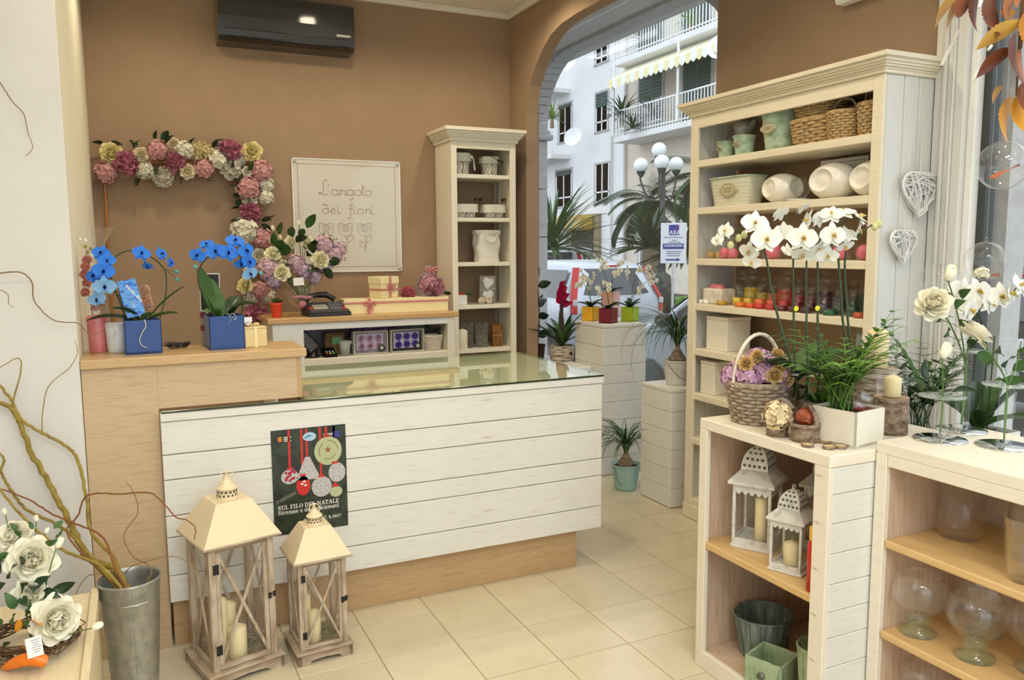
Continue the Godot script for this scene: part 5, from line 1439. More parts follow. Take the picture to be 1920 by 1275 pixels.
func bouquet() -> void:
	var at := V(0.885, 1.13, -4.84)
	var t := thing("glass_vase", "footed round glass vase holding lilac and cream bouquet", "vase", at)
	part(t, "bowl", MB.new().lathe([Vector2(0.062, 0.215), Vector2(0.085, 0.19), Vector2(0.094, 0.15), Vector2(0.085, 0.10), Vector2(0.055, 0.065), Vector2(0.02, 0.05), Vector2(0, 0.048)], 32), M.vase)
	part(t, "foot", MB.new().lathe([Vector2(0.014, 0.05), Vector2(0.018, 0.035), Vector2(0.05, 0.012), Vector2(0.085, 0.004), Vector2(0.085, 0.0), Vector2(0, 0)], 32), M.vase)
	var b := thing("mixed_bouquet", "bouquet of lilac hydrangea and cream roses in glass vase", "bouquet", at + V(0, 0.06, 0))
	var o := b.position
	var cw := pm(rgb8(246, 240, 206))
	var lil := pm(rgb8(222, 186, 202))
	var lil2 := pm(rgb8(206, 178, 206))
	rng.seed = 23
	for q in [[V(0.985, 1.463, -4.76), 15, 0], [V(0.718, 1.493, -4.78), 13, 0], [V(0.76, 1.386, -4.75), 15, 1], [V(0.925, 1.563, -4.83), 11, 1], [V(0.837, 1.564, -4.86), 11, 0], [V(0.776, 1.434, -4.8), 9, 1]]:
		var f := put(b, "rose", K.rose[q[2]], cw, q[0] - o, V(R(-0.3, 0.3), R(0.1, 0.6), 1), q[1] * 0.0043, R(0, 6))
		stem(b, "stem", [q[0] - o, (q[0] - o) * V(0.4, 0.6, 0.4), V(R(-0.03, 0.03), 0.01, R(-0.03, 0.03))], 0.002, 0.002, M.stem_green)
	for q in [[V(1.015, 1.547, -4.8), 17, 0], [V(1.074, 1.484, -4.8), 16, 0], [V(1.024, 1.427, -4.8), 13, 1], [V(0.692, 1.417, -4.78), 17, 0], [V(0.851, 1.439, -4.79), 16, 0], [V(0.894, 1.398, -4.78), 13, 1], [V(0.72, 1.343, -4.77), 12, 1], [V(1.116, 1.521, -4.84), 12, 0], [V(0.959, 1.359, -4.8), 11, 1]]:
		put(b, "hydrangea", K.hydra[q[2]], lil if q[2] == 0 else lil2, q[0] - o, V(R(-0.4, 0.4), R(-0.1, 0.5), 1), q[1] * 0.0038, R(0, 6))
		stem(b, "stem", [q[0] - o, (q[0] - o) * V(0.4, 0.6, 0.4), V(R(-0.03, 0.03), 0.01, R(-0.03, 0.03))], 0.002, 0.002, M.stem_green)
	for q in [[V(0.742, 1.632, -4.86), V(-0.2, 1, 0.2)], [V(0.781, 1.579, -4.85), V(-0.2, 1, 0.3)], [V(0.727, 1.558, -4.82), V(-0.5, 0.8, 0.3)], [V(0.894, 1.662, -4.88), V(0, 1, 0.1)], [V(0.91, 1.611, -4.86), V(0.4, 1, 0.2)], [V(1.018, 1.484, -4.78), V(0.8, 0.5, 0.4)]]:
		var f := put(b, "rosebud", K.bud, cw, q[0] - o, q[1], 0.034)
		put(f, "sepal", K.sepal, M.light_leaf, V(0, 0, 0), V(0, 1, 0), 1.25)
		stem(b, "stem", [q[0] - o, (q[0] - o) * V(0.6, 0.6, 0.6), V(0, 0.01, 0)], 0.0018, 0.002, M.stem_green)
	for q in [[V(0.848, 1.595, -4.83), V(-0.4, 1, 0.4)], [V(0.884, 1.595, -4.82), V(0.3, 1, 0.5)], [V(0.859, 1.563, -4.81), V(0.6, 0.7, 0.5)], [V(0.773, 1.517, -4.8), V(-0.3, 1, 0.5)], [V(0.792, 1.486, -4.79), V(0.1, 1, 0.5)], [V(0.754, 1.548, -4.82), V(-0.6, 0.9, 0.3)], [V(0.939, 1.516, -4.8), V(0.5, 0.9, 0.4)], [V(0.912, 1.485, -4.78), V(0.3, 0.5, 0.8)], [V(0.954, 1.5, -4.8), V(-0.2, 0.9, 0.5)], [V(0.819, 1.455, -4.78), V(-0.3, -0.6, 0.8)], [V(0.908, 1.423, -4.77), V(0.2, -0.7, 0.8)], [V(1.001, 1.406, -4.77), V(0.7, -0.5, 0.5)], [V(1.025, 1.453, -4.77), V(0.9, 0.0, 0.5)], [V(0.777, 1.611, -4.86), V(-0.1, 1, 0.1)], [V(0.937, 1.649, -4.88), V(0.5, 1, 0.1)]]: put(b, "leaf", K.leaf, M.green_leaf if R(0, 1) < 0.6 else M.dark_leaf, q[0] - o, q[1], R(0.08, 0.115), R(-0.6, 0.6))
	leaves(b, 22, V(-0.02, 0.27, 0.0), V(0.16, 0.13, 0.07), 0.075, M.green_leaf, "leaf", 24)
	for q in [V(1.048, 1.611, -4.84), V(1.101, 1.573, -4.84), V(1.133, 1.541, -4.84), V(1.14, 1.467, -4.84), V(0.945, 1.592, -4.88)]:
		var br := MB.new()
		for k in 7: br.ball(q - o + V(R(-0.02, 0.02), R(-0.015, 0.015), R(-0.01, 0.01)), 0.0042, 6, 4)
		part(b, "berry_cluster", br, mat(rgb8(110, 108, 62), 0.6))
	var cl := solo("price_card", "small white card hanging from bouquet in glass vase", "card", MB.new().box(V(0, 0, 0), V(0.06, 0.045, 0.001)), M.white, V(0.855, 1.338, -4.745), V(-8, 0, 3))
	# pink bauble wrapped round the vase foot
	var rb := thing("pink_ribbon", "pink satin ribbon and bauble tied at vase stem", "ribbon", at + V(0, 0.07, 0.02))
	part(rb, "bauble", MB.new().ball(V(0.0, 0.0, 0.0), 0.024, 16, 10), mat(rgb8(214, 130, 150), 0.3))
	part(rb, "ribbon_loop", MB.new().ball(V(-0.02, 0.045, 0), V(0.04, 0.012, 0.02), 12, 6).ball(V(0.03, 0.04, 0), V(0.035, 0.012, 0.02), 12, 6), mat(rgb8(206, 140, 156), 0.35))

# ---------------------------------------------------------------- helpers for wares
func ribbed(r0: float, r1: float, h: float, n: int, wall := 0.002, lip := 0.004) -> MB:
	var p := [Vector2(0, 0), Vector2(r0, 0)]
	for i in n:
		var y0 := h * (0.06 + 0.86 * i / n)
		var y1 := h * (0.06 + 0.86 * (i + 1) / n)
		p.append(Vector2(lerpf(r0, r1, y0 / h), y0)); p.append(Vector2(lerpf(r0, r1, (y0 + y1) / 2 / h) * 1.02, lerpf(y0, y1, 0.35))); p.append(Vector2(lerpf(r0, r1, y1 / h), lerpf(y0, y1, 0.8)))
	p.append_array([Vector2(r1, h * 0.94), Vector2(r1 + lip, h * 0.96), Vector2(r1 + lip, h), Vector2(r1 - wall, h), Vector2(r0 - wall, 0.01), Vector2(0, 0.01)])
	return MB.new().lathe(p, 32)

# point on a rounded outline: pw 2 is an ellipse, larger is squarer
func outline(a: float, rx: float, rz: float, pw: float) -> Vector3:
	var c := cos(a)
	var s := sin(a)
	var k := pow(pow(absf(c), pw) + pow(absf(s), pw), -1.0 / pw)
	return V(c * k * rx, 0, s * k * rz)

func wicker(t: Node, rx0: float, rz0: float, rx1: float, rz1: float, h: float, rows: int, m: Material, pw := 2.0, thick := 0.0) -> void:
	var r := thick if thick > 0.0 else h / rows * 0.56
	var n := 44
	var mb := MB.new()
	for j in rows:
		var f := (j + 0.5) / rows
		var pts := []
		for i in n + 1:
			var a := TAU * i / n
			var p := outline(a, lerpf(rx0, rx1, f), lerpf(rz0, rz1, f), pw)
			var w := r * 0.55 * (1.0 if (i / 2 + j) % 2 == 0 else -1.0)
			pts.append(p + p.normalized() * w + V(0, h * f, 0))
		mb.tube(pts, r, 5, false)
	part(t, "weave", mb, m)
	var st := MB.new()
	for i in 22:
		var a := TAU * i / 22.0
		st.tube([outline(a, rx0, rz0, pw), outline(a, rx1, rz1, pw) + V(0, h, 0)], r * 0.7, 4)
	part(t, "stakes", st, m)
	part(t, "base", MB.new().lathe([Vector2(0, 0.001), Vector2(1, 0.001), Vector2(1, 0.004), Vector2(0, 0.004)], 32, Vector3.ZERO, func(a: float, _y: float) -> float: return 1.0).mesh(), m, Vector3.ZERO, Vector3.ZERO, V(rx0 * 0.95, 1.0, rz0 * 0.95))
	var rim := []
	for i in n + 1: rim.append(outline(TAU * i / n, rx1, rz1, pw) + V(0, h, 0))
	part(t, "rim", MB.new().tube(rim, r * 1.25, 6, false), m)

func hoop(t: Node, called: String, w: float, y0: float, h: float, r: float, m: Material, along_z := false) -> void:
	var pts := []
	for i in 17:
		var a := PI * i / 16.0
		var p := V(cos(a) * w, y0 + sin(a) * h, 0)
		pts.append(V(0, p.y, p.x) if along_z else p)
	part(t, called, MB.new().tube(pts, r, 6), m)

func ribbon_bow(t: Node, at: Vector3, s: float, m: Material) -> void:
	var mb := MB.new()
	for k in [-1, 1]:
		var pts := []
		for i in 9:
			var a := PI * i / 8.0
			pts.append(at + V(k * s * (0.9 * sin(a)), s * 0.4 * sin(a * 2.0) * 0.6 + s * 0.12, s * 0.2))
		mb.tube(pts, s * 0.13, 5)
		mb.tube([at, at + V(k * s * 0.35, -s * 0.6, s * 0.15), at + V(k * s * 0.5, -s * 1.15, s * 0.15)], [s * 0.13, s * 0.12, s * 0.06], 5)
	mb.ball(at, V(s * 0.2, s * 0.2, s * 0.2), 8, 6)
	part(t, "bow", mb, m)

func sideboard_goods() -> void:
	var T := 1.1302
	M.wicker_white = mat(rgb8(226, 216, 198), 0.75)
	M.wicker_grey = grainy(noise(0.03, [[0.0, rgb8(126, 108, 90)], [0.5, rgb8(170, 152, 130)], [1.0, rgb8(196, 180, 158)]], 128, 4), V(12, 12, 12), 0.8)
	M.wicker_tan = grainy(noise(0.03, [[0.0, rgb8(142, 112, 72)], [0.5, rgb8(190, 160, 112)], [1.0, rgb8(212, 184, 138)]], 128, 4), V(12, 12, 12), 0.75)
	M.cardboard = mat(rgb8(244, 230, 180), 0.6)
	M.satin = mat(rgb8(208, 132, 128), 0.35)
	# red pot with a sprig
	var t := thing("red_pot", "small orange red pot with leafy sprig on sideboard", "potted plant", V(0.731, T, -4.80))
	part(t, "pot", MB.new().lathe([Vector2(0, 0), Vector2(0.026, 0), Vector2(0.028, 0.004), Vector2(0.034, 0.07), Vector2(0.036, 0.072), Vector2(0.036, 0.086), Vector2(0.033, 0.086), Vector2(0.026, 0.015), Vector2(0, 0.015)], 28), mat(rgb8(226, 72, 44), 0.3))
	part(t, "soil", MB.new().lathe([Vector2(0, 0.075), Vector2(0.032, 0.075)], 20), M.soil)
	for k in 7: put(t, "leaf", K.leaf_flat, M.green_leaf, V(0, 0.08, 0), V(cos(k * 0.9), 0.6 + 0.1 * k, sin(k * 0.9)), 0.045, 1.0)
	stem(t, "stem", [V(0, 0.07, 0), V(0.002, 0.12, 0), V(-0.003, 0.19, 0.0)], 0.0015, 0.001, M.stem_dark)
	put(t, "flower", K.hydra[1], pm(rgb8(150, 128, 168)), V(-0.003, 0.185, 0), V(0, 1, 0.4), 0.034)
	# telephone with a printer lid
	t = thing("cash_phone", "black desk cash register telephone with grey keypad and screen", "telephone", V(1.02, T, -4.80), 6.0)
	var wd := MB.new()
	wd.xf = ZX.translated(V(-0.125, 0, 0))
	wd.prism(PackedVector2Array([Vector2(0.09, 0), Vector2(0.09, 0.018), Vector2(-0.06, 0.075), Vector2(-0.09, 0.075), Vector2(-0.09, 0)]), 0.25)
	part(t, "housing", wd, mat(rgb8(40, 40, 44), 0.4))
	var tilt := -21.0
	var pan := Node3D.new()
	pan.name = "front_panel"
	t.add_child(pan)
	pan.position = V(0, 0.05, 0.012)
	pan.rotation_degrees.x = 20.8
	part(pan, "panel_plate", MB.new().box(V(0, 0.0, 0), V(0.23, 0.004, 0.14), 0.001), mat(rgb8(66, 66, 72), 0.4))
	part(pan, "screen", MB.new().box(V(-0.04, 0.003, 0.0), V(0.09, 0.004, 0.06), 0.001), mat(rgb8(176, 178, 158), 0.3))
	for i in 4:
		for j in 4: part(pan, "key", MB.new().box(V(0.025 + i * 0.02, 0.004, -0.045 + j * 0.026), V(0.015, 0.005, 0.016), 0.001), mat(rgb8(120, 122, 130), 0.5))
	for p in [V(-0.102, 0.004, 0.02), V(0.098, 0.004, 0.03)]: part(pan, "red_key", MB.new().box(p, V(0.018, 0.005, 0.03), 0.001), mat(rgb8(196, 44, 40), 0.4))
	part(t, "handset", MB.new().tube(smooth_path([V(-0.11, 0.085, -0.05), V(-0.07, 0.115, -0.06), V(0.02, 0.118, -0.06), V(0.07, 0.09, -0.05)], 4), 0.017, 10), M.black)
	var crd := []
	for k in 40: crd.append(V(-0.02 + cos(k * 1.1) * 0.012 + k * 0.0012, 0.128 + sin(k * 1.1) * 0.01, -0.06))
	part(t, "coiled_cord", MB.new().tube(crd, 0.0022, 5), M.black)
	# flat long box tied with ribbon
	t = thing("long_gift_box", "long flat cream gift box tied with dusty pink ribbon", "box", V(1.459, T, -4.845))
	part(t, "box_body", MB.new().bb(V(-0.332, 0, -0.07), V(0.332, 0.06, 0.07), 0.002), M.cardboard)
	part(t, "box_lid", MB.new().bb(V(-0.335, 0.06, -0.073), V(0.335, 0.092, 0.073), 0.002), M.cardboard)
	part(t, "ribbon", MB.new().bb(V(-0.3355, 0.062, 0.0732), V(0.3355, 0.074, 0.0742)).bb(V(-0.19, 0.0, 0.0732), V(-0.172, 0.0925, 0.0745)).bb(V(-0.19, 0.0921, -0.073), V(-0.172, 0.0928, 0.0745)), M.satin)
	ribbon_bow(t, V(-0.181, 0.06, 0.082), 0.04, M.satin)
	t = thing("cube_gift_box", "square cream gift box with pink ribbon on long box", "box", V(1.395, T + 0.0935, -4.86), 24.0)
	part(t, "box_body", MB.new().bb(V(-0.068, 0, -0.06), V(0.068, 0.085, 0.06), 0.003), M.cardboard)
	part(t, "box_lid", MB.new().bb(V(-0.072, 0.085, -0.064), V(0.072, 0.13, 0.064), 0.003), M.cardboard)
	part(t, "ribbon", MB.new().bb(V(-0.009, 0, 0.0643), V(0.009, 0.1305, 0.0655)).bb(V(-0.009, 0.1303, -0.064), V(0.009, 0.1312, 0.0655)).bb(V(-0.0725, 0.045, 0.0645), V(0.0725, 0.056, 0.0652)).bb(V(-0.0732, 0.045, -0.064), V(-0.0722, 0.056, 0.0652)), M.satin)
	ribbon_bow(t, V(0.0, 0.07, 0.072), 0.034, M.satin)
	t = thing("pink_bloom", "single round pink silk bloom on long gift box", "flower", V(1.545, T + 0.0935, -4.84))
	put(t, "bloom_head", K.peony[0], pm(rgb8(208, 110, 124)), V(0, 0.02, 0), V(-0.1, 0.6, 1), 0.058, 1.0)
	put(t, "leaf", K.leaf, M.dark_leaf, V(-0.02, 0.0, 0.01), V(-1, 0.1, 0.3), 0.05, 1.0)
	t = thing("wrapped_posy", "pink hydrangea posy wrapped in grey tulle, beside bookcase", "bouquet", V(1.70, T + 0.0935, -4.86))
	put(t, "bloom_head", K.peony[1], pm(rgb8(204, 140, 158)), V(0.01, 0.055, 0.03), V(0.05, 0.4, 1), 0.088, 0.4)
	put(t, "bloom_head", K.hydra[0], pm(rgb8(208, 150, 164)), V(-0.01, 0.075, 0.015), V(-0.2, 0.8, 0.6), 0.072, 0.4)
	var tul := pane(rgb8(170, 164, 168), 0.55, 0.6)
	part(t, "tulle_wrap", MB.new().lathe([Vector2(0.07, 0.0), Vector2(0.085, 0.05), Vector2(0.05, 0.13), Vector2(0.012, 0.165), Vector2(0.03, 0.195)], 14, V(0, 0, -0.03), func(a: float, y: float) -> float: return 1.0 + 0.1 * sin(a * 6.0)), tul)
	ribbon_bow(t, V(0.01, 0.165, 0.0), 0.045, M.satin)
	put(t, "leaf", K.leaf_long, M.dark_leaf, V(0.07, 0.02, 0.03), V(1, -0.1, 0.3), 0.09, 0.0)
	# on the open shelf
	var S := 0.8855
	t = thing("card_terminal", "black card reader leaning in its stand on white shelf", "card reader", V(0.925, S, -4.77))
	part(t, "stand", MB.new().lathe([Vector2(0, 0), Vector2(0.042, 0), Vector2(0.042, 0.01), Vector2(0.03, 0.02), Vector2(0.026, 0.10), Vector2(0, 0.10)], 16), M.black)
	part(t, "handset", MB.new().box(V(0, 0, 0), V(0.075, 0.15, 0.03), 0.008), M.black, V(-0.035, 0.10, 0.01), V(-15, 0, 38))
	part(t, "screen", MB.new().box(V(0, 0, 0), V(0.05, 0.04, 0.004), 0.001), mat(rgb8(52, 54, 58), 0.2), V(-0.055, 0.13, 0.03), V(-15, 0, 38))
	t = thing("pin_pad", "small black keypad with coloured keys on white shelf", "keypad", V(1.02, S, -4.755), 5.0)
	wd = MB.new()
	wd.xf = ZX.translated(V(-0.038, 0, 0))
	wd.prism(PackedVector2Array([Vector2(0.045, 0), Vector2(0.045, 0.012), Vector2(-0.03, 0.05), Vector2(-0.045, 0.05), Vector2(-0.045, 0)]), 0.076)
	part(t, "housing", wd, M.black)
	var kc := [rgb8(190, 70, 50), rgb8(214, 190, 60), rgb8(120, 190, 120), rgb8(170, 170, 172), rgb8(170, 170, 172), rgb8(170, 170, 172)]
	for k in 6: part(t, "key", MB.new().box(V(0, 0, 0), V(0.012, 0.004, 0.012), 0.001), mat(kc[k], 0.5), V(-0.02 + (k % 3) * 0.02, 0.022 + (k / 3) * 0.009, 0.03 - (k / 3) * 0.018), V(27, 0, 0))
	t = thing("paper_bag", "brown kraft paper bag standing behind grey cup on shelf", "bag", V(1.075, S, -4.87), 6.0)
	part(t, "bag_body", MB.new().bb(V(-0.062, 0, -0.03), V(0.062, 0.135, 0.03), 0.006), mat(rgb8(118, 88, 58), 0.8))
	part(t, "bag_fold", MB.new().bb(V(-0.02, 0.0, 0.0305), V(0.05, 0.118, 0.034), 0.002), mat(rgb8(138, 104, 66), 0.8))
	part(t, "sticky_note", MB.new().bb(V(-0.02, 0.062, 0.0345), V(0.035, 0.105, 0.0355)), mat(rgb8(110, 170, 110), 0.7))
	part(t, "handle_knot", MB.new().ball(V(0.045, 0.13, 0.0), V(0.022, 0.014, 0.014), 10, 6), mat(rgb8(96, 66, 46), 0.8))
	t = thing("grey_cup", "plain grey green tapered cup in front of brown bag", "cup", V(1.12, S, -4.775))
	part(t, "cup_body", MB.new().lathe([Vector2(0, 0), Vector2(0.027, 0), Vector2(0.037, 0.088), Vector2(0.035, 0.088), Vector2(0.026, 0.004), Vector2(0, 0.004)], 24), mat(rgb8(168, 176, 168), 0.5))
	part(t, "cup_tag", MB.new().box(V(0.04, 0.075, 0.0), V(0.01, 0.02, 0.001)), mat(rgb8(150, 156, 150), 0.5))
	rose_box("grey window box of six lilac soap roses on shelf", V(1.279, S, -4.80), mat(rgb8(158, 156, 166), 0.4), pm(rgb8(212, 176, 206), 0.1))
	rose_box("black window box of six violet soap roses on shelf", V(1.513, S, -4.80), mat(rgb8(34, 34, 38), 0.4), pm(rgb8(96, 82, 190), 0.1))
	t = thing("wicker_basket", "white wicker basket with dark leaved plant at shelf end", "basket", V(1.69, S, -4.80), 0, "")
	wicker(t, 0.045, 0.04, 0.06, 0.05, 0.088, 7, M.wicker_white)
	part(t, "lining", MB.new().lathe([Vector2(0, 0.08), Vector2(0.052, 0.082), Vector2(0.057, 0.094)], 20), mat(rgb8(110, 84, 66), 0.8))
	leaves(t, 9, V(-0.01, 0.12, 0), V(0.06, 0.04, 0.04), 0.05, M.dark_leaf, "leaf", 31)
	t = thing("purple_parcel", "purple cellophane wrapped parcel behind the rose boxes", "parcel", V(1.34, S, -4.94))
	part(t, "wrap", MB.new().ball(V(0, 0.10, 0), V(0.16, 0.10, 0.07), 18, 12), grainy(noise(0.03, [[0.0, rgb8(66, 48, 88)], [0.6, rgb8(120, 96, 146)], [1.0, rgb8(190, 170, 204)]], 128, 4), V(6, 6, 6), 0.15))
	part(t, "wrap_tuft", MB.new().lathe([Vector2(0.01, 0.19), Vector2(0.04, 0.215)], 10, Vector3.ZERO, func(a: float, _y: float) -> float: return 1.0 + 0.2 * sin(a * 4.0)), mat(rgb8(140, 116, 160), 0.2))

func rose_box(label: String, at: Vector3, m: Material, pet: Material) -> void:
	var t := thing("rose_box", label, "box", at, 2.5, "window boxes of soap roses")
	part(t, "box_body", MB.new().bb(V(-0.106, 0, -0.035), V(0.106, 0.138, 0.0), 0.002), m)
	var fr := MB.new()
	for q in [[-0.108, 0.0, 0.108, 0.004], [-0.108, 0.136, 0.108, 0.14], [-0.108, 0.004, -0.104, 0.136], [0.104, 0.004, 0.108, 0.136]]: fr.bb(V(q[0], q[1], 0.0), V(q[2], q[3], 0.04), 0.001)
	part(t, "white_edge", fr, mat(rgb8(226, 222, 206), 0.5))
	part(t, "inner_tray", MB.new().bb(V(-0.085, 0.02, 0.0), V(0.085, 0.12, 0.012), 0.002), mat(rgb8(206, 196, 214), 0.5))
	for i in 3:
		for j in 2: put(t, "soap_rose", K.rose[0], pet, V(-0.055 + i * 0.055, 0.045 + j * 0.05, 0.014), V(0, 0.05, 1), 0.027, i + j)
	part(t, "seal", MB.new().lathe([Vector2(0, 0.002), Vector2(0.021, 0.002), Vector2(0.021, 0.0)], 24), mat(rgb8(28, 28, 32), 0.4), V(0.068, 0.032, 0.034), V(90, 0, 0))
	part(t, "seal_emblem", MB.new().lathe([Vector2(0, 0.001), Vector2(0.012, 0.001), Vector2(0.012, 0.0)], 8), mat(rgb8(206, 206, 206), 0.4), V(0.068, 0.032, 0.036), V(90, 0, 0))
	part(t, "clear_window", MB.new().quad(V(-0.104, 0.004, 0.037), V(0.104, 0.004, 0.037), V(0.104, 0.136, 0.037), V(-0.104, 0.136, 0.037), Vector3.BACK), M.glass)

func wire_basket(label: String, at: Vector3, rx: float, rz: float, h: float, square: float, cloth: float, turn := 0.0) -> Node3D:
	var t := thing("wire_basket", label, "basket", at, turn, "wire baskets on the corner bookcase")
	if not M.has("linen"):
		M.linen = mat(rgb8(216, 212, 202), 0.9)
		M.linen.rim_enabled = true
		M.linen.rim = 0.4
		M.wire = mat(rgb8(78, 66, 56), 0.6, 0.3)
	var mb := MB.new()
	mb.sheet(func(u: float, v: float) -> Vector3: return outline(u * TAU, rx * lerpf(0.80, 0.97, v), rz * lerpf(0.80, 0.97, v), square) * (1.0 + 0.025 * sin(u * 60.0) * v) + V(0, 0.004 + v * h, 0), 40, 4)
	mb.sheet(func(u: float, v: float) -> Vector3: return outline(u * TAU, rx * (1.0 + 0.02 * sin(u * 47.0)), rz * (1.0 + 0.02 * sin(u * 47.0)), square) * (1.015 + 0.03 * v) + V(0, h - v * cloth + 0.004 * (1.0 - v), 0), 40, 3)
	part(t, "linen_lining", mb, M.linen)
	var wr := MB.new()
	for k in 16:
		for s in [-1, 1]:
			var pts := []
			for i in 6:
				var f := i / 5.0
				pts.append(outline(TAU * (k + s * f * 2.2) / 16.0, rx * lerpf(0.82, 1.0, f), rz * lerpf(0.82, 1.0, f), square) + V(0, f * h * 0.8, 0))
			wr.tube(pts, 0.0009, 4)
	for f in [0.0, 0.8]:
		var pts := []
		for i in 33: pts.append(outline(TAU * i / 32.0, rx * lerpf(0.82, 1.0, f), rz * lerpf(0.82, 1.0, f), square) + V(0, f * h + 0.002, 0))
		wr.tube(pts, 0.0018, 5, false)
	for k in 5:
		var a := TAU * (k + 0.3) / 5.0
		wr.tube([outline(a, rx * 0.83, rz * 0.83, square), outline(a, rx * 1.02, rz * 1.02, square) + V(0, h * 0.8, 0)], 0.0018, 5)
	part(t, "wire_mesh", wr, M.wire)
	return t

func corner_case_goods() -> void:
	var z := -5.0
	var t := wire_basket("round linen lined wire basket, left on top shelf", V(1.972, 2.0052, z), 0.072, 0.072, 0.135, 2.0, 0.05)
	part(t, "linen_tie", MB.new().tube(smooth_path([V(0.06, 0.12, 0.05), V(0.075, 0.10, 0.055), V(0.08, 0.05, 0.055), V(0.085, 0.03, 0.055)], 4), 0.005, 6).ball(V(0.06, 0.115, 0.05), 0.014, 8, 6), M.linen)
	part(t, "wire_handle", MB.new().tube(smooth_path([V(-0.06, 0.11, -0.04), V(0.03, 0.15, 0.03), V(0.10, 0.08, 0.05)], 5), 0.002, 5), M.wire)
	t = wire_basket("round linen lined wire basket with swing handle, right on top shelf", V(2.182, 2.0052, z), 0.066, 0.066, 0.12, 2.0, 0.04)
	part(t, "wire_handle", MB.new().tube(smooth_path([V(-0.066, 0.11, 0.02), V(-0.05, 0.14, 0.05), V(0.02, 0.105, 0.075), V(0.07, 0.085, 0.04)], 5), 0.002, 5), M.wire)
	part(t, "wood_grip", MB.new().tube([V(0.035, 0.098, 0.073), V(0.075, 0.088, 0.055)], 0.009, 8), mat(rgb8(66, 46, 36), 0.6))
	for q in [["square linen lined wire tray, left on second shelf", 1.99, 0.088], ["square linen lined wire tray, right on second shelf", 2.2, 0.078]]:
		t = wire_basket(q[0], V(q[1], 1.7252, z + 0.01), q[2], 0.07, 0.085, 4.0, 0.05)
		for s in [-1, 1]:
			part(t, "wire_handle", MB.new().tube([V(s * q[2], 0.07, -0.03), V(s * q[2] * 1.05, 0.125, -0.025), V(s * q[2] * 1.05, 0.125, 0.025), V(s * q[2], 0.07, 0.03)], 0.0018, 5), M.wire)
			part(t, "wood_grip", MB.new().tube([V(s * q[2] * 1.05, 0.125, -0.024), V(s * q[2] * 1.05, 0.125, 0.024)], 0.009, 8), mat(rgb8(86, 54, 40), 0.6))
	# soft white paper bag
	t = thing("white_bag", "crumpled white washable paper bag on third shelf", "bag", V(2.157, 1.4332, z), 6.0)
	var mb := MB.new()
	mb.sheet(func(u: float, v: float) -> Vector3:
		var k := 1.0 + 0.05 * sin(u * 25.0 + v * 7.0) * v + 0.04 * sin(u * 13.0 - v * 11.0)
		return outline(u * TAU, 0.078 * k, 0.055 * k, 4.0) * (1.0 + 0.1 * sin(v * 2.6)) + V(0, v * 0.21, 0), 40, 12)
	mb.sheet(func(u: float, v: float) -> Vector3: return outline(u * TAU, 0.08, 0.057, 4.0) * (1.1 + 0.06 * sin(v * PI) + 0.03 * sin(u * 31.0)) + V(0, 0.212 - v * 0.03, 0), 40, 4)
	part(t, "bag_body", mb, mat(rgb8(232, 228, 218), 0.7))
	part(t, "bag_handle", MB.new().tube(smooth_path([V(-0.05, 0.19, 0.066), V(-0.03, 0.14, 0.07), V(0.02, 0.135, 0.07), V(0.05, 0.19, 0.066)], 5), 0.005, 6), mat(rgb8(226, 220, 208), 0.7))
	# fourth shelf
	t = thing("white_planter", "tiny white planter with red and green trim, fourth shelf", "planter", V(1.945, 1.1502, z + 0.03))
	part(t, "planter_body", MB.new().bb(V(-0.044, 0, -0.03), V(0.044, 0.065, 0.03), 0.004), M.white)
	for k in 5: part(t, "red_berry", MB.new().ball(V(-0.03 + k * 0.013, 0.072, 0.0), 0.011, 8, 6), mat(rgb8(190, 60, 40), 0.4))
	put(t, "leaf", K.leaf_long, M.green_leaf, V(0.035, 0.065, 0.02), V(0.7, 0.3, 0.4), 0.11, 0.3)
	t = thing("heart_box", "grey box with two white stone hearts, fourth shelf", "box", V(2.163, 1.1502, z), -8.0)
	part(t, "box_body", MB.new().bb(V(-0.056, 0, -0.02), V(0.056, 0.19, 0.0), 0.002), mat(rgb8(150, 142, 134), 0.6))
	part(t, "clear_window", MB.new().quad(V(-0.054, 0.002, 0.022), V(0.054, 0.002, 0.022), V(0.054, 0.188, 0.022), V(-0.054, 0.188, 0.022), Vector3.BACK), M.glass)
	for k in 2:
		var hm := MB.new()
		hm.ball(V(-0.016, 0.01, 0), V(0.024, 0.026, 0.012), 12, 8).ball(V(0.016, 0.01, 0), V(0.024, 0.026, 0.012), 12, 8).ball(V(0, -0.012, 0), V(0.026, 0.03, 0.012), 12, 8)
		part(t, "stone_heart", hm, M.white, V(0.0, 0.055 + k * 0.085, 0.012), V(0, 0, 12 - k * 26))
	part(t, "twine", MB.new().tube([V(-0.056, 0.095, 0.0235), V(0.056, 0.1, 0.0235)], 0.002, 5), M.linen)
	for k in 2:
		t = thing("rattan_ball", "small cream rattan ball, %s of two by heart box" % ["left", "right"][k], "ball", V(2.095 + k * 0.052, 1.1502 + 0.0245, z + 0.055), 0, "rattan balls")
		part(t, "core", MB.new().ball(Vector3.ZERO, 0.019, 12, 8), mat(rgb8(180, 160, 130), 0.8))
		var rb := MB.new()
		rng.seed = 60 + k
		for j in 9:
			var bs := Basis.from_euler(V(R(0, TAU), R(0, TAU), R(0, TAU)))
			var pts := []
			for i in 17: pts.append(bs * V(cos(TAU * i / 16.0), sin(TAU * i / 16.0), 0) * 0.0215)
			rb.tube(pts, 0.0026, 5, false)
		part(t, "weave", rb, mat(rgb8(232, 220, 194), 0.7))
	# bottom visible shelf
	candle(V(1.955, 0.8552, z + 0.05), 0.034, 0.135, "white pillar candle on lowest visible shelf of corner bookcase", "", true)
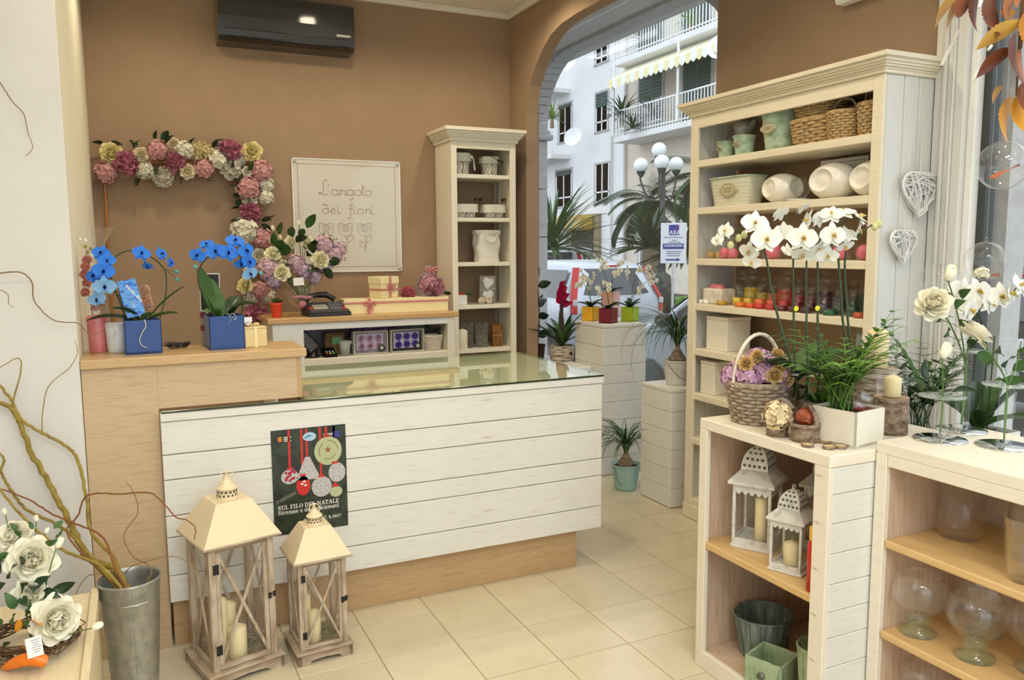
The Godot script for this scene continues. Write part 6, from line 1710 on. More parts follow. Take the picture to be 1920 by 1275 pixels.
	M.glitter = relief(grainy(noise(0.08, [[0.0, rgb8(96, 94, 88)], [0.5, rgb8(176, 174, 164)], [1.0, rgb8(226, 224, 214)]], 128, 3, FastNoiseLite.TYPE_CELLULAR), V(14, 6, 14), 0.3), M.bump, 1.5)
	M.glitter.metallic = 0.7
	for k in 2:
		t = thing("silver_vase", ["silver crackle vase half behind white candle", "silver crackle vase in middle of lowest visible shelf"][k], "vase", V([2.02, 2.115][k], 0.8552, z + [-0.03, 0.0][k]), 0, "silver crackle vases")
		part(t, "vase_body", MB.new().lathe([Vector2(0, 0), Vector2(0.04, 0), Vector2(0.043, 0.01), Vector2(0.043, 0.155), Vector2(0.038, 0.168), Vector2(0.034, 0.168), Vector2(0.036, 0.02), Vector2(0, 0.02)], 28), M.glitter)
		part(t, "twig_trim", MB.new().tube([V(0.0, 0.16, 0.04), V(-0.02, 0.18, 0.04), V(-0.035, 0.178, 0.042)], 0.002, 5), M.twig)
	t = thing("bark_bundle", "square brown bark bundle tied with raffia cross", "bundle", V(2.225, 0.8552, z), 0)
	for i in 4: part(t, "bark_strip", MB.new().bb(V(-0.036 + i * 0.0182, 0, -0.03), V(-0.0185 + i * 0.0182, 0.155 - 0.004 * (i % 2), 0.03), 0.002), grainy(noise(0.03, [[0.0, rgb8(110, 72, 36)], [1.0, rgb8(168, 118, 66)]], 64, 3), V(8, 3, 8), 0.8))
	part(t, "raffia", MB.new().tube([V(-0.037, 0.075, 0.031), V(0.037, 0.077, 0.031)], 0.002, 5).tube([V(-0.01, 0.02, 0.031), V(0.03, 0.11, 0.031)], 0.0015, 5).tube([V(0.0, 0.075, 0.032), V(0.01, 0.12, 0.032)], 0.0015, 5), mat(rgb8(206, 172, 110), 0.7))

# ---------------------------------------------------------------- plants in the arched window
func ponytail(t: Node, y: float, n: int, L: float, sd: int, wild := 0) -> void:
	rng.seed = sd
	part(t, "bulb", MB.new().lathe([Vector2(0, y - 0.02), Vector2(0.045, y - 0.01), Vector2(0.05, y + 0.012), Vector2(0.03, y + 0.045), Vector2(0.014, y + 0.075), Vector2(0.012, y + 0.1), Vector2(0, y + 0.1)], 16, Vector3.ZERO, func(a: float, _y: float) -> float: return 1.0 + 0.06 * sin(a * 5.0)), M.bark)
	for i in n:
		var mb := MB.new()
		var out := i < wild
		strap(V(R(-0.01, 0.01), y + R(0.07, 0.1), R(-0.01, 0.01)), R(2.2, 4.2) if out else R(0, TAU), R(1.0, 1.5), L * (R(1.3, 1.7) if out else R(0.6, 1.05)), 0.004 if out else 0.009, R(2.6, 4.2) if out else R(1.2, 3.2), mb, 10, R(0.7, 1.15))
		part(t, "leaf", mb, M.green_leaf if i % 3 else M.dark_leaf)

func niche_goods() -> void:
	# low white ledge with a bromeliad
	struct("window_ledge", MB.new().bb(V(2.52, 0, -5.33), V(2.752, 0.73, -4.60), 0.006), M.white)
	var t := thing("bromeliad", "bromeliad with magenta flower spike in birch bark pot", "potted plant", V(2.70, 0.7302, -4.93))
	part(t, "pot", MB.new().lathe([Vector2(0, 0), Vector2(0.075, 0), Vector2(0.085, 0.02), Vector2(0.09, 0.11), Vector2(0.082, 0.112), Vector2(0.07, 0.02), Vector2(0, 0.02)], 26, Vector3.ZERO, func(a: float, y: float) -> float: return 1.0 + 0.03 * sin(a * 3.0) + 0.015 * sin(a * 11.0 + y * 40.0)), M.birch)
	part(t, "bark_knot", MB.new().ball(V(0.03, 0.06, 0.082), V(0.012, 0.014, 0.004), 10, 6), M.soil)
	rng.seed = 51
	for i in 20:
		var mb := MB.new()
		strap(V(0, 0.10, 0), TAU * i * 0.382, R(0.6, 1.4), R(0.2, 0.34), 0.05, R(0.3, 1.2), mb, 8, R(0.75, 1.1))
		part(t, "leaf", mb, M.dark_leaf if i % 2 else M.green_leaf)
	part(t, "flower_stalk", MB.new().tube([V(0, 0.1, 0), V(0, 0.42, 0)], [0.014, 0.011], 8), mat(rgb8(70, 46, 42), 0.6))
	var mg := leafy(rgb8(190, 20, 74), 0.3)
	for i in 22:
		var f := i / 22.0
		put(t, "bract", K.leaf, mg, V(0, 0.38 + f * 0.14, 0), V(cos(i * 2.4) * (1.3 - f), 0.75 + f, sin(i * 2.4) * (1.3 - f)), 0.085 - 0.02 * f, 0.0)
	# a darker leafy plant half hidden by the jamb
	t = thing("rubber_plant", "dark glossy leaved plant behind bromeliad at arch jamb", "potted plant", V(2.60, 0.7302, -5.12))
	part(t, "pot", ribbed(0.05, 0.06, 0.1, 4), M.soil)
	stem(t, "stem", [V(0, 0.05, 0), V(0.02, 0.3, 0.0), V(0.0, 0.6, 0.0)], 0.005, 0.003, M.stem_dark)
	for i in 11: put(t, "leaf", K.leaf_flat, M.dark_leaf, V(0.01, 0.16 + i * 0.045, 0), V(cos(i * 2.4), 0.35, sin(i * 2.4)), 0.1, 0.0)
	# mini orchids on the tall pedestal
	var Y1 := 1.0182
	var wht := pm(rgb8(252, 250, 238))
	var ylw := pm(rgb8(206, 170, 60))
	for q in [["mini white orchid in square yellow pot on pedestal", V(2.796, 1.018, -4.747) + V(0.055, 0, -0.04), rgb8(232, 176, 44), [V(2.66, 1.359, -4.568),V(2.697, 1.337, -4.582),V(2.75, 1.328, -4.589),V(2.648, 1.307, -4.567),V(2.713, 1.281, -4.567),V(2.66, 1.258, -4.622)], 0.09], ["mini white orchid in square dark red pot on pedestal", V(2.823, 1.018, -4.555) + V(0.055, 0, -0.045), rgb8(122, 34, 46), [V(2.769, 1.435, -4.527),V(2.816, 1.417, -4.536),V(2.811, 1.381, -4.567),V(2.768, 1.289, -4.509),V(2.821, 1.276, -4.516),V(2.784, 1.24, -4.562)], 0.094], ["mini white orchid in square lime green pot on pedestal", V(3.037, 1.018, -4.57) + V(0.035, 0, -0.06), rgb8(168, 190, 52), [V(3, 1.357, -4.409),V(3.063, 1.37, -4.414),V(3.104, 1.344, -4.425),V(3.087, 1.321, -4.363),V(3.071, 1.292, -4.4),V(3.042, 1.267, -4.444),V(2.985, 1.249, -4.402)], 0.09], ["mini white orchid in tall pale pink pot behind red pot", V(3.051, 1.018, -4.844) + V(0.06, 0, -0.1), rgb8(214, 170, 156), [V(2.869, 1.399, -4.476),V(2.912, 1.427, -4.492),V(2.955, 1.38, -4.499),V(2.873, 1.358, -4.468),V(2.939, 1.335, -4.468),V(2.873, 1.345, -4.533)], 0.1]]:
		t = thing("mini_orchid", q[0], "potted plant", V(q[1].x, Y1, q[1].z), 28.0, "mini orchids on the tall pedestal")
		var hh: float = 0.1 if q[4] < 0.1 else 0.19
		cube_pot(t, q[4], hh, mat(q[2], 0.3), M.soil)
		var inv := t.transform.affine_inverse()
		rng.seed = int(q[1].x * 1000)
		for k in 5: orchid_leaf(t, V(0, hh - 0.01, 0), k * 1.3 + 0.4, R(0.5, 1.0), R(0.09, 0.13), 0.035, R(0.4, 1.0), M.dark_leaf)
		var top := Vector3.ZERO
		var k := 0
		for p in q[3]:
			var at: Vector3 = inv * (p as Vector3)
			if k % 3 == 0: stem(t, "flower_stem", [V(0.01, hh, 0), V(at.x * 0.3, lerpf(hh, at.y, 0.6), at.z * 0.3), at + V(0, 0.01, -0.01)], 0.002, 0.0014, M.stem_green)
			for e in 3:
				bloom(t, at + V(R(-0.022, 0.022), R(-0.025, 0.025), R(-0.015, 0.015)), V(R(-0.7, 0.5), R(-0.2, 0.4), 1), R(0.019, 0.026), wht, ylw, k + e, R(-0.5, 0.5))
			k += 1
	# ponytail palms
	M.pale_zinc = mat(rgb8(214, 212, 204), 0.5)
	t = thing("ponytail_palm", "ponytail palm in white ribbed bucket on short pedestal", "potted plant", V(2.90, 0.7082, -3.86))
	part(t, "bucket", ribbed(0.062, 0.083, 0.15, 7), M.pale_zinc)
	part(t, "soil", MB.new().lathe([Vector2(0, 0.135), Vector2(0.078, 0.135)], 20), M.soil)
	part(t, "wire_handle", MB.new().tube(smooth_path([V(-0.08, 0.13, 0.02), V(-0.05, 0.06, 0.085), V(0.02, 0.045, 0.09), V(0.08, 0.13, 0.03)], 5), 0.0016, 5), M.wire)
	words(t, "stamped_words", "COTTAGE", V(-0.036, 0.074, 0.083), 0.014, mat(rgb8(150, 140, 124), 0.7), V(-8, -12, 0), "Droid Serif")
	ponytail(t, 0.145, 100, 0.46, 52, 8)
	t = thing("ponytail_palm", "ponytail palm in pale blue ribbed bucket on floor", "potted plant", V(2.745, 0.0005, -4.165))
	part(t, "bucket", ribbed(0.066, 0.09, 0.165, 7), mat(rgb8(158, 194, 190), 0.45))
	part(t, "soil", MB.new().lathe([Vector2(0, 0.145), Vector2(0.085, 0.145)], 20), M.soil)
	part(t, "wire_handle", MB.new().tube(smooth_path([V(-0.088, 0.15, 0.01), V(-0.09, 0.08, 0.05), V(-0.07, 0.05, 0.07)], 4), 0.0016, 5), M.wire)
	ponytail(t, 0.155, 80, 0.42, 53, 6)

# ---------------------------------------------------------------- wide bookcase
func badge(t: Node, at: Vector3, s: float) -> void:
	# oval embossed plaque that faces -x
	var mb := MB.new()
	mb.ball(at, V(0.003, s * 0.62, s), 20, 10)
	for k in [-1, 1]: mb.ball(at + V(0, 0, k * s * 0.95), V(0.003, s * 0.25, s * 0.2), 10, 6)
	part(t, "plaque", mb, mat(rgb8(196, 186, 150), 0.7))
	var pts := []
	for i in 25: pts.append(at + V(-0.0025, sin(TAU * i / 24.0) * s * 0.5, cos(TAU * i / 24.0) * s * 0.86))
	var ln := MB.new().tube(pts, 0.0012, 4, false)
	for y in [-0.15, 0.0, 0.15]: ln.tube([at + V(-0.0035, y * s, -s * 0.5), at + V(-0.0035, y * s, s * 0.5)], 0.0012, 4)
	part(t, "embossing", ln, mat(rgb8(120, 116, 90), 0.8))

func mouth_bowl(label: String, at: Vector3, turn: float, r: float) -> void:
	var t := thing("ceramic_bowl", label, "bowl", at, turn, "round cream ceramic bowls")
	var h := r * 1.45
	var c := V(0, h * 0.5, 0)
	var mb := MB.new()
	# globe flattened above and below, with two scooped round windows
	mb.sheet(func(u: float, v: float) -> Vector3:
		var a := u * TAU
		var b := lerpf(0.28, PI - 0.28, v)
		var d := V(cos(a) * sin(b), cos(b), sin(a) * sin(b))
		var p := d * V(r, h * 0.52, r)
		for dirv in [V(-0.97, 0.05, -0.21), V(0.23, 0.05, 0.97)]:
			var q: Vector3 = dirv.normalized()
			var f := acos(clampf(d.dot(q), -1, 1))
			if f < 0.62: p -= q * r * 0.30 * (1.0 - pow(f / 0.62, 4.0))
		return c + p
	, 110, 56)
	part(t, "bowl_body", mb, M.white_gloss)
	part(t, "bowl_base", MB.new().lathe([Vector2(0, 0.0), Vector2(r * 0.42, 0.0), Vector2(r * 0.42, 0.012), Vector2(0, 0.012)], 24), M.white_gloss)
	part(t, "opening", MB.new().lathe([Vector2(r * 0.29, h * 0.985), Vector2(r * 0.29, h * 0.7), Vector2(0, h * 0.7)], 24), M.white_gloss)

func jar(called: String, label: String, at: Vector3, r: float, h: float, c: Color, lid: bool, group: String) -> void:
	var t := thing(called, label, "candle jar", at, 0, group)
	part(t, "wax", MB.new().lathe([Vector2(0, 0.004), Vector2(r * 0.92, 0.004), Vector2(r * 0.92, h * 0.62), Vector2(0, h * 0.62)], 18), mat(c, 0.3))
	part(t, "glass_jar", MB.new().lathe([Vector2(0, 0), Vector2(r, 0), Vector2(r, h * 0.78), Vector2(r * 0.86, h * 0.86), Vector2(r * 0.86, h)], 20), M.vase)
	if lid: part(t, "glass_lid", MB.new().lathe([Vector2(r * 0.95, h), Vector2(r * 0.95, h + 0.006), Vector2(r * 0.35, h + 0.012), Vector2(r * 0.3, h + 0.02), Vector2(r * 0.55, h + 0.03), Vector2(r * 0.4, h + 0.042), Vector2(0, h + 0.044)], 18), M.vase)

func bookcase_goods() -> void:
	var sage := grainy(noise(0.03, [[0.0, rgb8(136, 158, 134)], [0.4, rgb8(172, 194, 168)], [1.0, rgb8(186, 206, 182)]], 128, 4), V(4, 4, 4), 0.5)
	var sage2 := mat(rgb8(214, 212, 192), 0.5)
	var x := 2.875
	# top shelf
	var y := 1.9852
	var t := thing("watering_can", "grey zinc jug with curved wire handle on top shelf", "jug", V(x + 0.05, y, -3.36))
	part(t, "jug_body", MB.new().lathe([Vector2(0, 0), Vector2(0.042, 0), Vector2(0.044, 0.1), Vector2(0.04, 0.112), Vector2(0.05, 0.15), Vector2(0.06, 0.185), Vector2(0.057, 0.185), Vector2(0.037, 0.11), Vector2(0, 0.11)], 24), mat(rgb8(176, 178, 172), 0.4, 0.3))
	part(t, "spout", MB.new().tube([V(0, 0.13, 0.03), V(0, 0.17, 0.07), V(0, 0.19, 0.085)], [0.03, 0.022, 0.012], 8), mat(rgb8(150, 152, 148), 0.4, 0.3))
	part(t, "handle", MB.new().tube(smooth_path([V(-0.01, 0.15, -0.045), V(-0.01, 0.155, -0.09), V(-0.01, 0.12, -0.115), V(-0.01, 0.06, -0.09), V(-0.01, 0.02, -0.045)], 5), 0.003, 6), mat(rgb8(120, 122, 118), 0.5, 0.4))
	for q in [["smallest sage green ribbed pot in front of zinc jug", 2.83, -3.385, 0.032, 0.045, 0.085], ["small sage green ribbed pot with plaque, second from left", 2.84, -3.255, 0.042, 0.056, 0.10], ["large sage green ribbed pot with oval plaque on top shelf", 2.88, -3.04, 0.07, 0.095, 0.19]]:
		t = thing("sage_pot", q[0], "pot", V(q[1], y, q[2]), 0, "sage green ribbed pots")
		part(t, "pot_body", ribbed(q[3], q[4], q[5], 6, 0.003), sage)
		badge(t, V(-lerpf(q[3], q[4], 0.55) - 0.003, q[5] * 0.56, 0), q[5] * 0.24)
	for q in [["lower rectangular tan wicker basket of two stacked", V(2.89, y, -2.80), 0.09, 0.118, 0.115, 5.0, 8], ["upper rectangular tan wicker basket of two stacked", V(2.89, y + 0.121, -2.80), 0.085, 0.11, 0.10, 5.0, 8], ["small oval tan wicker basket with glass heart tag", V(2.84, y, -2.62), 0.062, 0.072, 0.12, 2.0, 10], ["tan wicker basket with tall handle at shelf's right end", V(2.87, y, -2.475), 0.075, 0.07, 0.135, 2.0, 10]]:
		t = thing("wicker_basket", q[0], "basket", q[1], 0, "tan wicker baskets on the top shelf")
		wicker(t, q[2] * 0.84, q[3] * 0.84, q[2], q[3], q[4], q[6], M.wicker_tan, q[5])
		part(t, "glass_charm", MB.new().ball(V(-q[2] * 1.04, q[4] * 0.5, 0), V(0.006, 0.022, 0.02), 12, 8), M.vase)
		if q[5] < 3.0: hoop(t, "handle", q[3] * 0.9, q[4], 0.13 if q[1].z > -2.5 else 0.06, 0.005, M.wicker_grey, true)
	t = thing("wicker_basket", "grey wicker basket with arched handle behind tan baskets", "basket", V(2.99, y, -2.66))
	wicker(t, 0.05, 0.06, 0.06, 0.075, 0.15, 10, M.wicker_grey)
	hoop(t, "handle", 0.06, 0.15, 0.07, 0.006, M.wicker_grey, true)
	# second shelf
	y = 1.7352
	t = thing("planter_box", "long oblong ribbed planter with plaque and green rim", "planter", V(2.87, y, -3.33))
	var pl := MB.new()
	for i in 8:
		var f := i / 8.0
		pl.sheet(func(u: float, v: float) -> Vector3: return outline(u * TAU, lerpf(0.062, 0.075, f + v / 8.0) + 0.002 * sin(v * PI), lerpf(0.125, 0.155, f + v / 8.0) + 0.002 * sin(v * PI), 6.0) + V(0, (f + v / 8.0) * 0.145, 0), 40, 2)
	part(t, "planter_body", pl, sage2)
	var rim := []
	for i in 41: rim.append(outline(TAU * i / 40.0, 0.077, 0.157, 6.0) + V(0, 0.147, 0))
	part(t, "rim", MB.new().tube(rim, 0.006, 6, false), sage)
	part(t, "planter_floor", MB.new().bb(V(-0.06, 0.001, -0.12), V(0.06, 0.006, 0.12)), sage2)
	badge(t, V(-0.074, 0.082, 0.01), 0.062)
	mouth_bowl("cream ceramic bowl with scooped sides next to oblong planter", V(2.89, y, -3.03), 0.0, 0.098)
	mouth_bowl("cream ceramic bowl with scooped sides in front of white plaque", V(2.88, y, -2.695), 12.0, 0.112)
	mouth_bowl("cream ceramic bowl cut off by bookcase's right stile", V(2.88, y, -2.475), 5.0, 0.105)
	t = thing("round_vase", "small round clear glass vase between two cream bowls", "vase", V(2.84, y + 0.012, -2.87))
	part(t, "vase_body", MB.new().lathe([Vector2(0, 0), Vector2(0.03, 0.004), Vector2(0.05, 0.035), Vector2(0.05, 0.055), Vector2(0.03, 0.088), Vector2(0.033, 0.1)], 24), M.vase)
	solo("white_saucer", "flat white saucer beneath small round glass vase", "saucer", MB.new().lathe([Vector2(0, 0), Vector2(0.04, 0), Vector2(0.056, 0.01), Vector2(0.054, 0.011), Vector2(0.038, 0.004), Vector2(0, 0.004)], 28), M.white_gloss, V(2.84, y, -2.87))
	t = thing("white_plaque", "white printed plaque leaning behind ceramic bowls", "sign", V(3.03, y, -2.79), 0)
	part(t, "board", MB.new().bb(V(0, 0, -0.14), V(0.008, 0.2, 0.14), 0.002), M.white)
	var bd := MB.new()
	for q in [[0.015, -0.125, 0.018, 0.125], [0.182, -0.125, 0.185, 0.125], [0.018, -0.125, 0.182, -0.122], [0.018, 0.122, 0.182, 0.125]]: bd.bb(V(-0.0006, q[0], q[1]), V(0, q[2], q[3]))
	part(t, "printed_border", bd, mat(rgb8(150, 140, 140), 0.6))
	# white card boxes behind the left side
	solo("white_card", "pale lilac card leaning inside far end, second shelf", "card", MB.new().bb(V(0, 0, 0), V(0.2, 0.19, 0.004), 0.001), mat(rgb8(206, 202, 212), 0.6), V(2.84, y, -3.555))
	# third shelf: glasses and pink things
	y = 1.4632
	for k in 4:
		t = thing("glass_tumbler", "clear glass tumbler with sand, number %s from far end" % ["one", "two", "three", "four"][k], "glass", V(2.84 + (k % 2) * 0.07, y, -3.49 + (k / 2) * 0.075), 0, "sand filled tumblers on the third shelf")
		part(t, "glass_body", MB.new().lathe([Vector2(0, 0), Vector2(0.03, 0), Vector2(0.032, 0.11)], 20), M.vase)
		part(t, "sand", MB.new().lathe([Vector2(0, 0.003), Vector2(0.028, 0.003), Vector2(0.029, 0.035), Vector2(0, 0.037)], 18), mat(rgb8(206, 170, 110), 0.9))
	var pinks := [["pink candle in low glass, left under orchid petals", -3.37, 0.03], ["second pink candle in low glass beside the first", -3.31, 0.028], ["rose pink ball candle between the orchid stems", -3.02, 0.04], ["pink candle in glass bowl at shelf's right end", -2.60, 0.035], ["pale pink candle in glass bowl near right stile", -2.47, 0.035]]
	for q in pinks:
		t = thing("pink_candle", q[0], "candle", V(2.83, y, q[1]), 0, "pink candles on the third shelf")
		part(t, "wax", MB.new().ball(V(0, q[2], 0), V(q[2], q[2], q[2]), 14, 10), mat(rgb8(222, 108, 128), 0.4))
		part(t, "glass_bowl", MB.new().lathe([Vector2(0, 0), Vector2(q[2] * 0.8, 0.0), Vector2(q[2] * 1.2, q[2] * 0.8), Vector2(q[2] * 1.1, q[2] * 1.8)], 20), M.vase)
	for q in [["clear glass cylinder vase left of orchid blooms", -3.20, 0.04, 0.13], ["clear glass cylinder vase behind middle orchid blooms", -2.85, 0.05, 0.16], ["clear glass fishbowl behind right orchid blooms", -2.70, 0.055, 0.1]]:
		solo("shelf_vase", q[0], "vase", MB.new().lathe([Vector2(0, 0), Vector2(q[2], 0.0), Vector2(q[2] * 1.02, q[3])], 24), M.vase, V(2.92, y, q[1]))
	# fourth shelf: jars in a rainbow
	y = 1.2182
	var cols := [["yellow", rgb8(226, 196, 40)], ["golden yellow", rgb8(214, 178, 50)], ["orange", rgb8(228, 110, 30)], ["red orange", rgb8(206, 66, 38)], ["red", rgb8(176, 30, 34)], ["dark red", rgb8(112, 22, 34)], ["plum", rgb8(74, 26, 44)], ["violet grey", rgb8(72, 60, 76)], ["dark green", rgb8(26, 56, 44)], ["deep green", rgb8(30, 70, 50)], ["black green", rgb8(28, 40, 40)]]
	for k in 11:
		var z := -3.28 + k * 0.083
		jar("candle_jar", "%s candle in small lidded glass jar, front row" % cols[k][0], V(2.845, y, z), 0.028, 0.07, cols[k][1], true, "lidded candle jars in the front row")
		jar("tall_candle_jar", "%s candle in tall lidded glass jar, back row" % cols[k][0], V(2.955, y, z - 0.015), 0.035 if k % 3 else 0.045, 0.11 if k % 3 else 0.15, cols[k][1].lerp(rgb8(150, 120, 120), 0.15), true, "lidded candle jars in the back row")
	var tins := [["mustard", rgb8(196, 150, 34)], ["orange", rgb8(232, 126, 28)], ["vermilion", rgb8(226, 88, 30)], ["scarlet", rgb8(196, 36, 34)], ["crimson", rgb8(184, 30, 36)], ["maroon", rgb8(96, 18, 30)], ["wine", rgb8(88, 18, 32)], ["aubergine", rgb8(60, 20, 34)], ["bottle green", rgb8(30, 96, 56)], ["rust", rgb8(190, 74, 30)]]
	for k in 10:
		t = thing("candle_tin", "%s wax melt in low glass cup at shelf edge" % tins[k][0], "candle", V(2.795, y, [-3.345, -3.20, -3.125, -3.06, -2.985, -2.91, -2.83, -2.755, -2.62, -2.45][k]), 0, "low wax cups at the shelf edge")
		part(t, "wax", MB.new().lathe([Vector2(0, 0), Vector2(0.026, 0), Vector2(0.028, 0.024), Vector2(0, 0.024)], 18), mat(tins[k][1], 0.3))
		part(t, "cup_rim", MB.new().lathe([Vector2(0.028, 0.0), Vector2(0.03, 0.03)], 18), M.vase)
	t = thing("white_pot", "white crackled square pot with pink balls, fourth shelf", "pot", V(2.85, y, -3.435))
	part(t, "pot_body", MB.new().bb(V(-0.055, 0, -0.075), V(0.055, 0.085, 0.075), 0.01), grainy(noise(0.03, [[0.0, rgb8(206, 196, 176)], [1.0, rgb8(238, 232, 218)]], 64, 3), V(8, 8, 8), 0.6))
	for p in [V(0.0, 0.09, -0.035), V(-0.02, 0.088, 0.03)]: part(t, "pink_ball", MB.new().ball(p, V(0.026, 0.02, 0.032), 12, 8), mat(rgb8(226, 130, 144), 0.5))
	for k in 2: solo("tea_light", "tiny white tea light at far end, %s of two" % ["left", "right"][k], "candle", MB.new().lathe([Vector2(0, 0), Vector2(0.018, 0), Vector2(0.018, 0.022), Vector2(0.002, 0.02), Vector2(0, 0.028)], 16), M.white, V(2.80, y, -3.515 + k * 0.04), Vector3.ZERO, "white tea lights")
	jar("grey_jar", "grey stone filled lidded glass jar behind white pot", V(2.98, y, -3.40), 0.045, 0.14, rgb8(140, 140, 142), true, "")
	# lower shelves
	for q in [["plain white cube box on fifth shelf", V(2.88, 0.9702, -3.40), 0.17], ["plain white tall box on sixth shelf", V(2.87, 0.7222, -3.455), 0.12]]:
		t = thing("white_box", q[0], "box", q[1], 0, "plain white boxes on the lower shelves")
		part(t, "box_body", MB.new().bb(V(-0.07, 0, -q[2] / 2), V(0.09, 0.165, q[2] / 2), 0.003), mat(rgb8(236, 230, 214), 0.6))
		part(t, "box_lid", MB.new().bb(V(-0.072, 0.165, -q[2] / 2 - 0.002), V(0.092, 0.182, q[2] / 2 + 0.002), 0.003), mat(rgb8(238, 233, 218), 0.6))
	# wicker hearts on the side of the case
	for q in [["larger white wicker heart hanging on bookcase side", V(2.957, 1.751, -2.32), 0.105, 0.19], ["smaller white wicker heart hanging lower on bookcase side", V(2.878, 1.532, -2.32), 0.08, 0.1]]:
		t = thing("wicker_heart", q[0], "ornament", q[1], 0, "white wicker hearts")
		rng.seed = int(q[2] * 1000)
		var hp := []
		for i in 31:
			var a := TAU * i / 30.0
			hp.append(V(16.0 * pow(sin(a), 3.0), 13.0 * cos(a) - 5.0 * cos(2 * a) - 2.0 * cos(3 * a) - cos(4 * a), 0) * q[2] / 17.0)
		part(t, "heart_frame", MB.new().tube(hp, 0.006, 6, false), M.white)
		var tw := MB.new()
		for k in 90:
			var a: Vector3 = hp[rng.randi_range(0, 30)]
			var b: Vector3 = hp[rng.randi_range(0, 30)]
			if a.distance_to(b) < q[2] * 0.5: continue
			var o := V(0, 0, R(-0.014, 0.018))
			tw.tube([a * 1.03 + o * 0.5, (a + b) / 2 + o * 1.6, b * 1.03 + o * 0.5], R(0.0018, 0.0032), 5)
		part(t, "woven_twigs", tw, M.white)
		part(t, "hanging_ribbon", MB.new().bb(V(-0.004, q[2] * 0.4, 0), V(0.004, q[2] * 0.4 + q[3], 0.001)), M.linen)

# ---------------------------------------------------------------- low cabinets in the right foreground
func metal_lantern(label: String, at: Vector3, turn: float, w: float, h: float, m: Material) -> void:
	var t := thing("metal_lantern", label, "lantern", at, turn, "white metal lanterns in the low cabinet")
	var b := h * 0.58
	var hw := w / 2
	part(t, "base", MB.new().bb(V(-hw, 0, -hw), V(hw, h * 0.03, hw), 0.002).bb(V(-hw * 0.92, h * 0.03, -hw * 0.92), V(hw * 0.92, h * 0.05, hw * 0.92), 0.001), m)
	for sx in [-1, 1]:
		for sz in [-1, 1]: part(t, "post", MB.new().box(V(sx * hw * 0.85, b / 2 + h * 0.025, sz * hw * 0.85), V(w * 0.07, b - h * 0.05, w * 0.07), 0.001), m)
	var gl := MB.new()
	for k in 4:
		var xf := Transform3D(Basis(Vector3.UP, k * PI / 2), Vector3.ZERO) * Transform3D(Basis.IDENTITY, V(0, 0, hw * 0.86))
		var pts := PackedVector2Array([Vector2(-hw * 0.82, b), Vector2(-hw * 0.82, b - h * 0.1)])
		for i in 5:
			for j in 5: pts.append(Vector2(lerpf(-hw * 0.8, hw * 0.8, (i + j / 4.0) / 5.0 * 0.998 + 0.001), b - h * (0.055 + 0.035 * sin(PI * j / 4.0))))
		pts.append_array([Vector2(hw * 0.82, b - h * 0.1), Vector2(hw * 0.82, b)])
		var sc := MB.new()
		sc.xf = xf
		sc.prism(pts, 0.002)
		part(t, "scalloped_rail", sc, m)
		var lo := MB.new()
		lo.xf = xf
		lo.bb(V(-hw * 0.82, h * 0.05, 0), V(hw * 0.82, h * 0.09, 0.003), 0.001)
		part(t, "bottom_rail", lo, m)
		gl.xf = xf
		gl.quad(V(-hw * 0.8, h * 0.05, -0.002), V(hw * 0.8, h * 0.05, -0.002), V(hw * 0.8, b, -0.002), V(-hw * 0.8, b, -0.002), Vector3.BACK)
	part(t, "glass_pane", gl, M.glass)
	part(t, "eave", MB.new().bb(V(-hw * 1.12, b, -hw * 1.12), V(hw * 1.12, b + h * 0.03, hw * 1.12), 0.002), m)
	var rf := MB.new()
	for k in 4:
		rf.xf = Transform3D(Basis(Vector3.UP, k * PI / 2), Vector3.ZERO)
		rf.quad(V(-hw * 1.1, b + h * 0.03, hw * 1.1), V(hw * 1.1, b + h * 0.03, hw * 1.1), V(hw * 0.62, b + h * 0.13, hw * 0.62), V(-hw * 0.62, b + h * 0.13, hw * 0.62), V(0, 1, 0.4).normalized())
	part(t, "roof", rf, m)
	# pierced four sided dome
	var dm := MB.new()
	for k in 4:
		dm.xf = Transform3D(Basis(Vector3.UP, k * PI / 2), Vector3.ZERO)
		dm.sheet(func(u: float, v: float) -> Vector3:
			var r := hw * 0.64 * cos(v * PI * 0.47)
			return V((2 * u - 1) * r, b + h * 0.13 + h * 0.2 * sin(v * PI * 0.5), r), 6, 8)
	part(t, "dome", dm, m)
	var ho := MB.new()
	for k in 4:
		for j in 4:
			for i in 5 - j:
				var v := (j + 0.6) / 5.0
				var r := hw * 0.645 * cos(v * PI * 0.47)
				ho.xf = Transform3D(Basis(Vector3.UP, k * PI / 2), Vector3.ZERO)
				ho.ball(V((i - (4 - j) * 0.5) * hw * 0.24, b + h * 0.13 + h * 0.2 * sin(v * PI * 0.5), r), V(hw * 0.08, hw * 0.08, 0.002), 6, 4)
	part(t, "pierced_holes", ho, mat(rgb8(96, 92, 88), 0.8))
	var rg := []
	for i in 17: rg.append(V(cos(TAU * i / 16.0) * w * 0.09, h * 0.935 + sin(TAU * i / 16.0) * w * 0.09, 0))
	part(t, "ring_handle", MB.new().tube(rg, 0.002, 5, false).ball(V(0, b + h * 0.335, 0), w * 0.035, 8, 6), m)

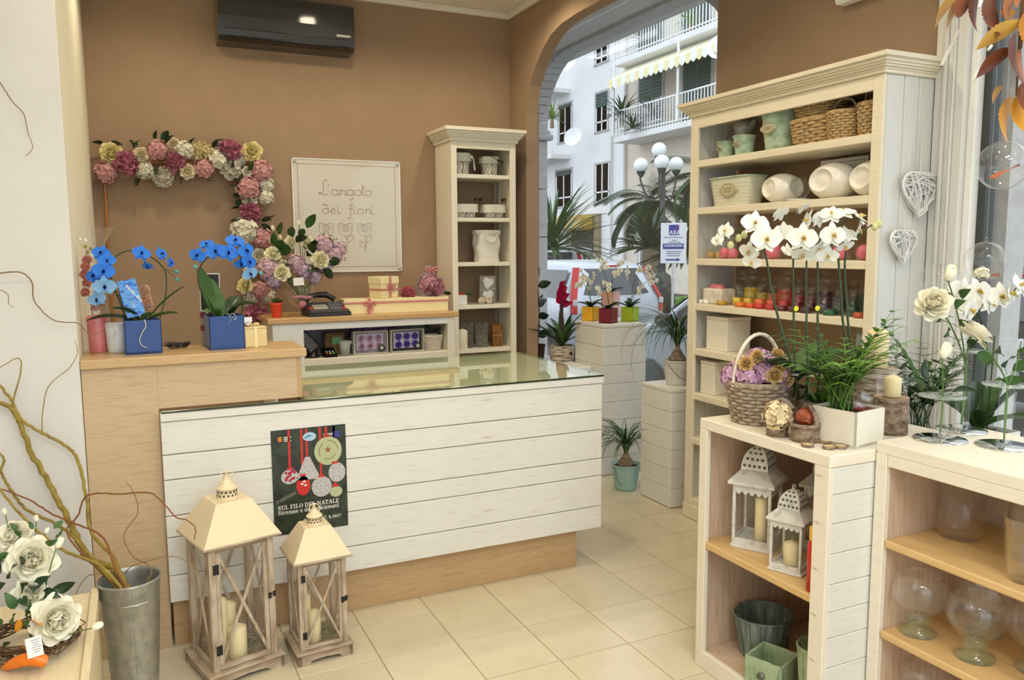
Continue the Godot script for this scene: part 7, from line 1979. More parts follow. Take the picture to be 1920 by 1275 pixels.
func bark_basket(label: String, at: Vector3, r: float, h: float, turn: float) -> Node3D:
	var t := thing("bark_basket", label, "basket", at, turn, "little bark baskets")
	part(t, "bark_body", MB.new().lathe([Vector2(0, 0.004), Vector2(r * 0.97, 0.0), Vector2(r, h), Vector2(r * 0.92, h), Vector2(r * 0.9, 0.01), Vector2(0, 0.01)], 24, Vector3.ZERO, func(a: float, y: float) -> float: return 1.0 + 0.02 * sin(a * 7.0 + y * 50.0)), M.bark)
	part(t, "bark_band", MB.new().lathe([Vector2(r * 1.0, h * 0.78), Vector2(r * 1.06, h * 0.8), Vector2(r * 1.06, h), Vector2(r * 0.98, h)], 24), M.bark)
	var mb := MB.new()
	mb.sheet(func(u: float, v: float) -> Vector3: return V(cos(PI * u) * r * 1.02, h * 0.9 + sin(PI * u) * h * 1.1, (v - 0.5) * r * 0.4), 14, 1)
	mb.sheet(func(u: float, v: float) -> Vector3: return V(cos(PI * u) * r * 0.96, h * 0.9 + sin(PI * u) * h * 1.03, (v - 0.5) * r * 0.4), 14, 1)
	part(t, "bark_handle", mb, M.bark)
	return t

func stump(label: String, at: Vector3, r: float, h: float, m: Material, gr: float, gh: float, cr: float, ch: float, which: String) -> void:
	var t := thing("log_holder", label, "log", at, 0, "log candle holders")
	part(t, "bark", MB.new().lathe([Vector2(0, 0), Vector2(r, 0), Vector2(r * 1.01, h * 0.5), Vector2(r, h)], 30, Vector3.ZERO, func(a: float, y: float) -> float: return 1.0 + 0.025 * sin(a * 5.0) + 0.015 * sin(a * 13.0 + y * 30.0)), m)
	part(t, "cut_face", MB.new().lathe([Vector2(0, h - 0.001), Vector2(r * 1.0, h)], 30), mat(rgb8(186, 160, 124), 0.7))
	t = thing("glass_cylinder", "open clear glass cylinder round the %s candle" % which, "glass", at + V(0, h + 0.0005, 0), 0, "candle cylinders")
	part(t, "glass_wall", MB.new().lathe([Vector2(0, 0.001), Vector2(gr, 0.001), Vector2(gr, gh)], 30), M.vase)
	candle(at + V(-0.004, h + 0.003, 0.006), cr, ch, "%s cream pillar candle inside glass on log" % which, "candles on logs")

func frond(t: Node, at: Vector3, az: float, el: float, L: float, droop: float, m: Material, n := 9) -> void:
	var h := V(cos(az), 0, sin(az))
	var sd := V(-sin(az), 0, cos(az))
	var p := at
	var an := el
	var pts := []
	var mb := MB.new()
	for i in n + 1:
		pts.append(p)
		var d := h * cos(an) + Vector3.UP * sin(an)
		if i > 2:
			for s in [-1.0, 1.0]:
				var b: Vector3 = (d * 0.75 + sd * s * 0.8 + V(0, -0.1, 0)).normalized()
				var l := L * 0.34 * sin(PI * (0.25 + 0.65 * i / n))
				var wv := b.cross(Vector3.UP).normalized() * L * 0.02
				var q := p
				mb.sheet(func(u: float, v: float) -> Vector3: return q + b * l * v + wv * (2 * u - 1) * (1.0 - v * v) + V(0, -0.25 * l * v * v, 0), 1, 3)
		p += d * L / n
		an -= droop / n
	mb.tube(pts, taper(pts.size(), 0.0022, 0.0008), 4)
	part(t, "frond", mb, m)

func cabinet_goods() -> void:
	var T := 0.9224
	rng.seed = 90
	# handled basket of hydrangea
	var t := thing("flower_basket", "round grey wicker basket with hoop handle of lilac flowers", "basket", V(1.925, T, -2.105))
	wicker(t, 0.078, 0.078, 0.106, 0.106, 0.14, 11, M.wicker_grey)
	hoop(t, "hoop_handle", 0.108, 0.13, 0.175, 0.0065, M.wicker_white)
	put(t, "grey_leaf", K.leaf_flat, pm(rgb8(206, 202, 184)), V(-0.02, 0.09, 0.1), V(0.8, -0.2, 0.5), 0.07, 0.6)
	var b := thing("basket_flowers", "lilac hydrangea and golden roses filling grey wicker basket", "flowers", V(1.925, T + 0.13, -2.105))
	for i in 13:
		var a := i * 2.4
		var r := 0.085 * sqrt(i / 13.0)
		put(b, "hydrangea", K.hydra[i % 2], pm([rgb8(216, 172, 206), rgb8(230, 186, 204), rgb8(200, 166, 208)][i % 3]), V(cos(a) * r, 0.085 - r * 0.7, sin(a) * r), V(cos(a) * r * 8.0, 1, sin(a) * r * 8.0 + 0.3), 0.048, R(0, 6))
	for q in [V(0.005, 0.06, 0.085), V(0.04, 0.055, 0.08), V(-0.02, 0.045, 0.095), V(-0.045, 0.105, 0.04), V(0.06, 0.10, 0.02), V(0.03, 0.03, 0.1), V(-0.08, 0.08, 0.03)]: put(b, "rose", K.rose[1], pm(rgb8(222, 190, 130)), q, q * V(6, 4, 6) + V(-0.3, 0, 0.5), R(0.026, 0.036), R(0, 6))
	leaves(b, 6, V(0.02, 0.09, -0.03), V(0.06, 0.03, 0.05), 0.05, M.green_leaf, "leaf", 91)
	# bark baskets
	t = bark_basket("little grey bark basket holding a cream silk flower", V(1.838, T, -1.915), 0.035, 0.06, 100.0)
	t = thing("cream_flower", "cream silk hydrangea flower in little grey bark basket", "flower", V(1.828, T + 0.06, -1.91))
	put(t, "flower_head", K.hydra[1], pm(rgb8(246, 226, 184)), V(-0.01, 0.01, 0.015), V(-0.5, 0.5, 0.9), 0.05)
	t = bark_basket("little tan bark basket holding an amber glass bauble", V(1.862, T, -1.822), 0.044, 0.058, 95.0)
	var am := mat(rgb8(150, 56, 20), 0.06)
	am.clearcoat_enabled = true
	t = thing("amber_bauble", "shiny amber brown glass bauble in tan bark basket", "bauble", V(1.862, T + 0.075, -1.822))
	part(t, "bauble", MB.new().ball(Vector3.ZERO, 0.03, 20, 14), am)
	put(t, "dried_petal", K.leaf_flat, pm(rgb8(196, 110, 50)), V(-0.02, 0.0, 0.02), V(-0.6, 0.5, 0.6), 0.04, 0.4)
	put(t, "dried_petal", K.leaf_flat, pm(rgb8(214, 160, 110)), V(-0.015, -0.01, 0.026), V(-0.8, 0.2, 0.6), 0.035, 1.4)
	# scattered wood slices
	var sl := [V(1.801, 0.922, -1.75), V(1.864, 0.922, -1.786), V(1.885, 0.922, -1.76), V(1.839, 0.922, -1.703), V(1.875, 0.922, -1.693)]
	for k in 5:
		t = thing("wood_slice", "thin round wood slice, %s of five by white pot" % ["first from left", "second", "third", "fourth", "last"][k], "wood slice", sl[k] + V(0.012, 0.0005, -0.012), 20.0 * k, "scattered wood slices")
		part(t, "bark_ring", MB.new().lathe([Vector2(0.016, 0), Vector2(0.019, 0.001), Vector2(0.0195, 0.008), Vector2(0.017, 0.0095), Vector2(0.016, 0.0095)], 18), M.bark)
		part(t, "cut_face", MB.new().lathe([Vector2(0, 0), Vector2(0.0165, 0.0), Vector2(0.0165, 0.009), Vector2(0.005, 0.009), Vector2(0, 0.0088)], 18), mat(rgb8(222, 196, 146), 0.7))
	# square white pot with a parlour palm
	t = thing("parlour_palm", "green parlour palm in square cream ceramic pot", "potted plant", V(1.977, T, -1.762), 9.0)
	cube_pot(t, 0.152, 0.11, mat(rgb8(236, 230, 214), 0.3), M.soil, 0.007)
	rng.seed = 92
	part(t, "red_gravel", MB.new().bb(V(0.0, 0.098, -0.05), V(0.066, 0.104, 0.066)), relief(mat(rgb8(156, 44, 40), 0.6), M.bump, 0.4))
	for i in 46:
		var a := R(0, TAU)
		var bx := V(-0.02 + R(-0.03, 0.03), 0.1, -0.01 + R(-0.03, 0.03))
		var tall := i % 5 == 0
		frond(t, bx, a, R(1.2, 1.5), R(0.27, 0.36) if tall else R(0.16, 0.27), R(0.5, 1.3), M.light_leaf if i % 3 == 0 else M.green_leaf, 9)
	t = thing("glass_cube", "small tilted clear glass cube lying in palm pot", "glass", V(2.02, T + 0.122, -1.745), 30.0)
	part(t, "cube_wall", MB.new().box(V(0, 0, 0), V(0.042, 0.042, 0.042), 0.004), M.vase, Vector3.ZERO, V(25, 0, 15))
	part(t, "inner_block", MB.new().box(V(0, 0, 0), V(0.03, 0.03, 0.03), 0.003), M.vase, Vector3.ZERO, V(25, 0, 15))
	stump("taller birch log under tall candle behind palm", V(2.272, T, -1.915), 0.068, 0.19, M.birch, 0.066, 0.112, 0.034, 0.135, "tall")
	stump("shorter rough bark log under short candle, right", V(2.19, T, -1.782), 0.054, 0.118, M.bark, 0.047, 0.085, 0.026, 0.07, "short")
	white_orchid()
	# leafy fittonia in a bark pot
	t = thing("bark_planter", "grey bark planter with veined leaves behind palm", "potted plant", V(2.05, T, -1.955))
	part(t, "pot", MB.new().lathe([Vector2(0, 0), Vector2(0.05, 0), Vector2(0.058, 0.075), Vector2(0.05, 0.075), Vector2(0.046, 0.02), Vector2(0, 0.02)], 24), M.birch)
	for i in 8: put(t, "leaf", K.leaf_flat, M.light_leaf if i % 2 else M.green_leaf, V(0, 0.085, 0), V(-0.8 + cos(i * 1.1) * 0.5, 0.55, 0.5 + sin(i * 1.1)), 0.075, 0.8)
	# inside the low cabinet
	M.chalk = grainy(noise(0.03, [[0.0, rgb8(176, 172, 164)], [0.3, rgb8(216, 213, 206)], [1.0, rgb8(226, 224, 218)]], 128, 4), V(5, 5, 5), 0.6)
	var S := 0.4785
	metal_lantern("large chalk white metal lantern, left on middle shelf", V(1.935, S, -2.10), 30.0, 0.145, 0.392, M.chalk)
	candle(V(1.93, S + 0.021, -2.075), 0.021, 0.165, "ivory pillar candle inside large chalk white lantern", "candles in the metal lanterns")
	metal_lantern("small chalk white metal lantern at front of shelf", V(1.888, S, -1.885), 22.0, 0.115, 0.292, M.chalk)
	candle(V(1.888, S + 0.016, -1.885), 0.026, 0.08, "short ivory pillar candle inside small chalk white lantern", "candles in the metal lanterns")
	metal_lantern("tall chalk white metal lantern at back of shelf", V(2.13, S, -1.96), 20.0, 0.14, 0.385, M.chalk)
	metal_lantern("chalk white metal lantern in shelf's right corner", V(2.09, S, -1.775), 12.0, 0.12, 0.345, M.chalk)
	t = thing("spray_can", "red spray can with yellow cap behind cabinet stile", "can", V(1.825, S, -1.728))
	part(t, "can_body", MB.new().lathe([Vector2(0, 0), Vector2(0.022, 0), Vector2(0.022, 0.15), Vector2(0.012, 0.165), Vector2(0, 0.165)], 18), mat(rgb8(206, 44, 34), 0.3))
	part(t, "can_cap", MB.new().lathe([Vector2(0.018, 0.16), Vector2(0.018, 0.2), Vector2(0, 0.204)], 16), mat(rgb8(232, 184, 40), 0.4))
	# painted tubs at the bottom
	var tub := grainy(noise(0.03, [[0.0, rgb8(84, 96, 92)], [0.5, rgb8(118, 130, 122)], [1.0, rgb8(146, 156, 142)]], 128, 4), V(8, 2, 8), 0.7)
	var tub2 := grainy(noise(0.03, [[0.0, rgb8(110, 130, 98)], [0.5, rgb8(160, 178, 140)], [1.0, rgb8(180, 194, 160)]], 128, 4), V(8, 2, 8), 0.7)
	for q in [["grey green oval wooden tub at back of bottom shelf", V(1.985, 0.0635, -2.105), 0.108, 0.1, 0.15, tub], ["pale green wooden pail with plastic liner, right corner", V(1.905, 0.0635, -1.775), 0.065, 0.065, 0.2, tub2]]:
		t = thing("wooden_tub", q[0], "tub", q[1], 0, "painted wooden tubs")
		for k in 16:
			var a0 := TAU * k / 16.0 + 0.012
			var a1 := TAU * (k + 1) / 16.0 - 0.012
			var mb := MB.new()
			for e in 2:
				var s: float = 1.0 - e * 0.06
				mb.sheet(func(u: float, v: float) -> Vector3: return outline(lerpf(a0, a1, u), q[2], q[3], 2.0) * s * lerpf(0.78, 1.0, v) + V(0, q[4] * v, 0), 2, 2)
			part(t, "stave", mb, q[5])
		part(t, "tub_floor", MB.new().lathe([Vector2(0, 0.006), Vector2(0.76, 0.006)], 24).mesh(), mat(rgb8(60, 62, 60), 0.8), Vector3.ZERO, Vector3.ZERO, V(q[2], 1, q[3]))
		var hp := []
		for i in 33: hp.append(outline(TAU * i / 32.0, q[2], q[3], 2.0) * 0.99 + V(0, q[4] * 0.97, 0))
		part(t, "hoop", MB.new().tube(hp, 0.0035, 5, false), q[5])
	part(t, "plastic_liner", MB.new().lathe([Vector2(0.05, 0.12), Vector2(0.058, 0.2), Vector2(0.072, 0.218)], 18, Vector3.ZERO, func(a: float, _y: float) -> float: return 1.0 + 0.06 * sin(a * 5.0)), M.vase)
	t = thing("drawer_box", "pale green wooden drawer box with round metal knob", "box", V(1.868, 0.0635, -1.935), 20.0)
	var db := MB.new()
	for k in 4:
		db.xf = Transform3D(Basis(Vector3.UP, k * PI / 2), Vector3.ZERO)
		db.bb(V(-0.065, 0, 0.057), V(0.065, 0.1, 0.066), 0.0015)
	part(t, "drawer_sides", db, tub2)
	part(t, "drawer_floor", MB.new().bb(V(-0.06, 0.002, -0.06), V(0.06, 0.01, 0.06)), tub)
	part(t, "knob", MB.new().lathe([Vector2(0.005, 0), Vector2(0.005, 0.006), Vector2(0.013, 0.01), Vector2(0.013, 0.015), Vector2(0, 0.018)], 16), mat(rgb8(110, 116, 108), 0.4, 0.8), V(-0.066, 0.052, 0), V(0, 0, 90))
	# glassware in the display cabinet
	t = thing("cylinder_vase", "tall straight clear glass cylinder vase on upper shelf", "vase", V(2.2, 0.6575, -1.528))
	part(t, "glass_wall", MB.new().lathe([Vector2(0, 0.0), Vector2(0.058, 0.0), Vector2(0.06, 0.005), Vector2(0.06, 0.215), Vector2(0.0575, 0.215), Vector2(0.0575, 0.014), Vector2(0, 0.012)], 32), M.vase)
	t = thing("cylinder_vase", "second clear glass cylinder vase farther right on upper shelf", "vase", V(2.22, 0.6575, -1.33))
	part(t, "glass_wall", MB.new().lathe([Vector2(0, 0.0), Vector2(0.058, 0.0), Vector2(0.06, 0.005), Vector2(0.06, 0.215), Vector2(0.0575, 0.215), Vector2(0.0575, 0.014), Vector2(0, 0.012)], 32), M.vase)
	t = thing("flared_vase", "flared clear glass bucket vase at right frame edge", "vase", V(2.06, 0.6575, -1.235))
	part(t, "glass_wall", MB.new().lathe([Vector2(0, 0.0), Vector2(0.046, 0.0), Vector2(0.05, 0.006), Vector2(0.068, 0.168), Vector2(0.07, 0.17), Vector2(0.065, 0.17), Vector2(0.047, 0.016), Vector2(0, 0.014)], 32), M.vase)
	var gob := [[0.0, 0.0], [0.052, 0.0], [0.054, 0.008], [0.032, 0.02], [0.027, 0.03], [0.036, 0.04], [0.036, 0.052], [0.029, 0.06], [0.05, 0.07], [0.074, 0.098], [0.08, 0.125], [0.074, 0.16], [0.062, 0.184], [0.06, 0.184], [0.071, 0.16], [0.077, 0.125], [0.071, 0.1], [0.045, 0.076], [0.0, 0.068]]
	var gp := gob.map(func(q): return Vector2(q[0], q[1]))
	for q in [["round green footed glass goblet, left on lower shelf", V(2.06, 0.3755, -1.545)], ["round green footed glass goblet in front, lower shelf", V(2.075, 0.3755, -1.375)], ["round green footed glass goblet behind two others", V(2.24, 0.3755, -1.46)], ["round green footed glass goblet at right edge, lower shelf", V(2.16, 0.3755, -1.255)], ["round green footed glass goblet on bottom shelf", V(2.08, 0.0905, -1.52)]]:
		t = thing("glass_goblet", q[0], "goblet", q[1], 0, "footed glass goblets")
		part(t, "bowl", MB.new().lathe(gp.slice(7), 36), M.vase)
		part(t, "foot", MB.new().lathe(gp.slice(0, 8), 36), M.green_glass)

func white_orchid() -> void:
	# tall phalaenopsis with six stems
	var at := V(2.03, 0.9224, -2.075)
	var t := thing("white_orchid", "tall white moth orchid with many stems before bookcase", "potted plant", at)
	part(t, "pot", MB.new().lathe([Vector2(0, 0), Vector2(0.06, 0), Vector2(0.07, 0.12), Vector2(0.064, 0.12), Vector2(0.055, 0.02), Vector2(0, 0.02)], 26, Vector3.ZERO, func(a: float, y: float) -> float: return 1.0 + 0.03 * sin(a * 6.0 + y * 20.0)), M.bark)
	part(t, "soil", MB.new().lathe([Vector2(0, 0.11), Vector2(0.064, 0.11)], 20), M.bark)
	for q in [[2.7, 0.9, 0.26, 0.9], [0.3, 0.8, 0.28, 0.75], [3.6, 0.7, 0.2, 0.9], [1.2, 0.8, 0.2, 1.0], [5.5, 0.7, 0.22, 0.9], [0.0, 1.0, 0.22, 0.6]]: orchid_leaf(t, V(0, 0.11, 0), q[0], q[1], q[2], 0.085, q[3], M.dark_leaf if q[0] > 1 else M.green_leaf)
	for st in [[V(1.991, 1.039, -1.984), V(1.93, 1.282, -2.021), V(1.913, 1.388, -2.043), V(1.898, 1.52, -2.067), V(1.858, 1.591, -2.094), V(1.8, 1.565, -2.118), V(1.77, 1.539, -2.129)], [V(1.995, 1.036, -2.004), V(2.002, 1.206, -2.022), V(2.011, 1.421, -2.046), V(2.016, 1.511, -2.055), V(2.024, 1.601, -2.085), V(2.006, 1.637, -2.098)], [V(2.016, 1.039, -1.973), V(2.027, 1.244, -1.993), V(2.038, 1.457, -2.015), V(2.049, 1.564, -2.024), V(2.028, 1.618, -2.041)], [V(2.08, 1.032, -1.986), V(2.094, 1.276, -2.011), V(2.104, 1.474, -2.031), V(2.105, 1.583, -2.044), V(2.132, 1.628, -2.037)], [V(2.16, 1.062, -1.93), V(2.155, 1.277, -1.96), V(2.153, 1.492, -1.988), V(2.151, 1.564, -1.998), V(2.181, 1.617, -1.991), V(2.222, 1.617, -1.971)], [V(2.182, 1.058, -1.941), V(2.187, 1.275, -1.967), V(2.188, 1.474, -1.991), V(2.218, 1.546, -1.986), V(2.27, 1.591, -1.968), V(2.295, 1.599, -1.957)]]:
		var p := []
		for q in st: p.append(q - at)
		p.insert(0, V(R(-0.02, 0.02), 0.08, R(-0.02, 0.02)))
		stem(t, "flower_stem", p, 0.0052, 0.002, M.stem_dark, 8)
	var wh := pm(rgb8(250, 250, 244), 0.25)
	var lip := pm(rgb8(232, 206, 130), 0.2)
	var fl := [[-0.2,0.3,0.9,0.05],[-0.1,0,1,0.056],[-0.9,0.2,0.4,0.034],[-0.8,0,0.5,0.026],[-0.8,-0.5,0.4,0.04],[-0.5,-0.6,0.6,0.036],[0.2,0.6,-0.7,0.042],[0.7,0.1,-0.7,0.042],[-0.15,0,1,0.056],[0.1,0.8,-0.5,0.04],[-0.7,0.2,-0.5,0.042],[0.3,0.4,-0.8,0.04],[0.1,0,1,0.052],[0.4,-0.5,0.7,0.045],[0,-0.7,0.6,0.045],[0.2,-0.6,-0.6,0.038],[-0.3,-0.4,0.8,0.04],[0.1,0.9,0.3,0.052],[-0.3,0.7,0.5,0.046],[0.6,0.5,0.4,0.05],[0.5,-0.4,-0.6,0.04],[0.7,-0.2,0.5,0.042],[0.3,-0.6,0.6,0.036],[0.3,-0.5,-0.7,0.036]]
	var ps := [V(1.833, 1.602, -2.041),V(1.841, 1.551, -1.997),V(1.788, 1.579, -2.126),V(1.761, 1.548, -2.135),V(1.854, 1.512, -2.086),V(1.846, 1.477, -2.063),V(1.988, 1.637, -2.084),V(1.991, 1.574, -2.074),V(1.956, 1.554, -1.955),V(2.058, 1.654, -2.053),V(2.053, 1.614, -2.028),V(2.074, 1.617, -1.997),V(2.059, 1.562, -1.93),V(2.079, 1.519, -2.004),V(1.999, 1.502, -1.995),V(2.077, 1.493, -2.024),V(2.074, 1.497, -1.959),V(2.139, 1.634, -1.968),V(2.094, 1.63, -1.967),V(2.19, 1.619, -1.943),V(2.187, 1.564, -1.981),V(2.217, 1.581, -1.969),V(2.16, 1.528, -1.967),V(2.004, 1.511, -2.06)]
	for i in fl.size():
		var q: Array = fl[i]
		bloom(t, ps[i] - at, V(q[0] - 0.35, q[1], q[2]), q[3] * 0.92, wh, lip, i, R(-0.3, 0.3))
	for q in [V(1.841, 1.565, -2.099), V(1.824, 1.554, -2.106), V(2.287, 1.59, -1.96), V(2.3, 1.599, -1.955), V(1.798, 1.53, -2.115)]: part(t, "flower_bud", MB.new().ball(q - at, V(0.011, 0.014, 0.011), 10, 7), mat(rgb8(206, 210, 150), 0.5))
	for q in [V(1.985, 1.319, -2), V(2.049, 1.32, -1.97)]: part(t, "plant_label", MB.new().ball(q - at, V(0.011, 0.009, 0.001), 14, 6), mat(rgb8(238, 226, 30), 0.5))
	var cd := part(t, "care_label", MB.new().bb(V(-0.016, -0.012, 0), V(0.016, 0.012, 0.001)), M.black, V(1.926, 1.113, -1.935) - at, V(0, -20, -4))
	words(cd, "printed_word", "CARE", V(-0.0135, -0.009, 0.001), 0.0075, M.white, Vector3.ZERO, "Droid Sans", 700)

# ---------------------------------------------------------------- right hand shop window
func window_goods() -> void:
	var T := 0.9502
	rng.seed = 120
	var spots := [["short glass tube vase on mirror base with white rosebud", V(2.145, T, -1.57), 0.13], ["tall glass tube vase on mirror base with two white roses", V(2.31, T, -1.62), 0.25], ["middle glass tube vase on mirror base with leafy stem", V(2.235, T, -1.435), 0.178]]
	var roses := [[[V(2.144, 1.194, -1.576), V(0.1, 1, 0.2), true]], [[V(2.209, 1.419, -1.619), V(0.1, 1, 0.1), true], [V(2.131, 1.351, -1.602), V(-0.7, 0.5, 0.5), false], [V(2.226, 1.256, -1.546), V(0.5, 0.75, 0.4), false]], []]
	var lv := [[V(2.111, 1.166, -1.588), V(2.16, 1.134, -1.561), V(2.107, 1.107, -1.56), V(2.183, 1.091, -1.567), V(2.141, 1.12, -1.613)], [V(2.12, 1.33, -1.605), V(2.167, 1.347, -1.563), V(2.198, 1.367, -1.618), V(2.201, 1.377, -1.573), V(2.184, 1.303, -1.616), V(2.253, 1.285, -1.604), V(2.203, 1.255, -1.601), V(2.215, 1.228, -1.547)], [V(2.215, 1.23, -1.459), V(2.213, 1.18, -1.431), V(2.27, 1.166, -1.447), V(2.27, 1.222, -1.432), V(2.202, 1.192, -1.46), V(2.243, 1.136, -1.456)]]
	for k in 3:
		var at: Vector3 = spots[k][1]
		var h: float = spots[k][2]
		var t := thing("tube_vase", spots[k][0], "vase", at, 0, "tube vases with mirror bases")
		part(t, "mirror_base", MB.new().lathe([Vector2(0, 0), Vector2(0.073, 0), Vector2(0.075, 0.002), Vector2(0.073, 0.004), Vector2(0, 0.004)], 40), M.mirror)
		part(t, "glass_tube", MB.new().lathe([Vector2(0, 0.006), Vector2(0.018, 0.006), Vector2(0.02, 0.012), Vector2(0.02, h)], 24), M.vase)
		part(t, "glass_collar", MB.new().lathe([Vector2(0.019, h - 0.004), Vector2(0.064, h), Vector2(0.066, h + 0.003), Vector2(0.019, h + 0.003)], 36), pane(Color(0.85, 0.9, 0.88), 0.25))
		var f := thing("white_rose", "white rose stems with green leaves in %s tube vase" % ["short", "tall", "middle"][k], "flowers", at + V(0, 0.02, 0), 0, "roses in the tube vases")
		var o := f.position
		for q in roses[k]:
			var p: Vector3 = q[0] - o
			stem(f, "stem", [V(0, 0, 0), V(0.004, h * 0.7, 0), V(p.x * 0.5, lerpf(h, p.y, 0.5), p.z * 0.5), p], 0.003, 0.002, M.stem_green)
			if q[2]:
				var bd := put(f, "rosebud", K.bud, M.rose_white, p, q[1], 0.05)
				put(bd, "sepal", K.sepal, M.light_leaf, V(0, 0, 0), V(0, 1, 0), 1.25)
			else: put(f, "rose", K.rose[0], M.rose_white, p, q[1], 0.062, 0.5)
		if k == 2:
			stem(f, "stem", [V(0, 0, 0), V(0.0, h * 0.8, 0), V(2.225, 1.162, -1.445) - o, V(2.216, 1.248, -1.505) - o], 0.003, 0.002, M.stem_green)
			stem(f, "stem", [V(0, 0, 0), V(0.0, h * 0.8, 0), V(2.26, 1.177, -1.431) - o, V(2.278, 1.252, -1.432) - o], 0.003, 0.002, M.stem_green)
		for q in lv[k]:
			var p: Vector3 = q - o
			stem(f, "leaf_stalk", [V(p.x * 0.4, p.y - 0.02, p.z * 0.4), p], 0.0012, 0.001, M.stem_green, 4)
			put(f, "leaf", K.leaf, M.green_leaf if R(0, 1) < 0.65 else M.dark_leaf, p, V(p.x * 12 + R(-0.5, 0.5), R(0.0, 0.9), p.z * 12 + R(-0.2, 0.6)), R(0.055, 0.075), R(-0.7, 0.7))
	# hanging glass globes
	for q in [["hanging clear glass globe with large russet leaf", V(1.93, 1.719, -1.287), 0.058], ["hanging clear glass globe with white petal and russet leaf", V(2.168, 1.48, -1.479), 0.055], ["hanging clear glass globe, empty, nearest bookcase", V(2.277, 1.41, -1.697), 0.062]]:
		var t := thing("glass_globe", q[0], "globe", q[1], 0, "hanging glass globes")
		var r: float = q[2]
		part(t, "globe", MB.new().ball(Vector3.ZERO, r, 36, 22), M.vase)
		var rg := []
		for i in 13: rg.append(V(cos(TAU * i / 12.0) * 0.006, r + 0.006 + sin(TAU * i / 12.0) * 0.006, 0))
		part(t, "glass_hook", MB.new().tube(rg, 0.0016, 6, false), M.vase)
		part(t, "thread", MB.new().tube([V(0, r + 0.011, 0), V(0, 2.9 - q[1].y, 0)], 0.0004, 4), pane(Color(0.9, 0.92, 0.92), 0.3))
		var rus := pm(rgb8(178, 92, 56), 0.2)
		if r < 0.06: put(t, "russet_leaf", K.leaf_flat, rus, V(0.02, -0.04, 0.0) if r < 0.0555 else V(-0.04, -0.035, 0.01), V(1, 0.6 if r > 0.0555 else 0.1, -0.1), 0.1 if r > 0.0555 else 0.05, 1.3)
		if r < 0.0555: put(t, "white_petal", K.hydra[0], M.rose_white, V(-0.012, -0.035, 0.0), V(0, 1, 0), 0.022)
	# autumn leaf branch
	var t := thing("autumn_branch", "hanging branch of yellow and brown silk autumn leaves", "branch", V(1.78, 2.082, -1.182))
	var o := t.position
	var lm := [leafy(rgb8(196, 150, 60), 0.35), leafy(rgb8(96, 50, 32), 0.2), leafy(rgb8(176, 116, 34), 0.3), leafy(rgb8(118, 62, 38), 0.2), leafy(rgb8(198, 138, 28), 0.3), leafy(rgb8(166, 104, 60), 0.3)]
	for q in [[V(1.715, 2.085, -1.268), V(1.627, 2.016, -1.301), 0], [V(1.709, 2.075, -1.248), V(1.629, 1.996, -1.275), 0], [V(1.711, 2.08, -1.236), V(1.64, 2.007, -1.249), 3], [V(1.716, 2.08, -1.223), V(1.673, 1.979, -1.23), 1], [V(1.72, 2.074, -1.198), V(1.705, 1.955, -1.19), 1], [V(1.749, 2.067, -1.161), V(1.7, 1.999, -1.175), 5], [V(1.738, 2.055, -1.142), V(1.716, 2.021, -1.149), 5], [V(1.767, 2.033, -1.171), V(1.693, 2.005, -1.179), 2], [V(1.738, 1.999, -1.135), V(1.665, 1.957, -1.209), 0], [V(1.719, 1.94, -1.137), V(1.635, 1.891, -1.192), 3], [V(1.704, 1.971, -1.126), V(1.674, 1.826, -1.121), 1], [V(1.732, 1.942, -1.131), V(1.71, 1.846, -1.129), 5], [V(1.732, 1.871, -1.166), V(1.692, 1.83, -1.18), 4], [V(1.729, 1.844, -1.142), V(1.676, 1.736, -1.153), 4], [V(1.717, 1.841, -1.125), V(1.722, 1.739, -1.11), 4], [V(1.715, 1.87, -1.107), V(1.697, 1.787, -1.105), 3], [V(1.747, 2.021, -1.134), V(1.731, 1.897, -1.126), 2]]:
		var d: Vector3 = q[1] - q[0]
		put(t, "leaf", K.leaf_saw, lm[q[2]], q[0] - o, d, d.length(), R(-0.5, 0.5))
	for q in [[V(0.03, 0.1, 0), V(1.732, 1.942, -1.131)], [V(0.0, 0.1, 0), V(1.72, 2.08, -1.221)], [V(0.02, 0.1, 0), V(1.717, 1.841, -1.125)]]: stem(t, "twig", [q[0], (q[0] + q[1] - o) * 0.5, q[1] - o], 0.004, 0.002, M.twig)
	for q in [[V(1.683, 2.059, -1.191), V(1.675, 2.034, -1.192)], [V(1.709, 2.009, -1.261), V(1.716, 1.941, -1.305)], [V(1.685, 1.903, -1.192), V(1.676, 1.883, -1.194)], [V(1.696, 1.953, -1.172), V(1.687, 1.943, -1.174)]]: part(t, "white_cord", MB.new().tube([q[0] - o, q[1] - o], 0.0035, 6), M.white)
	# planters on the sill
	var S := 0.6405
	var wp := mat(rgb8(232, 232, 228), 0.35)
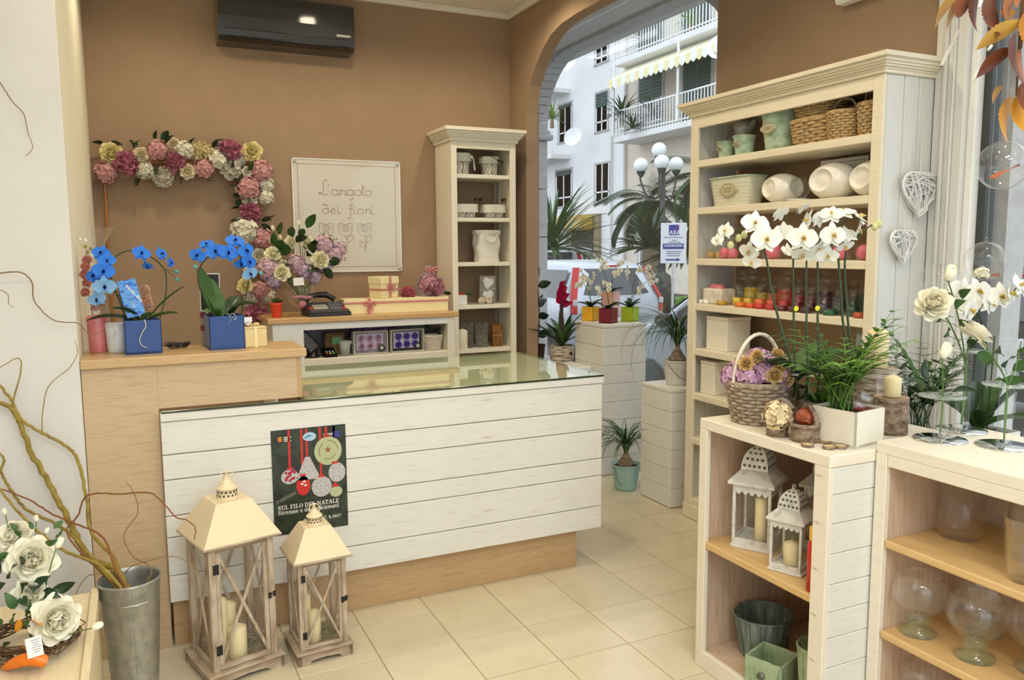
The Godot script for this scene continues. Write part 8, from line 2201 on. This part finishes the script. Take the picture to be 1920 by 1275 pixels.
	for q in [["square white planter with parlour palm on window sill", V(2.63, 0.85, -2.016), 0.2], ["square white planter with moth orchid on window sill", V(2.835, 0.848, -1.92), 0.2]]:
		var p := thing("sill_planter", q[0], "potted plant", V(q[1].x, S, q[1].z), 0, "white planters on the window sill")
		cube_pot(p, q[2], 0.2, wp, M.soil, 0.008)
		rng.seed = int(q[1].x * 100)
		if "palm" in q[0]:
			for i in 24: frond(p, V(R(-0.04, 0.04), 0.19, R(-0.04, 0.04)), R(0, TAU), R(1.1, 1.5), R(0.25, 0.48), R(0.6, 1.5), M.dark_leaf if i % 2 else M.green_leaf, 9)
		else:
			for i in 8: orchid_leaf(p, V(0, 0.19, 0), i * 0.8, R(0.6, 1.2), R(0.2, 0.3), 0.07, R(0.2, 0.9), M.dark_leaf if i % 2 else M.green_leaf)
			var b: Vector3 = p.position
			stem(p, "flower_stem", [V(0, 0.19, 0), V(0.02, 0.5, 0), V(2.71, 1.336, -1.874) - b, V(2.747, 1.339, -1.801) - b, V(2.807, 1.414, -1.76) - b], 0.004, 0.002, M.stem_dark)
			stem(p, "support_stick", [V(0.02, 0.19, 0.02), V(0.03, 0.55, 0.02)], 0.003, 0.003, M.stem_dark)
			var wh := pm(rgb8(250, 250, 244), 0.25)
			var lp := pm(rgb8(206, 180, 90), 0.2)
			for f in [[V(2.667, 1.367, -1.842), V(-0.3, 0.1, 1)], [V(2.617, 1.323, -1.838), V(-0.4, 0, 1)], [V(2.564, 1.309, -1.794), V(0.2, -0.3, 1)], [V(2.656, 1.333, -1.788), V(0.1, -0.1, 1)], [V(2.68, 1.352, -1.768), V(-0.4, 0.1, 1)], [V(2.691, 1.362, -1.742), V(0.4, 0.1, 0.9)], [V(2.723, 1.389, -1.73), V(0.2, 0.4, 0.9)], [V(2.665, 1.365, -1.899), V(-0.5, 0.2, 1)]]: bloom(p, f[0] - b, f[1], 0.052, wh, lp, 0, R(-0.4, 0.4))

# ---------------------------------------------------------------- outside
func car(label: String, at: Vector3, turn: float, paint: Color, sc := 1.0, plate := "") -> void:
	var t := thing("parked_car", label, "car", at, turn)
	t.scale = Vector3.ONE * sc
	var pm_ := mat(paint, 0.25, 0.35)
	pm_.clearcoat_enabled = true
	# stations from tail (+z) to nose: z, sill, belt, roof, half widths at belt and roof
	var st := [[1.79, 0.42, 0.74, 0.76, 0.72, 0.66], [1.78, 0.3, 0.9, 0.95, 0.79, 0.72], [1.72, 0.27, 0.98, 1.08, 0.8, 0.72], [1.6, 0.25, 0.99, 1.36, 0.81, 0.66], [1.5, 0.24, 0.99, 1.49, 0.81, 0.62], [1.2, 0.23, 0.98, 1.55, 0.81, 0.62], [0.3, 0.22, 0.96, 1.56, 0.81, 0.62], [-0.4, 0.22, 0.95, 1.5, 0.81, 0.61], [-1.0, 0.22, 0.94, 1.06, 0.81, 0.7], [-1.55, 0.24, 0.84, 0.92, 0.78, 0.66], [-1.75, 0.3, 0.7, 0.75, 0.7, 0.6], [-1.79, 0.42, 0.6, 0.62, 0.62, 0.55]]
	var ring := func(i: float, k: float) -> Vector3:
		var a := int(i)
		var s: Array = st[mini(a, st.size() - 1)]
		var pts := [V(-s[4] * 0.96, s[1], s[0]), V(-s[4] * 1.03, lerpf(s[1], s[2], 0.55), s[0]), V(-s[4], s[2], s[0]), V(-lerpf(s[4], s[5], 0.85), lerpf(s[2], s[3], 0.85), s[0]), V(-s[5] * 0.8, s[3], s[0])]
		var q := []
		q.append_array(pts)
		for j in 5: q.append(pts[4 - j] * V(-1, 1, 1))
		return q[int(round(k * 9.0))]
	var mb := MB.new()
	mb.sheet(func(u: float, v: float) -> Vector3: return (ring as Callable).call(round(v * 11.0), u), 9, 11)
	mb.sheet(func(u: float, v: float) -> Vector3:
		var a: Vector3 = (ring as Callable).call(0.0, u)
		return a.lerp(V(0, 0.6, 1.79), v), 9, 1)
	part(t, "body", mb, pm_)
	var gl := mat(rgb8(38, 44, 48), 0.05)
	gl.clearcoat_enabled = true
	var rear := MB.new()
	rear.sheet(func(u: float, v: float) -> Vector3: return V((2 * u - 1) * lerpf(0.66, 0.5, v), lerpf(1.06, 1.44, v), lerpf(1.745, 1.565, v) + 0.02 - 0.05 * pow(2 * u - 1, 4)), 6, 4)
	part(t, "rear_window", rear, gl)
	var ws := MB.new()
	ws.sheet(func(u: float, v: float) -> Vector3: return V((2 * u - 1) * lerpf(0.68, 0.5, v), lerpf(1.1, 1.46, v), lerpf(-0.98, -0.46, v) - 0.02), 4, 3)
	part(t, "windscreen", ws, gl)
	for s in [-1, 1]:
		for q in [[1.46, 0.75], [0.68, -0.12], [-0.18, -0.72]]:
			var sw := MB.new()
			sw.sheet(func(u: float, v: float) -> Vector3:
				var z := lerpf(q[0], q[1], u)
				var top := 1.42 if z > -0.2 else lerpf(1.42, 1.08, (-0.2 - z) / 0.55)
				var y := lerpf(1.0, top, v)
				return V(s * (lerpf(0.815, 0.66, (y - 0.97) / 0.5) + 0.012), y, z), 4, 2)
			part(t, "side_window", sw, gl)
		var tl := MB.new()
		tl.sheet(func(u: float, v: float) -> Vector3: return V(s * (lerpf(0.80, 0.63, clampf((v - 0.3) / 0.7, 0, 1)) - u * 0.09 + 0.02), lerpf(0.78, 1.46, v), lerpf(1.80, 1.56, clampf((v - 0.25) / 0.75, 0, 1)) + 0.015 - (1 - u) * 0.05), 2, 6)
		part(t, "tail_light", tl, mat(rgb8(206, 28, 30), 0.15))
		part(t, "lamp_insert", MB.new().box(V(s * 0.76, 0.95, 1.80), V(0.08, 0.09, 0.02), 0.01), mat(rgb8(214, 206, 206), 0.15))
		part(t, "headlight", MB.new().ball(V(s * 0.6, 0.72, -1.68), V(0.13, 0.09, 0.1), 12, 8), M.white_gloss)
		part(t, "wing_mirror", MB.new().ball(V(s * 0.93, 1.02, -0.75), V(0.11, 0.075, 0.06), 12, 8), M.black)
		for z in [1.1, -1.12]:
			var wh := MB.new()
			wh.xf = Transform3D(Basis(Vector3.BACK, -PI / 2 * s), V(s * 0.68, 0.29, z))
			wh.lathe([Vector2(0.29, 0), Vector2(0.29, 0.15), Vector2(0.27, 0.165), Vector2(0.2, 0.165), Vector2(0.19, 0.15), Vector2(0, 0.15)], 22)
			part(t, "wheel", wh, M.black)
	part(t, "bumper", MB.new().box(V(0, 0.42, 1.78), V(1.5, 0.2, 0.12), 0.05), mat(paint.darkened(0.25), 0.5))
	part(t, "number_plate", MB.new().box(V(0, 0.66, 1.815), V(0.52, 0.11, 0.012), 0.002), M.white)
	if plate != "": words(t, "plate_characters", plate, V(-0.2, 0.625, 1.822), 0.07, M.black, Vector3.ZERO, "Droid Sans", 700)
	part(t, "high_brake_light", MB.new().box(V(0, 1.475, 1.55), V(0.3, 0.03, 0.03), 0.01), mat(rgb8(190, 30, 30), 0.2))
	part(t, "aerial", MB.new().tube([V(0, 1.55, 0.9), V(0, 1.8, 1.05)], 0.006, 5), M.black)

func facade_window(t: Node, a: Vector3, b: Vector3, shut: float, m: Material) -> void:
	# a: upper far corner, b: lower near corner on the facade plane
	var x := a.x
	var z0 := minf(a.z, b.z)
	var z1 := maxf(a.z, b.z)
	var o: Vector3 = t.position
	var w := part(t, "window", MB.new().bb(V(x - 0.05, b.y - 0.08, z0 - 0.12) - o, V(x + 0.02, b.y, z1 + 0.12) - o, 0.01).bb(V(x - 0.03, b.y, z0 - 0.09) - o, V(x + 0.02, a.y + 0.09, z0) - o).bb(V(x - 0.03, b.y, z1) - o, V(x + 0.02, a.y + 0.09, z1 + 0.09) - o).bb(V(x - 0.03, a.y, z0) - o, V(x + 0.02, a.y + 0.09, z1) - o), mat(rgb8(176, 174, 172), 0.8))
	part(w, "pane", MB.new().bb(V(x + 0.0, b.y, z0) - o, V(x + 0.01, a.y, z1) - o), mat(rgb8(122, 128, 132), 0.1))
	var fr := MB.new()
	for f in [0.0, 0.5, 1.0]: fr.bb(V(x - 0.02, b.y, lerpf(z0, z1 - 0.07, f)) - o, V(x + 0.01, a.y, lerpf(z0 + 0.07, z1, f)) - o)
	fr.bb(V(x - 0.02, lerpf(b.y, a.y, 0.22), z0) - o, V(x + 0.01, lerpf(b.y, a.y, 0.22) + 0.06, z1) - o)
	part(w, "sash", fr, M.white)
	if shut > 0.0:
		var y0 := lerpf(a.y, b.y, shut)
		var n := int((a.y - y0) / 0.12)
		var sh := MB.new()
		for i in n: sh.bb(V(x - 0.04, y0 + (a.y - y0) * i / n + 0.01, z0 + 0.02) - o, V(x - 0.02, y0 + (a.y - y0) * (i + 1) / n, z1 - 0.02) - o, 0.01)
		part(w, "roller_shutter", sh, m)

func balcony(t: Node, x0: float, x1: float, z0: float, z1: float, y: float, h: float) -> void:
	var o: Vector3 = t.position
	var s := part(t, "balcony_slab", MB.new().bb(V(x0, y - 0.22, z0) - o, V(x1, y, z1) - o, 0.02), M.house)
	var r := MB.new()
	r.bb(V(x0 + 0.03, y + h - 0.05, z0) - o, V(x0 + 0.08, y + h, z1) - o).bb(V(x0 + 0.03, y + 0.08, z0) - o, V(x0 + 0.08, y + 0.12, z1) - o).bb(V(x0 + 0.03, y + h - 0.05, z0) - o, V(x1, y + h, z0 + 0.05) - o)
	var n := int((z1 - z0) / 0.17)
	for i in n + 1: r.bb(V(x0 + 0.04, y, lerpf(z0, z1 - 0.03, float(i) / n)) - o, V(x0 + 0.07, y + h, lerpf(z0 + 0.03, z1, float(i) / n)) - o)
	for i in int((x1 - x0) / 0.17): r.bb(V(x0 + 0.17 * i, y, z0 + 0.01) - o, V(x0 + 0.17 * i + 0.03, y + h, z0 + 0.04) - o)
	var rl := part(s, "railing", r, M.white)
	rl.set_meta("kind", "stuff")

func spiky(label: String, called: String, at: Vector3, n: int, L: float, W: float, sd: int, m: Material) -> void:
	var t := thing(called, label, "plant", at)
	if not ("shrub" in called or "fern" in called or "bush" in called): part(t, "trunk", MB.new().lathe([Vector2(0.1, 0), Vector2(0.08, 0.3), Vector2(0.05, 0.45)], 10), M.bark)
	rng.seed = sd
	for i in n:
		var mb := MB.new()
		strap(V(0, 0.4, 0), i * 2.4, R(-0.1, 1.4), L * R(0.7, 1.1), W, R(0.3, 1.0), mb, 6, R(0.7, 1.2))
		part(t, "leaf", mb, m)

func palm(label: String, at: Vector3, h: float, n: int, L: float, sd: int) -> void:
	var t := thing("palm_tree", label, "tree", at, 0, "palms behind the street lamp")
	part(t, "trunk", MB.new().lathe([Vector2(0.3, 0), Vector2(0.24, h * 0.5), Vector2(0.28, h)], 14, Vector3.ZERO, func(a: float, y: float) -> float: return 1.0 + 0.12 * sin(y * 26.0) * sin(a * 5.0)), M.bark)
	rng.seed = sd
	for i in n: frond(t, V(0, h, 0), i * 2.4, R(-0.3, 1.3), L * R(0.75, 1.1), R(0.8, 2.0), M.dark_leaf if i % 3 else M.green_leaf, 22)

func street() -> void:
	struct("street", MB.new().bb(V(4.4, -0.5, -90), V(60, -0.23, 60)), M.asphalt)
	struct("pavement", MB.new().bb(V(-40, -0.5, 2.9), V(4.4, -0.1, 60)).bb(V(-40, -0.5, -90), V(3.2, -0.16, -14.0)).bb(V(3.2, -0.5, -90), V(4.4, -0.1, -14.0)), M.grey_stone)
	var ks := struct("garden_bed", MB.new().bb(V(9.2, -0.3, -40), V(16.0, 0.0, -9.5)), M.soil)
	part(ks, "kerb_stone", MB.new().bb(V(9.0, -0.3, -40), V(9.2, 0.06, -9.4), 0.02).bb(V(9.2, -0.3, -9.6), V(16, 0.06, -9.4), 0.02), M.grey_stone)
	var gr := MB.new()
	rng.seed = 70
	for i in 900:
		var p := V(R(9.3, 14.0), 0.0, R(-19.0, -10.0))
		gr.bar(p, p + V(R(-0.06, 0.06), R(0.06, 0.16), R(-0.06, 0.06)), 0.03, 0.005)
	var gg := part(ks, "grass", gr, mat(rgb8(96, 150, 48), 0.8))
	gg.set_meta("kind", "stuff")
	part(ks, "turf", MB.new().bb(V(9.2, 0.0, -20), V(15.5, 0.02, -9.6)), mat(rgb8(92, 142, 46), 0.9))
	# apartment house
	var h := thing("apartment_house", "white apartment house with balconies and green shutters across street", "building", V(18.5, -0.25, -30))
	var o := h.position
	part(h, "white_wall", MB.new().bb(V(18.5, -0.25, -60) - o, V(24, 15, -28.4) - o), M.house)
	part(h, "beige_wall", MB.new().bb(V(18.52, -0.25, -28.4) - o, V(24, 15, -8) - o), M.house_cream)
	part(h, "corner_pipe", MB.new().tube([V(18.42, 0, -28.3) - o, V(18.42, 15, -28.3) - o], 0.06, 8).tube([V(18.42, 0, -29.3) - o, V(18.42, 9, -29.3) - o], 0.04, 8), M.plaster_grey)
	var gs := mat(rgb8(38, 70, 62), 0.6)
	var yu := V(17.3, 8.545, -27.163).y
	var yl := V(17.3, 5.622, -27.073).y
	balcony(h, 17.3, 18.5, -27.4, -15, yu + 0.2, 1.05)
	balcony(h, 17.3, 18.5, -27.4, -15, yl + 0.2, 1.0)
	balcony(h, 17.5, 18.5, -38.5, -33.0, yl + 0.2, 1.0)
	balcony(h, 17.5, 18.5, -38.5, -33.0, yu + 0.25, 1.0)
	for q in [[V(18.5, 8.131, -30.693), V(18.5, 6.53, -29.713), 0.38], [V(18.5, 5.108, -30.7), V(18.5, 3.546, -29.581), 0.0], [V(18.5, 10.271, -30.764), V(18.5, 9.393, -29.757), 0.0], [V(18.5, 5.149, -34.344), V(18.5, 3.482, -32.827), 0.15], [V(18.5, 8.147, -34.083), V(18.5, 6.468, -32.845), 0.1], [V(18.5, 8.186, -27.396), V(18.5, 5.854, -25.837), 0.4], [V(18.5, 8.201, -24.557), V(18.5, 5.939, -22.948), 1.0], [V(18.5, 10.785, -27.455), V(18.5, 8.929, -25.92), 0.9], [V(18.5, 10.797, -24.637), V(18.5, 8.933, -23.054), 1.0], [V(18.5, 2.034, -27.259), V(18.5, 0.356, -25.865), 0.0]]: facade_window(h, q[0], q[1], q[2], gs)
	# striped awning under the upper balcony
	var aw := [mat(rgb8(238, 228, 176), 0.8), mat(rgb8(240, 240, 236), 0.8)]
	for k in 40:
		var z0 := -27.3 + k * 0.3
		var mb := MB.new()
		mb.sheet(func(u: float, v: float) -> Vector3: return V(lerpf(17.9, 17.0, v), yu - 0.05 - v * 0.55, z0 + u * 0.3) - o, 1, 2)
		mb.sheet(func(u: float, v: float) -> Vector3: return V(17.0, yu - 0.6 - v * (0.25 + 0.1 * sin(PI * u)), z0 + u * 0.3) - o, 4, 1)
		part(h, "awning_stripe", mb, aw[k % 2])
	for z in [-27.1, -23.0, -19.8]: part(h, "awning_post", MB.new().tube([V(17.1, yl + 0.2, z) - o, V(17.1, yu, z) - o], 0.05, 6), M.white)
	# entrance with brass canopy
	part(h, "doorway", MB.new().bb(V(18.4, -0.2, -32.6) - o, V(18.55, 2.3, -30.6) - o), mat(rgb8(70, 64, 56), 0.7))
	part(h, "door_surround", MB.new().bb(V(18.35, -0.2, -33.1) - o, V(18.55, 3.0, -32.6) - o).bb(V(18.35, 2.3, -32.6) - o, V(18.55, 3.0, -30.6) - o).bb(V(18.35, -0.2, -30.6) - o, V(18.55, 3.0, -30.2) - o), mat(rgb8(150, 134, 104), 0.8))
	part(h, "brass_canopy", MB.new().bb(V(17.6, 2.3, -32.8) - o, V(18.4, 2.95, -30.6) - o, 0.1), mat(rgb8(190, 160, 70), 0.4))
	part(h, "door_grille", MB.new().bb(V(18.36, -0.2, -32.2) - o, V(18.4, 1.4, -32.1) - o).bb(V(18.36, -0.2, -31.8) - o, V(18.4, 1.4, -31.7) - o).bb(V(18.36, -0.2, -31.4) - o, V(18.4, 1.4, -31.3) - o), M.plaster_grey)
	for q in [V(17.4, 6.241, -30.706), V(17.4, 9.457, -31.193), V(17.2, 7.8, -20.917)]:
		var ds := MB.new()
		ds.xf = Transform3D(toward(V(-0.8, 0.3, 0.5)), q - o)
		ds.lathe([Vector2(0, 0), Vector2(0.2, 0.03), Vector2(0.42, 0.12)], 24)
		part(h, "satellite_dish", ds, M.white)
	# balcony plants
	spiky("yucca with long green spikes on lower balcony end", "balcony_yucca", V(17.5, 6.247, -27.09), 40, 1.1, 0.09, 71, M.green_leaf)
	spiky("dark bushy plant trailing over lower balcony railing", "balcony_shrub", V(17.1, 5.53, -25.732), 50, 0.8, 0.05, 72, M.dark_leaf)
	spiky("fern like plant behind lower balcony railing", "balcony_fern", V(17.7, 5.983, -25.365), 36, 0.9, 0.06, 73, M.green_leaf)
	spiky("bright green spiky plant on upper balcony", "balcony_yucca", V(17.6, 8.664, -23.061), 34, 0.7, 0.07, 74, M.light_leaf)
	spiky("dark shrub on upper balcony behind railing", "balcony_shrub", V(17.6, 8.752, -25.769), 40, 0.7, 0.05, 75, M.dark_leaf)
	spiky("pale spiky dracaena on left balcony", "balcony_dracaena", V(17.8, 7.039, -33.463), 30, 0.9, 0.08, 76, M.light_leaf)
	spiky("large green agave bush beside the white car", "agave_bush", V(9.206, 1.068, -17.305), 90, 1.9, 0.10, 77, M.green_leaf)
	spiky("low dark green bush under palm fronds", "garden_bush", V(9.292, 1.086, -13.375), 60, 1.0, 0.12, 78, M.dark_leaf)
	spiky("dark hedge plant beside sign post", "garden_bush", V(9.961, 0.922, -13.041), 60, 1.1, 0.14, 79, M.dark_leaf)
	# globe street lamp
	var lb := V(10.393, 0.404, -14.44)
	var t := thing("street_lamp", "dark iron street lamp with four white glass globes", "street lamp", V(lb.x, 0, lb.z))
	o = t.position
	var iron := mat(rgb8(62, 68, 66), 0.6, 0.3)
	part(t, "pedestal", MB.new().lathe([Vector2(0, 0), Vector2(0.3, 0), Vector2(0.3, 0.5), Vector2(0.22, 0.6), Vector2(0.2, 0.9), Vector2(0.08, 1.0)], 8), iron)
	part(t, "post", MB.new().lathe([Vector2(0.09, 0.9), Vector2(0.07, 2.0), Vector2(0.1, 2.05), Vector2(0.1, 2.15), Vector2(0.055, 2.2), Vector2(0.05, 3.2), Vector2(0.0, 3.2)], 12), iron)
	for q in [V(10.526, 3.645, -14.79), V(10.323, 3.336, -14.401), V(10.148, 3.311, -14.925), V(10.848, 3.33, -14.599)]:
		var p: Vector3 = q - o
		part(t, "glass_globe", MB.new().ball(p, 0.16, 20, 14), mat(rgb8(236, 238, 238), 0.3))
		part(t, "globe_cup", MB.new().lathe([Vector2(0.03, -0.26), Vector2(0.09, -0.17), Vector2(0.1, -0.12)], 12, p), iron)
		stem(t, "scroll_arm", [V(0, 2.7, 0), V(p.x * 0.6, 2.55, p.z * 0.6), p + V(0, -0.35, 0), p + V(0, -0.22, 0)], 0.025, 0.02, iron)
	palm("tall palm with drooping fronds left of street lamp", V(12.2, 0, -17.4), 2.7, 26, 1.5, 81)
	palm("dark palm crown right behind street lamp", V(12.4, 0, -15.0), 3.2, 32, 1.6, 82)
	# insurance sign on a post
	var sp := V(7.644, 1.586, -10.321)
	t = thing("street_sign", "white insurance sign with blue square logo and arrow", "sign", sp, -33.0)
	var blue := mat(rgb8(30, 52, 140), 0.5)
	part(t, "panel", MB.new().bb(V(-0.198, -0.315, -0.01), V(0.198, 0.315, 0.01), 0.006), M.white)
	part(t, "post", MB.new().tube([V(0.0, -0.3, -0.02), V(0, -1.75, -0.02)], 0.022, 8), M.plaster_grey)
	part(t, "hanger_wire", MB.new().tube([V(-0.19, 0.31, 0), V(0, 0.47, 0), V(0.19, 0.31, 0)], 0.006, 5), iron)
	part(t, "logo_square", MB.new().bb(V(-0.075, 0.125, 0.01), V(0.08, 0.285, 0.013)), blue)
	words(t, "logo_letters", "AXA", V(-0.068, 0.115, 0.0135), 0.062, M.white, Vector3.ZERO, "Droid Sans", 700)
	part(t, "logo_slash", MB.new().bar(V(0.01, 0.19, 0.014), V(0.075, 0.28, 0.014), 0.008, 0.002, Vector3.BACK), mat(rgb8(206, 40, 60), 0.5))
	part(t, "name_band", MB.new().bb(V(-0.165, -0.09, 0.01), V(0.155, -0.005, 0.013), 0.0), blue)
	words(t, "name_letters", "GAMBERINI", V(-0.145, -0.068, 0.0135), 0.036, M.white, Vector3.ZERO, "Droid Sans", 700)
	var sm := MB.new()
	for q in [[-0.15, 0.085, 0.14], [-0.03, 0.04, 0.05], [-0.08, 0.01, 0.1], [-0.11, -0.135, 0.12], [-0.11, -0.165, 0.11], [-0.1, -0.2, 0.1]]: sm.bb(V(q[0], q[1], 0.01), V(q[2], q[1] + 0.011, 0.0125))
	part(t, "small_print", sm, mat(rgb8(96, 110, 150), 0.6))
	var ar := MB.new()
	ar.xf = Transform3D(Basis.IDENTITY, V(0, 0, 0.01))
	ar.prism(PackedVector2Array([Vector2(-0.12, -0.268), Vector2(0.05, -0.268), Vector2(0.05, -0.285), Vector2(0.11, -0.256), Vector2(0.05, -0.228), Vector2(0.05, -0.246), Vector2(-0.12, -0.246)]), 0.003)
	part(t, "arrow", ar, blue)
	# cars
	car("silver hatchback with tall red tail lights outside arch", V(6.546, 0.76, -10.174) * V(1, 0, 1) + V(0, -0.23, -1.78), 0.0, rgb8(196, 202, 208))
	car("white car with roof rails behind silver hatchback", V(9.6, -0.15, -19.5), 40.0, rgb8(232, 236, 238), 1.1)
	car("grey silver car half hidden behind pedestals", V(5.75, -0.23, -5.9), 0.0, rgb8(176, 184, 192))
	car("black car with white number plate beyond shop window", V(9.1, -0.23, -4.72), -90.0, rgb8(26, 28, 30), 1.0, "CX 99YU")
	# shop front across the side street
	t = thing("corner_shop", "grey stone shop front with dark posters window, far right", "building", V(12.0, -0.23, -7.0))
	o = t.position
	part(t, "wall", MB.new().bb(V(12.06, -0.23, -10.5) - o, V(13.0, 6, 3) - o), M.plaster_grey)
	var wz := V(12, 2.009, -7.955).z
	part(t, "window_frame", MB.new().bb(V(12.0, 0.0, wz) - o, V(12.07, 2.75, wz + 2.4) - o, 0.01), mat(rgb8(78, 70, 60), 0.6))
	part(t, "dark_pane", MB.new().bb(V(11.99, 0.36, wz + 0.06) - o, V(12.0, 2.7, wz + 2.34) - o), mat(rgb8(60, 54, 46), 0.1))
	part(t, "header_board", MB.new().bb(V(11.975, 2.15, wz + 0.08) - o, V(11.99, 2.55, wz + 1.6) - o), mat(rgb8(226, 228, 232), 0.5))
	words(t, "header_letters", "YUYU P", V(11.972, 2.28, wz + 0.14) - o, 0.14, mat(rgb8(60, 62, 70), 0.6), V(0, -90, 0))
	part(t, "tan_blind", MB.new().bb(V(11.98, 0.9, wz + 0.08) - o, V(11.99, 2.05, wz + 1.6) - o), mat(rgb8(176, 146, 96), 0.7))
	part(t, "price_poster", MB.new().bb(V(11.97, 1.05, wz + 0.18) - o, V(11.98, 1.72, wz + 0.75) - o), mat(rgb8(206, 216, 236), 0.5))
	words(t, "poster_title", "YUYU-PARR", V(11.967, 1.62, wz + 0.23) - o, 0.05, mat(rgb8(70, 76, 96), 0.6), V(0, -90, 0))
	var pl := MB.new()
	for k in 9: pl.bb(V(11.966, 1.54 - k * 0.04, wz + 0.24) - o, V(11.97, 1.553 - k * 0.04, wz + 0.5 + (k % 3) * 0.06) - o)
	part(t, "poster_lines", pl, mat(rgb8(96, 104, 126), 0.6))
	for k in 2: part(t, "poster_photo", MB.new().bb(V(11.966, 1.08, wz + 0.24 + k * 0.16) - o, V(11.97, 1.17, wz + 0.33 + k * 0.16) - o), mat(rgb8(70, 50, 46), 0.6))
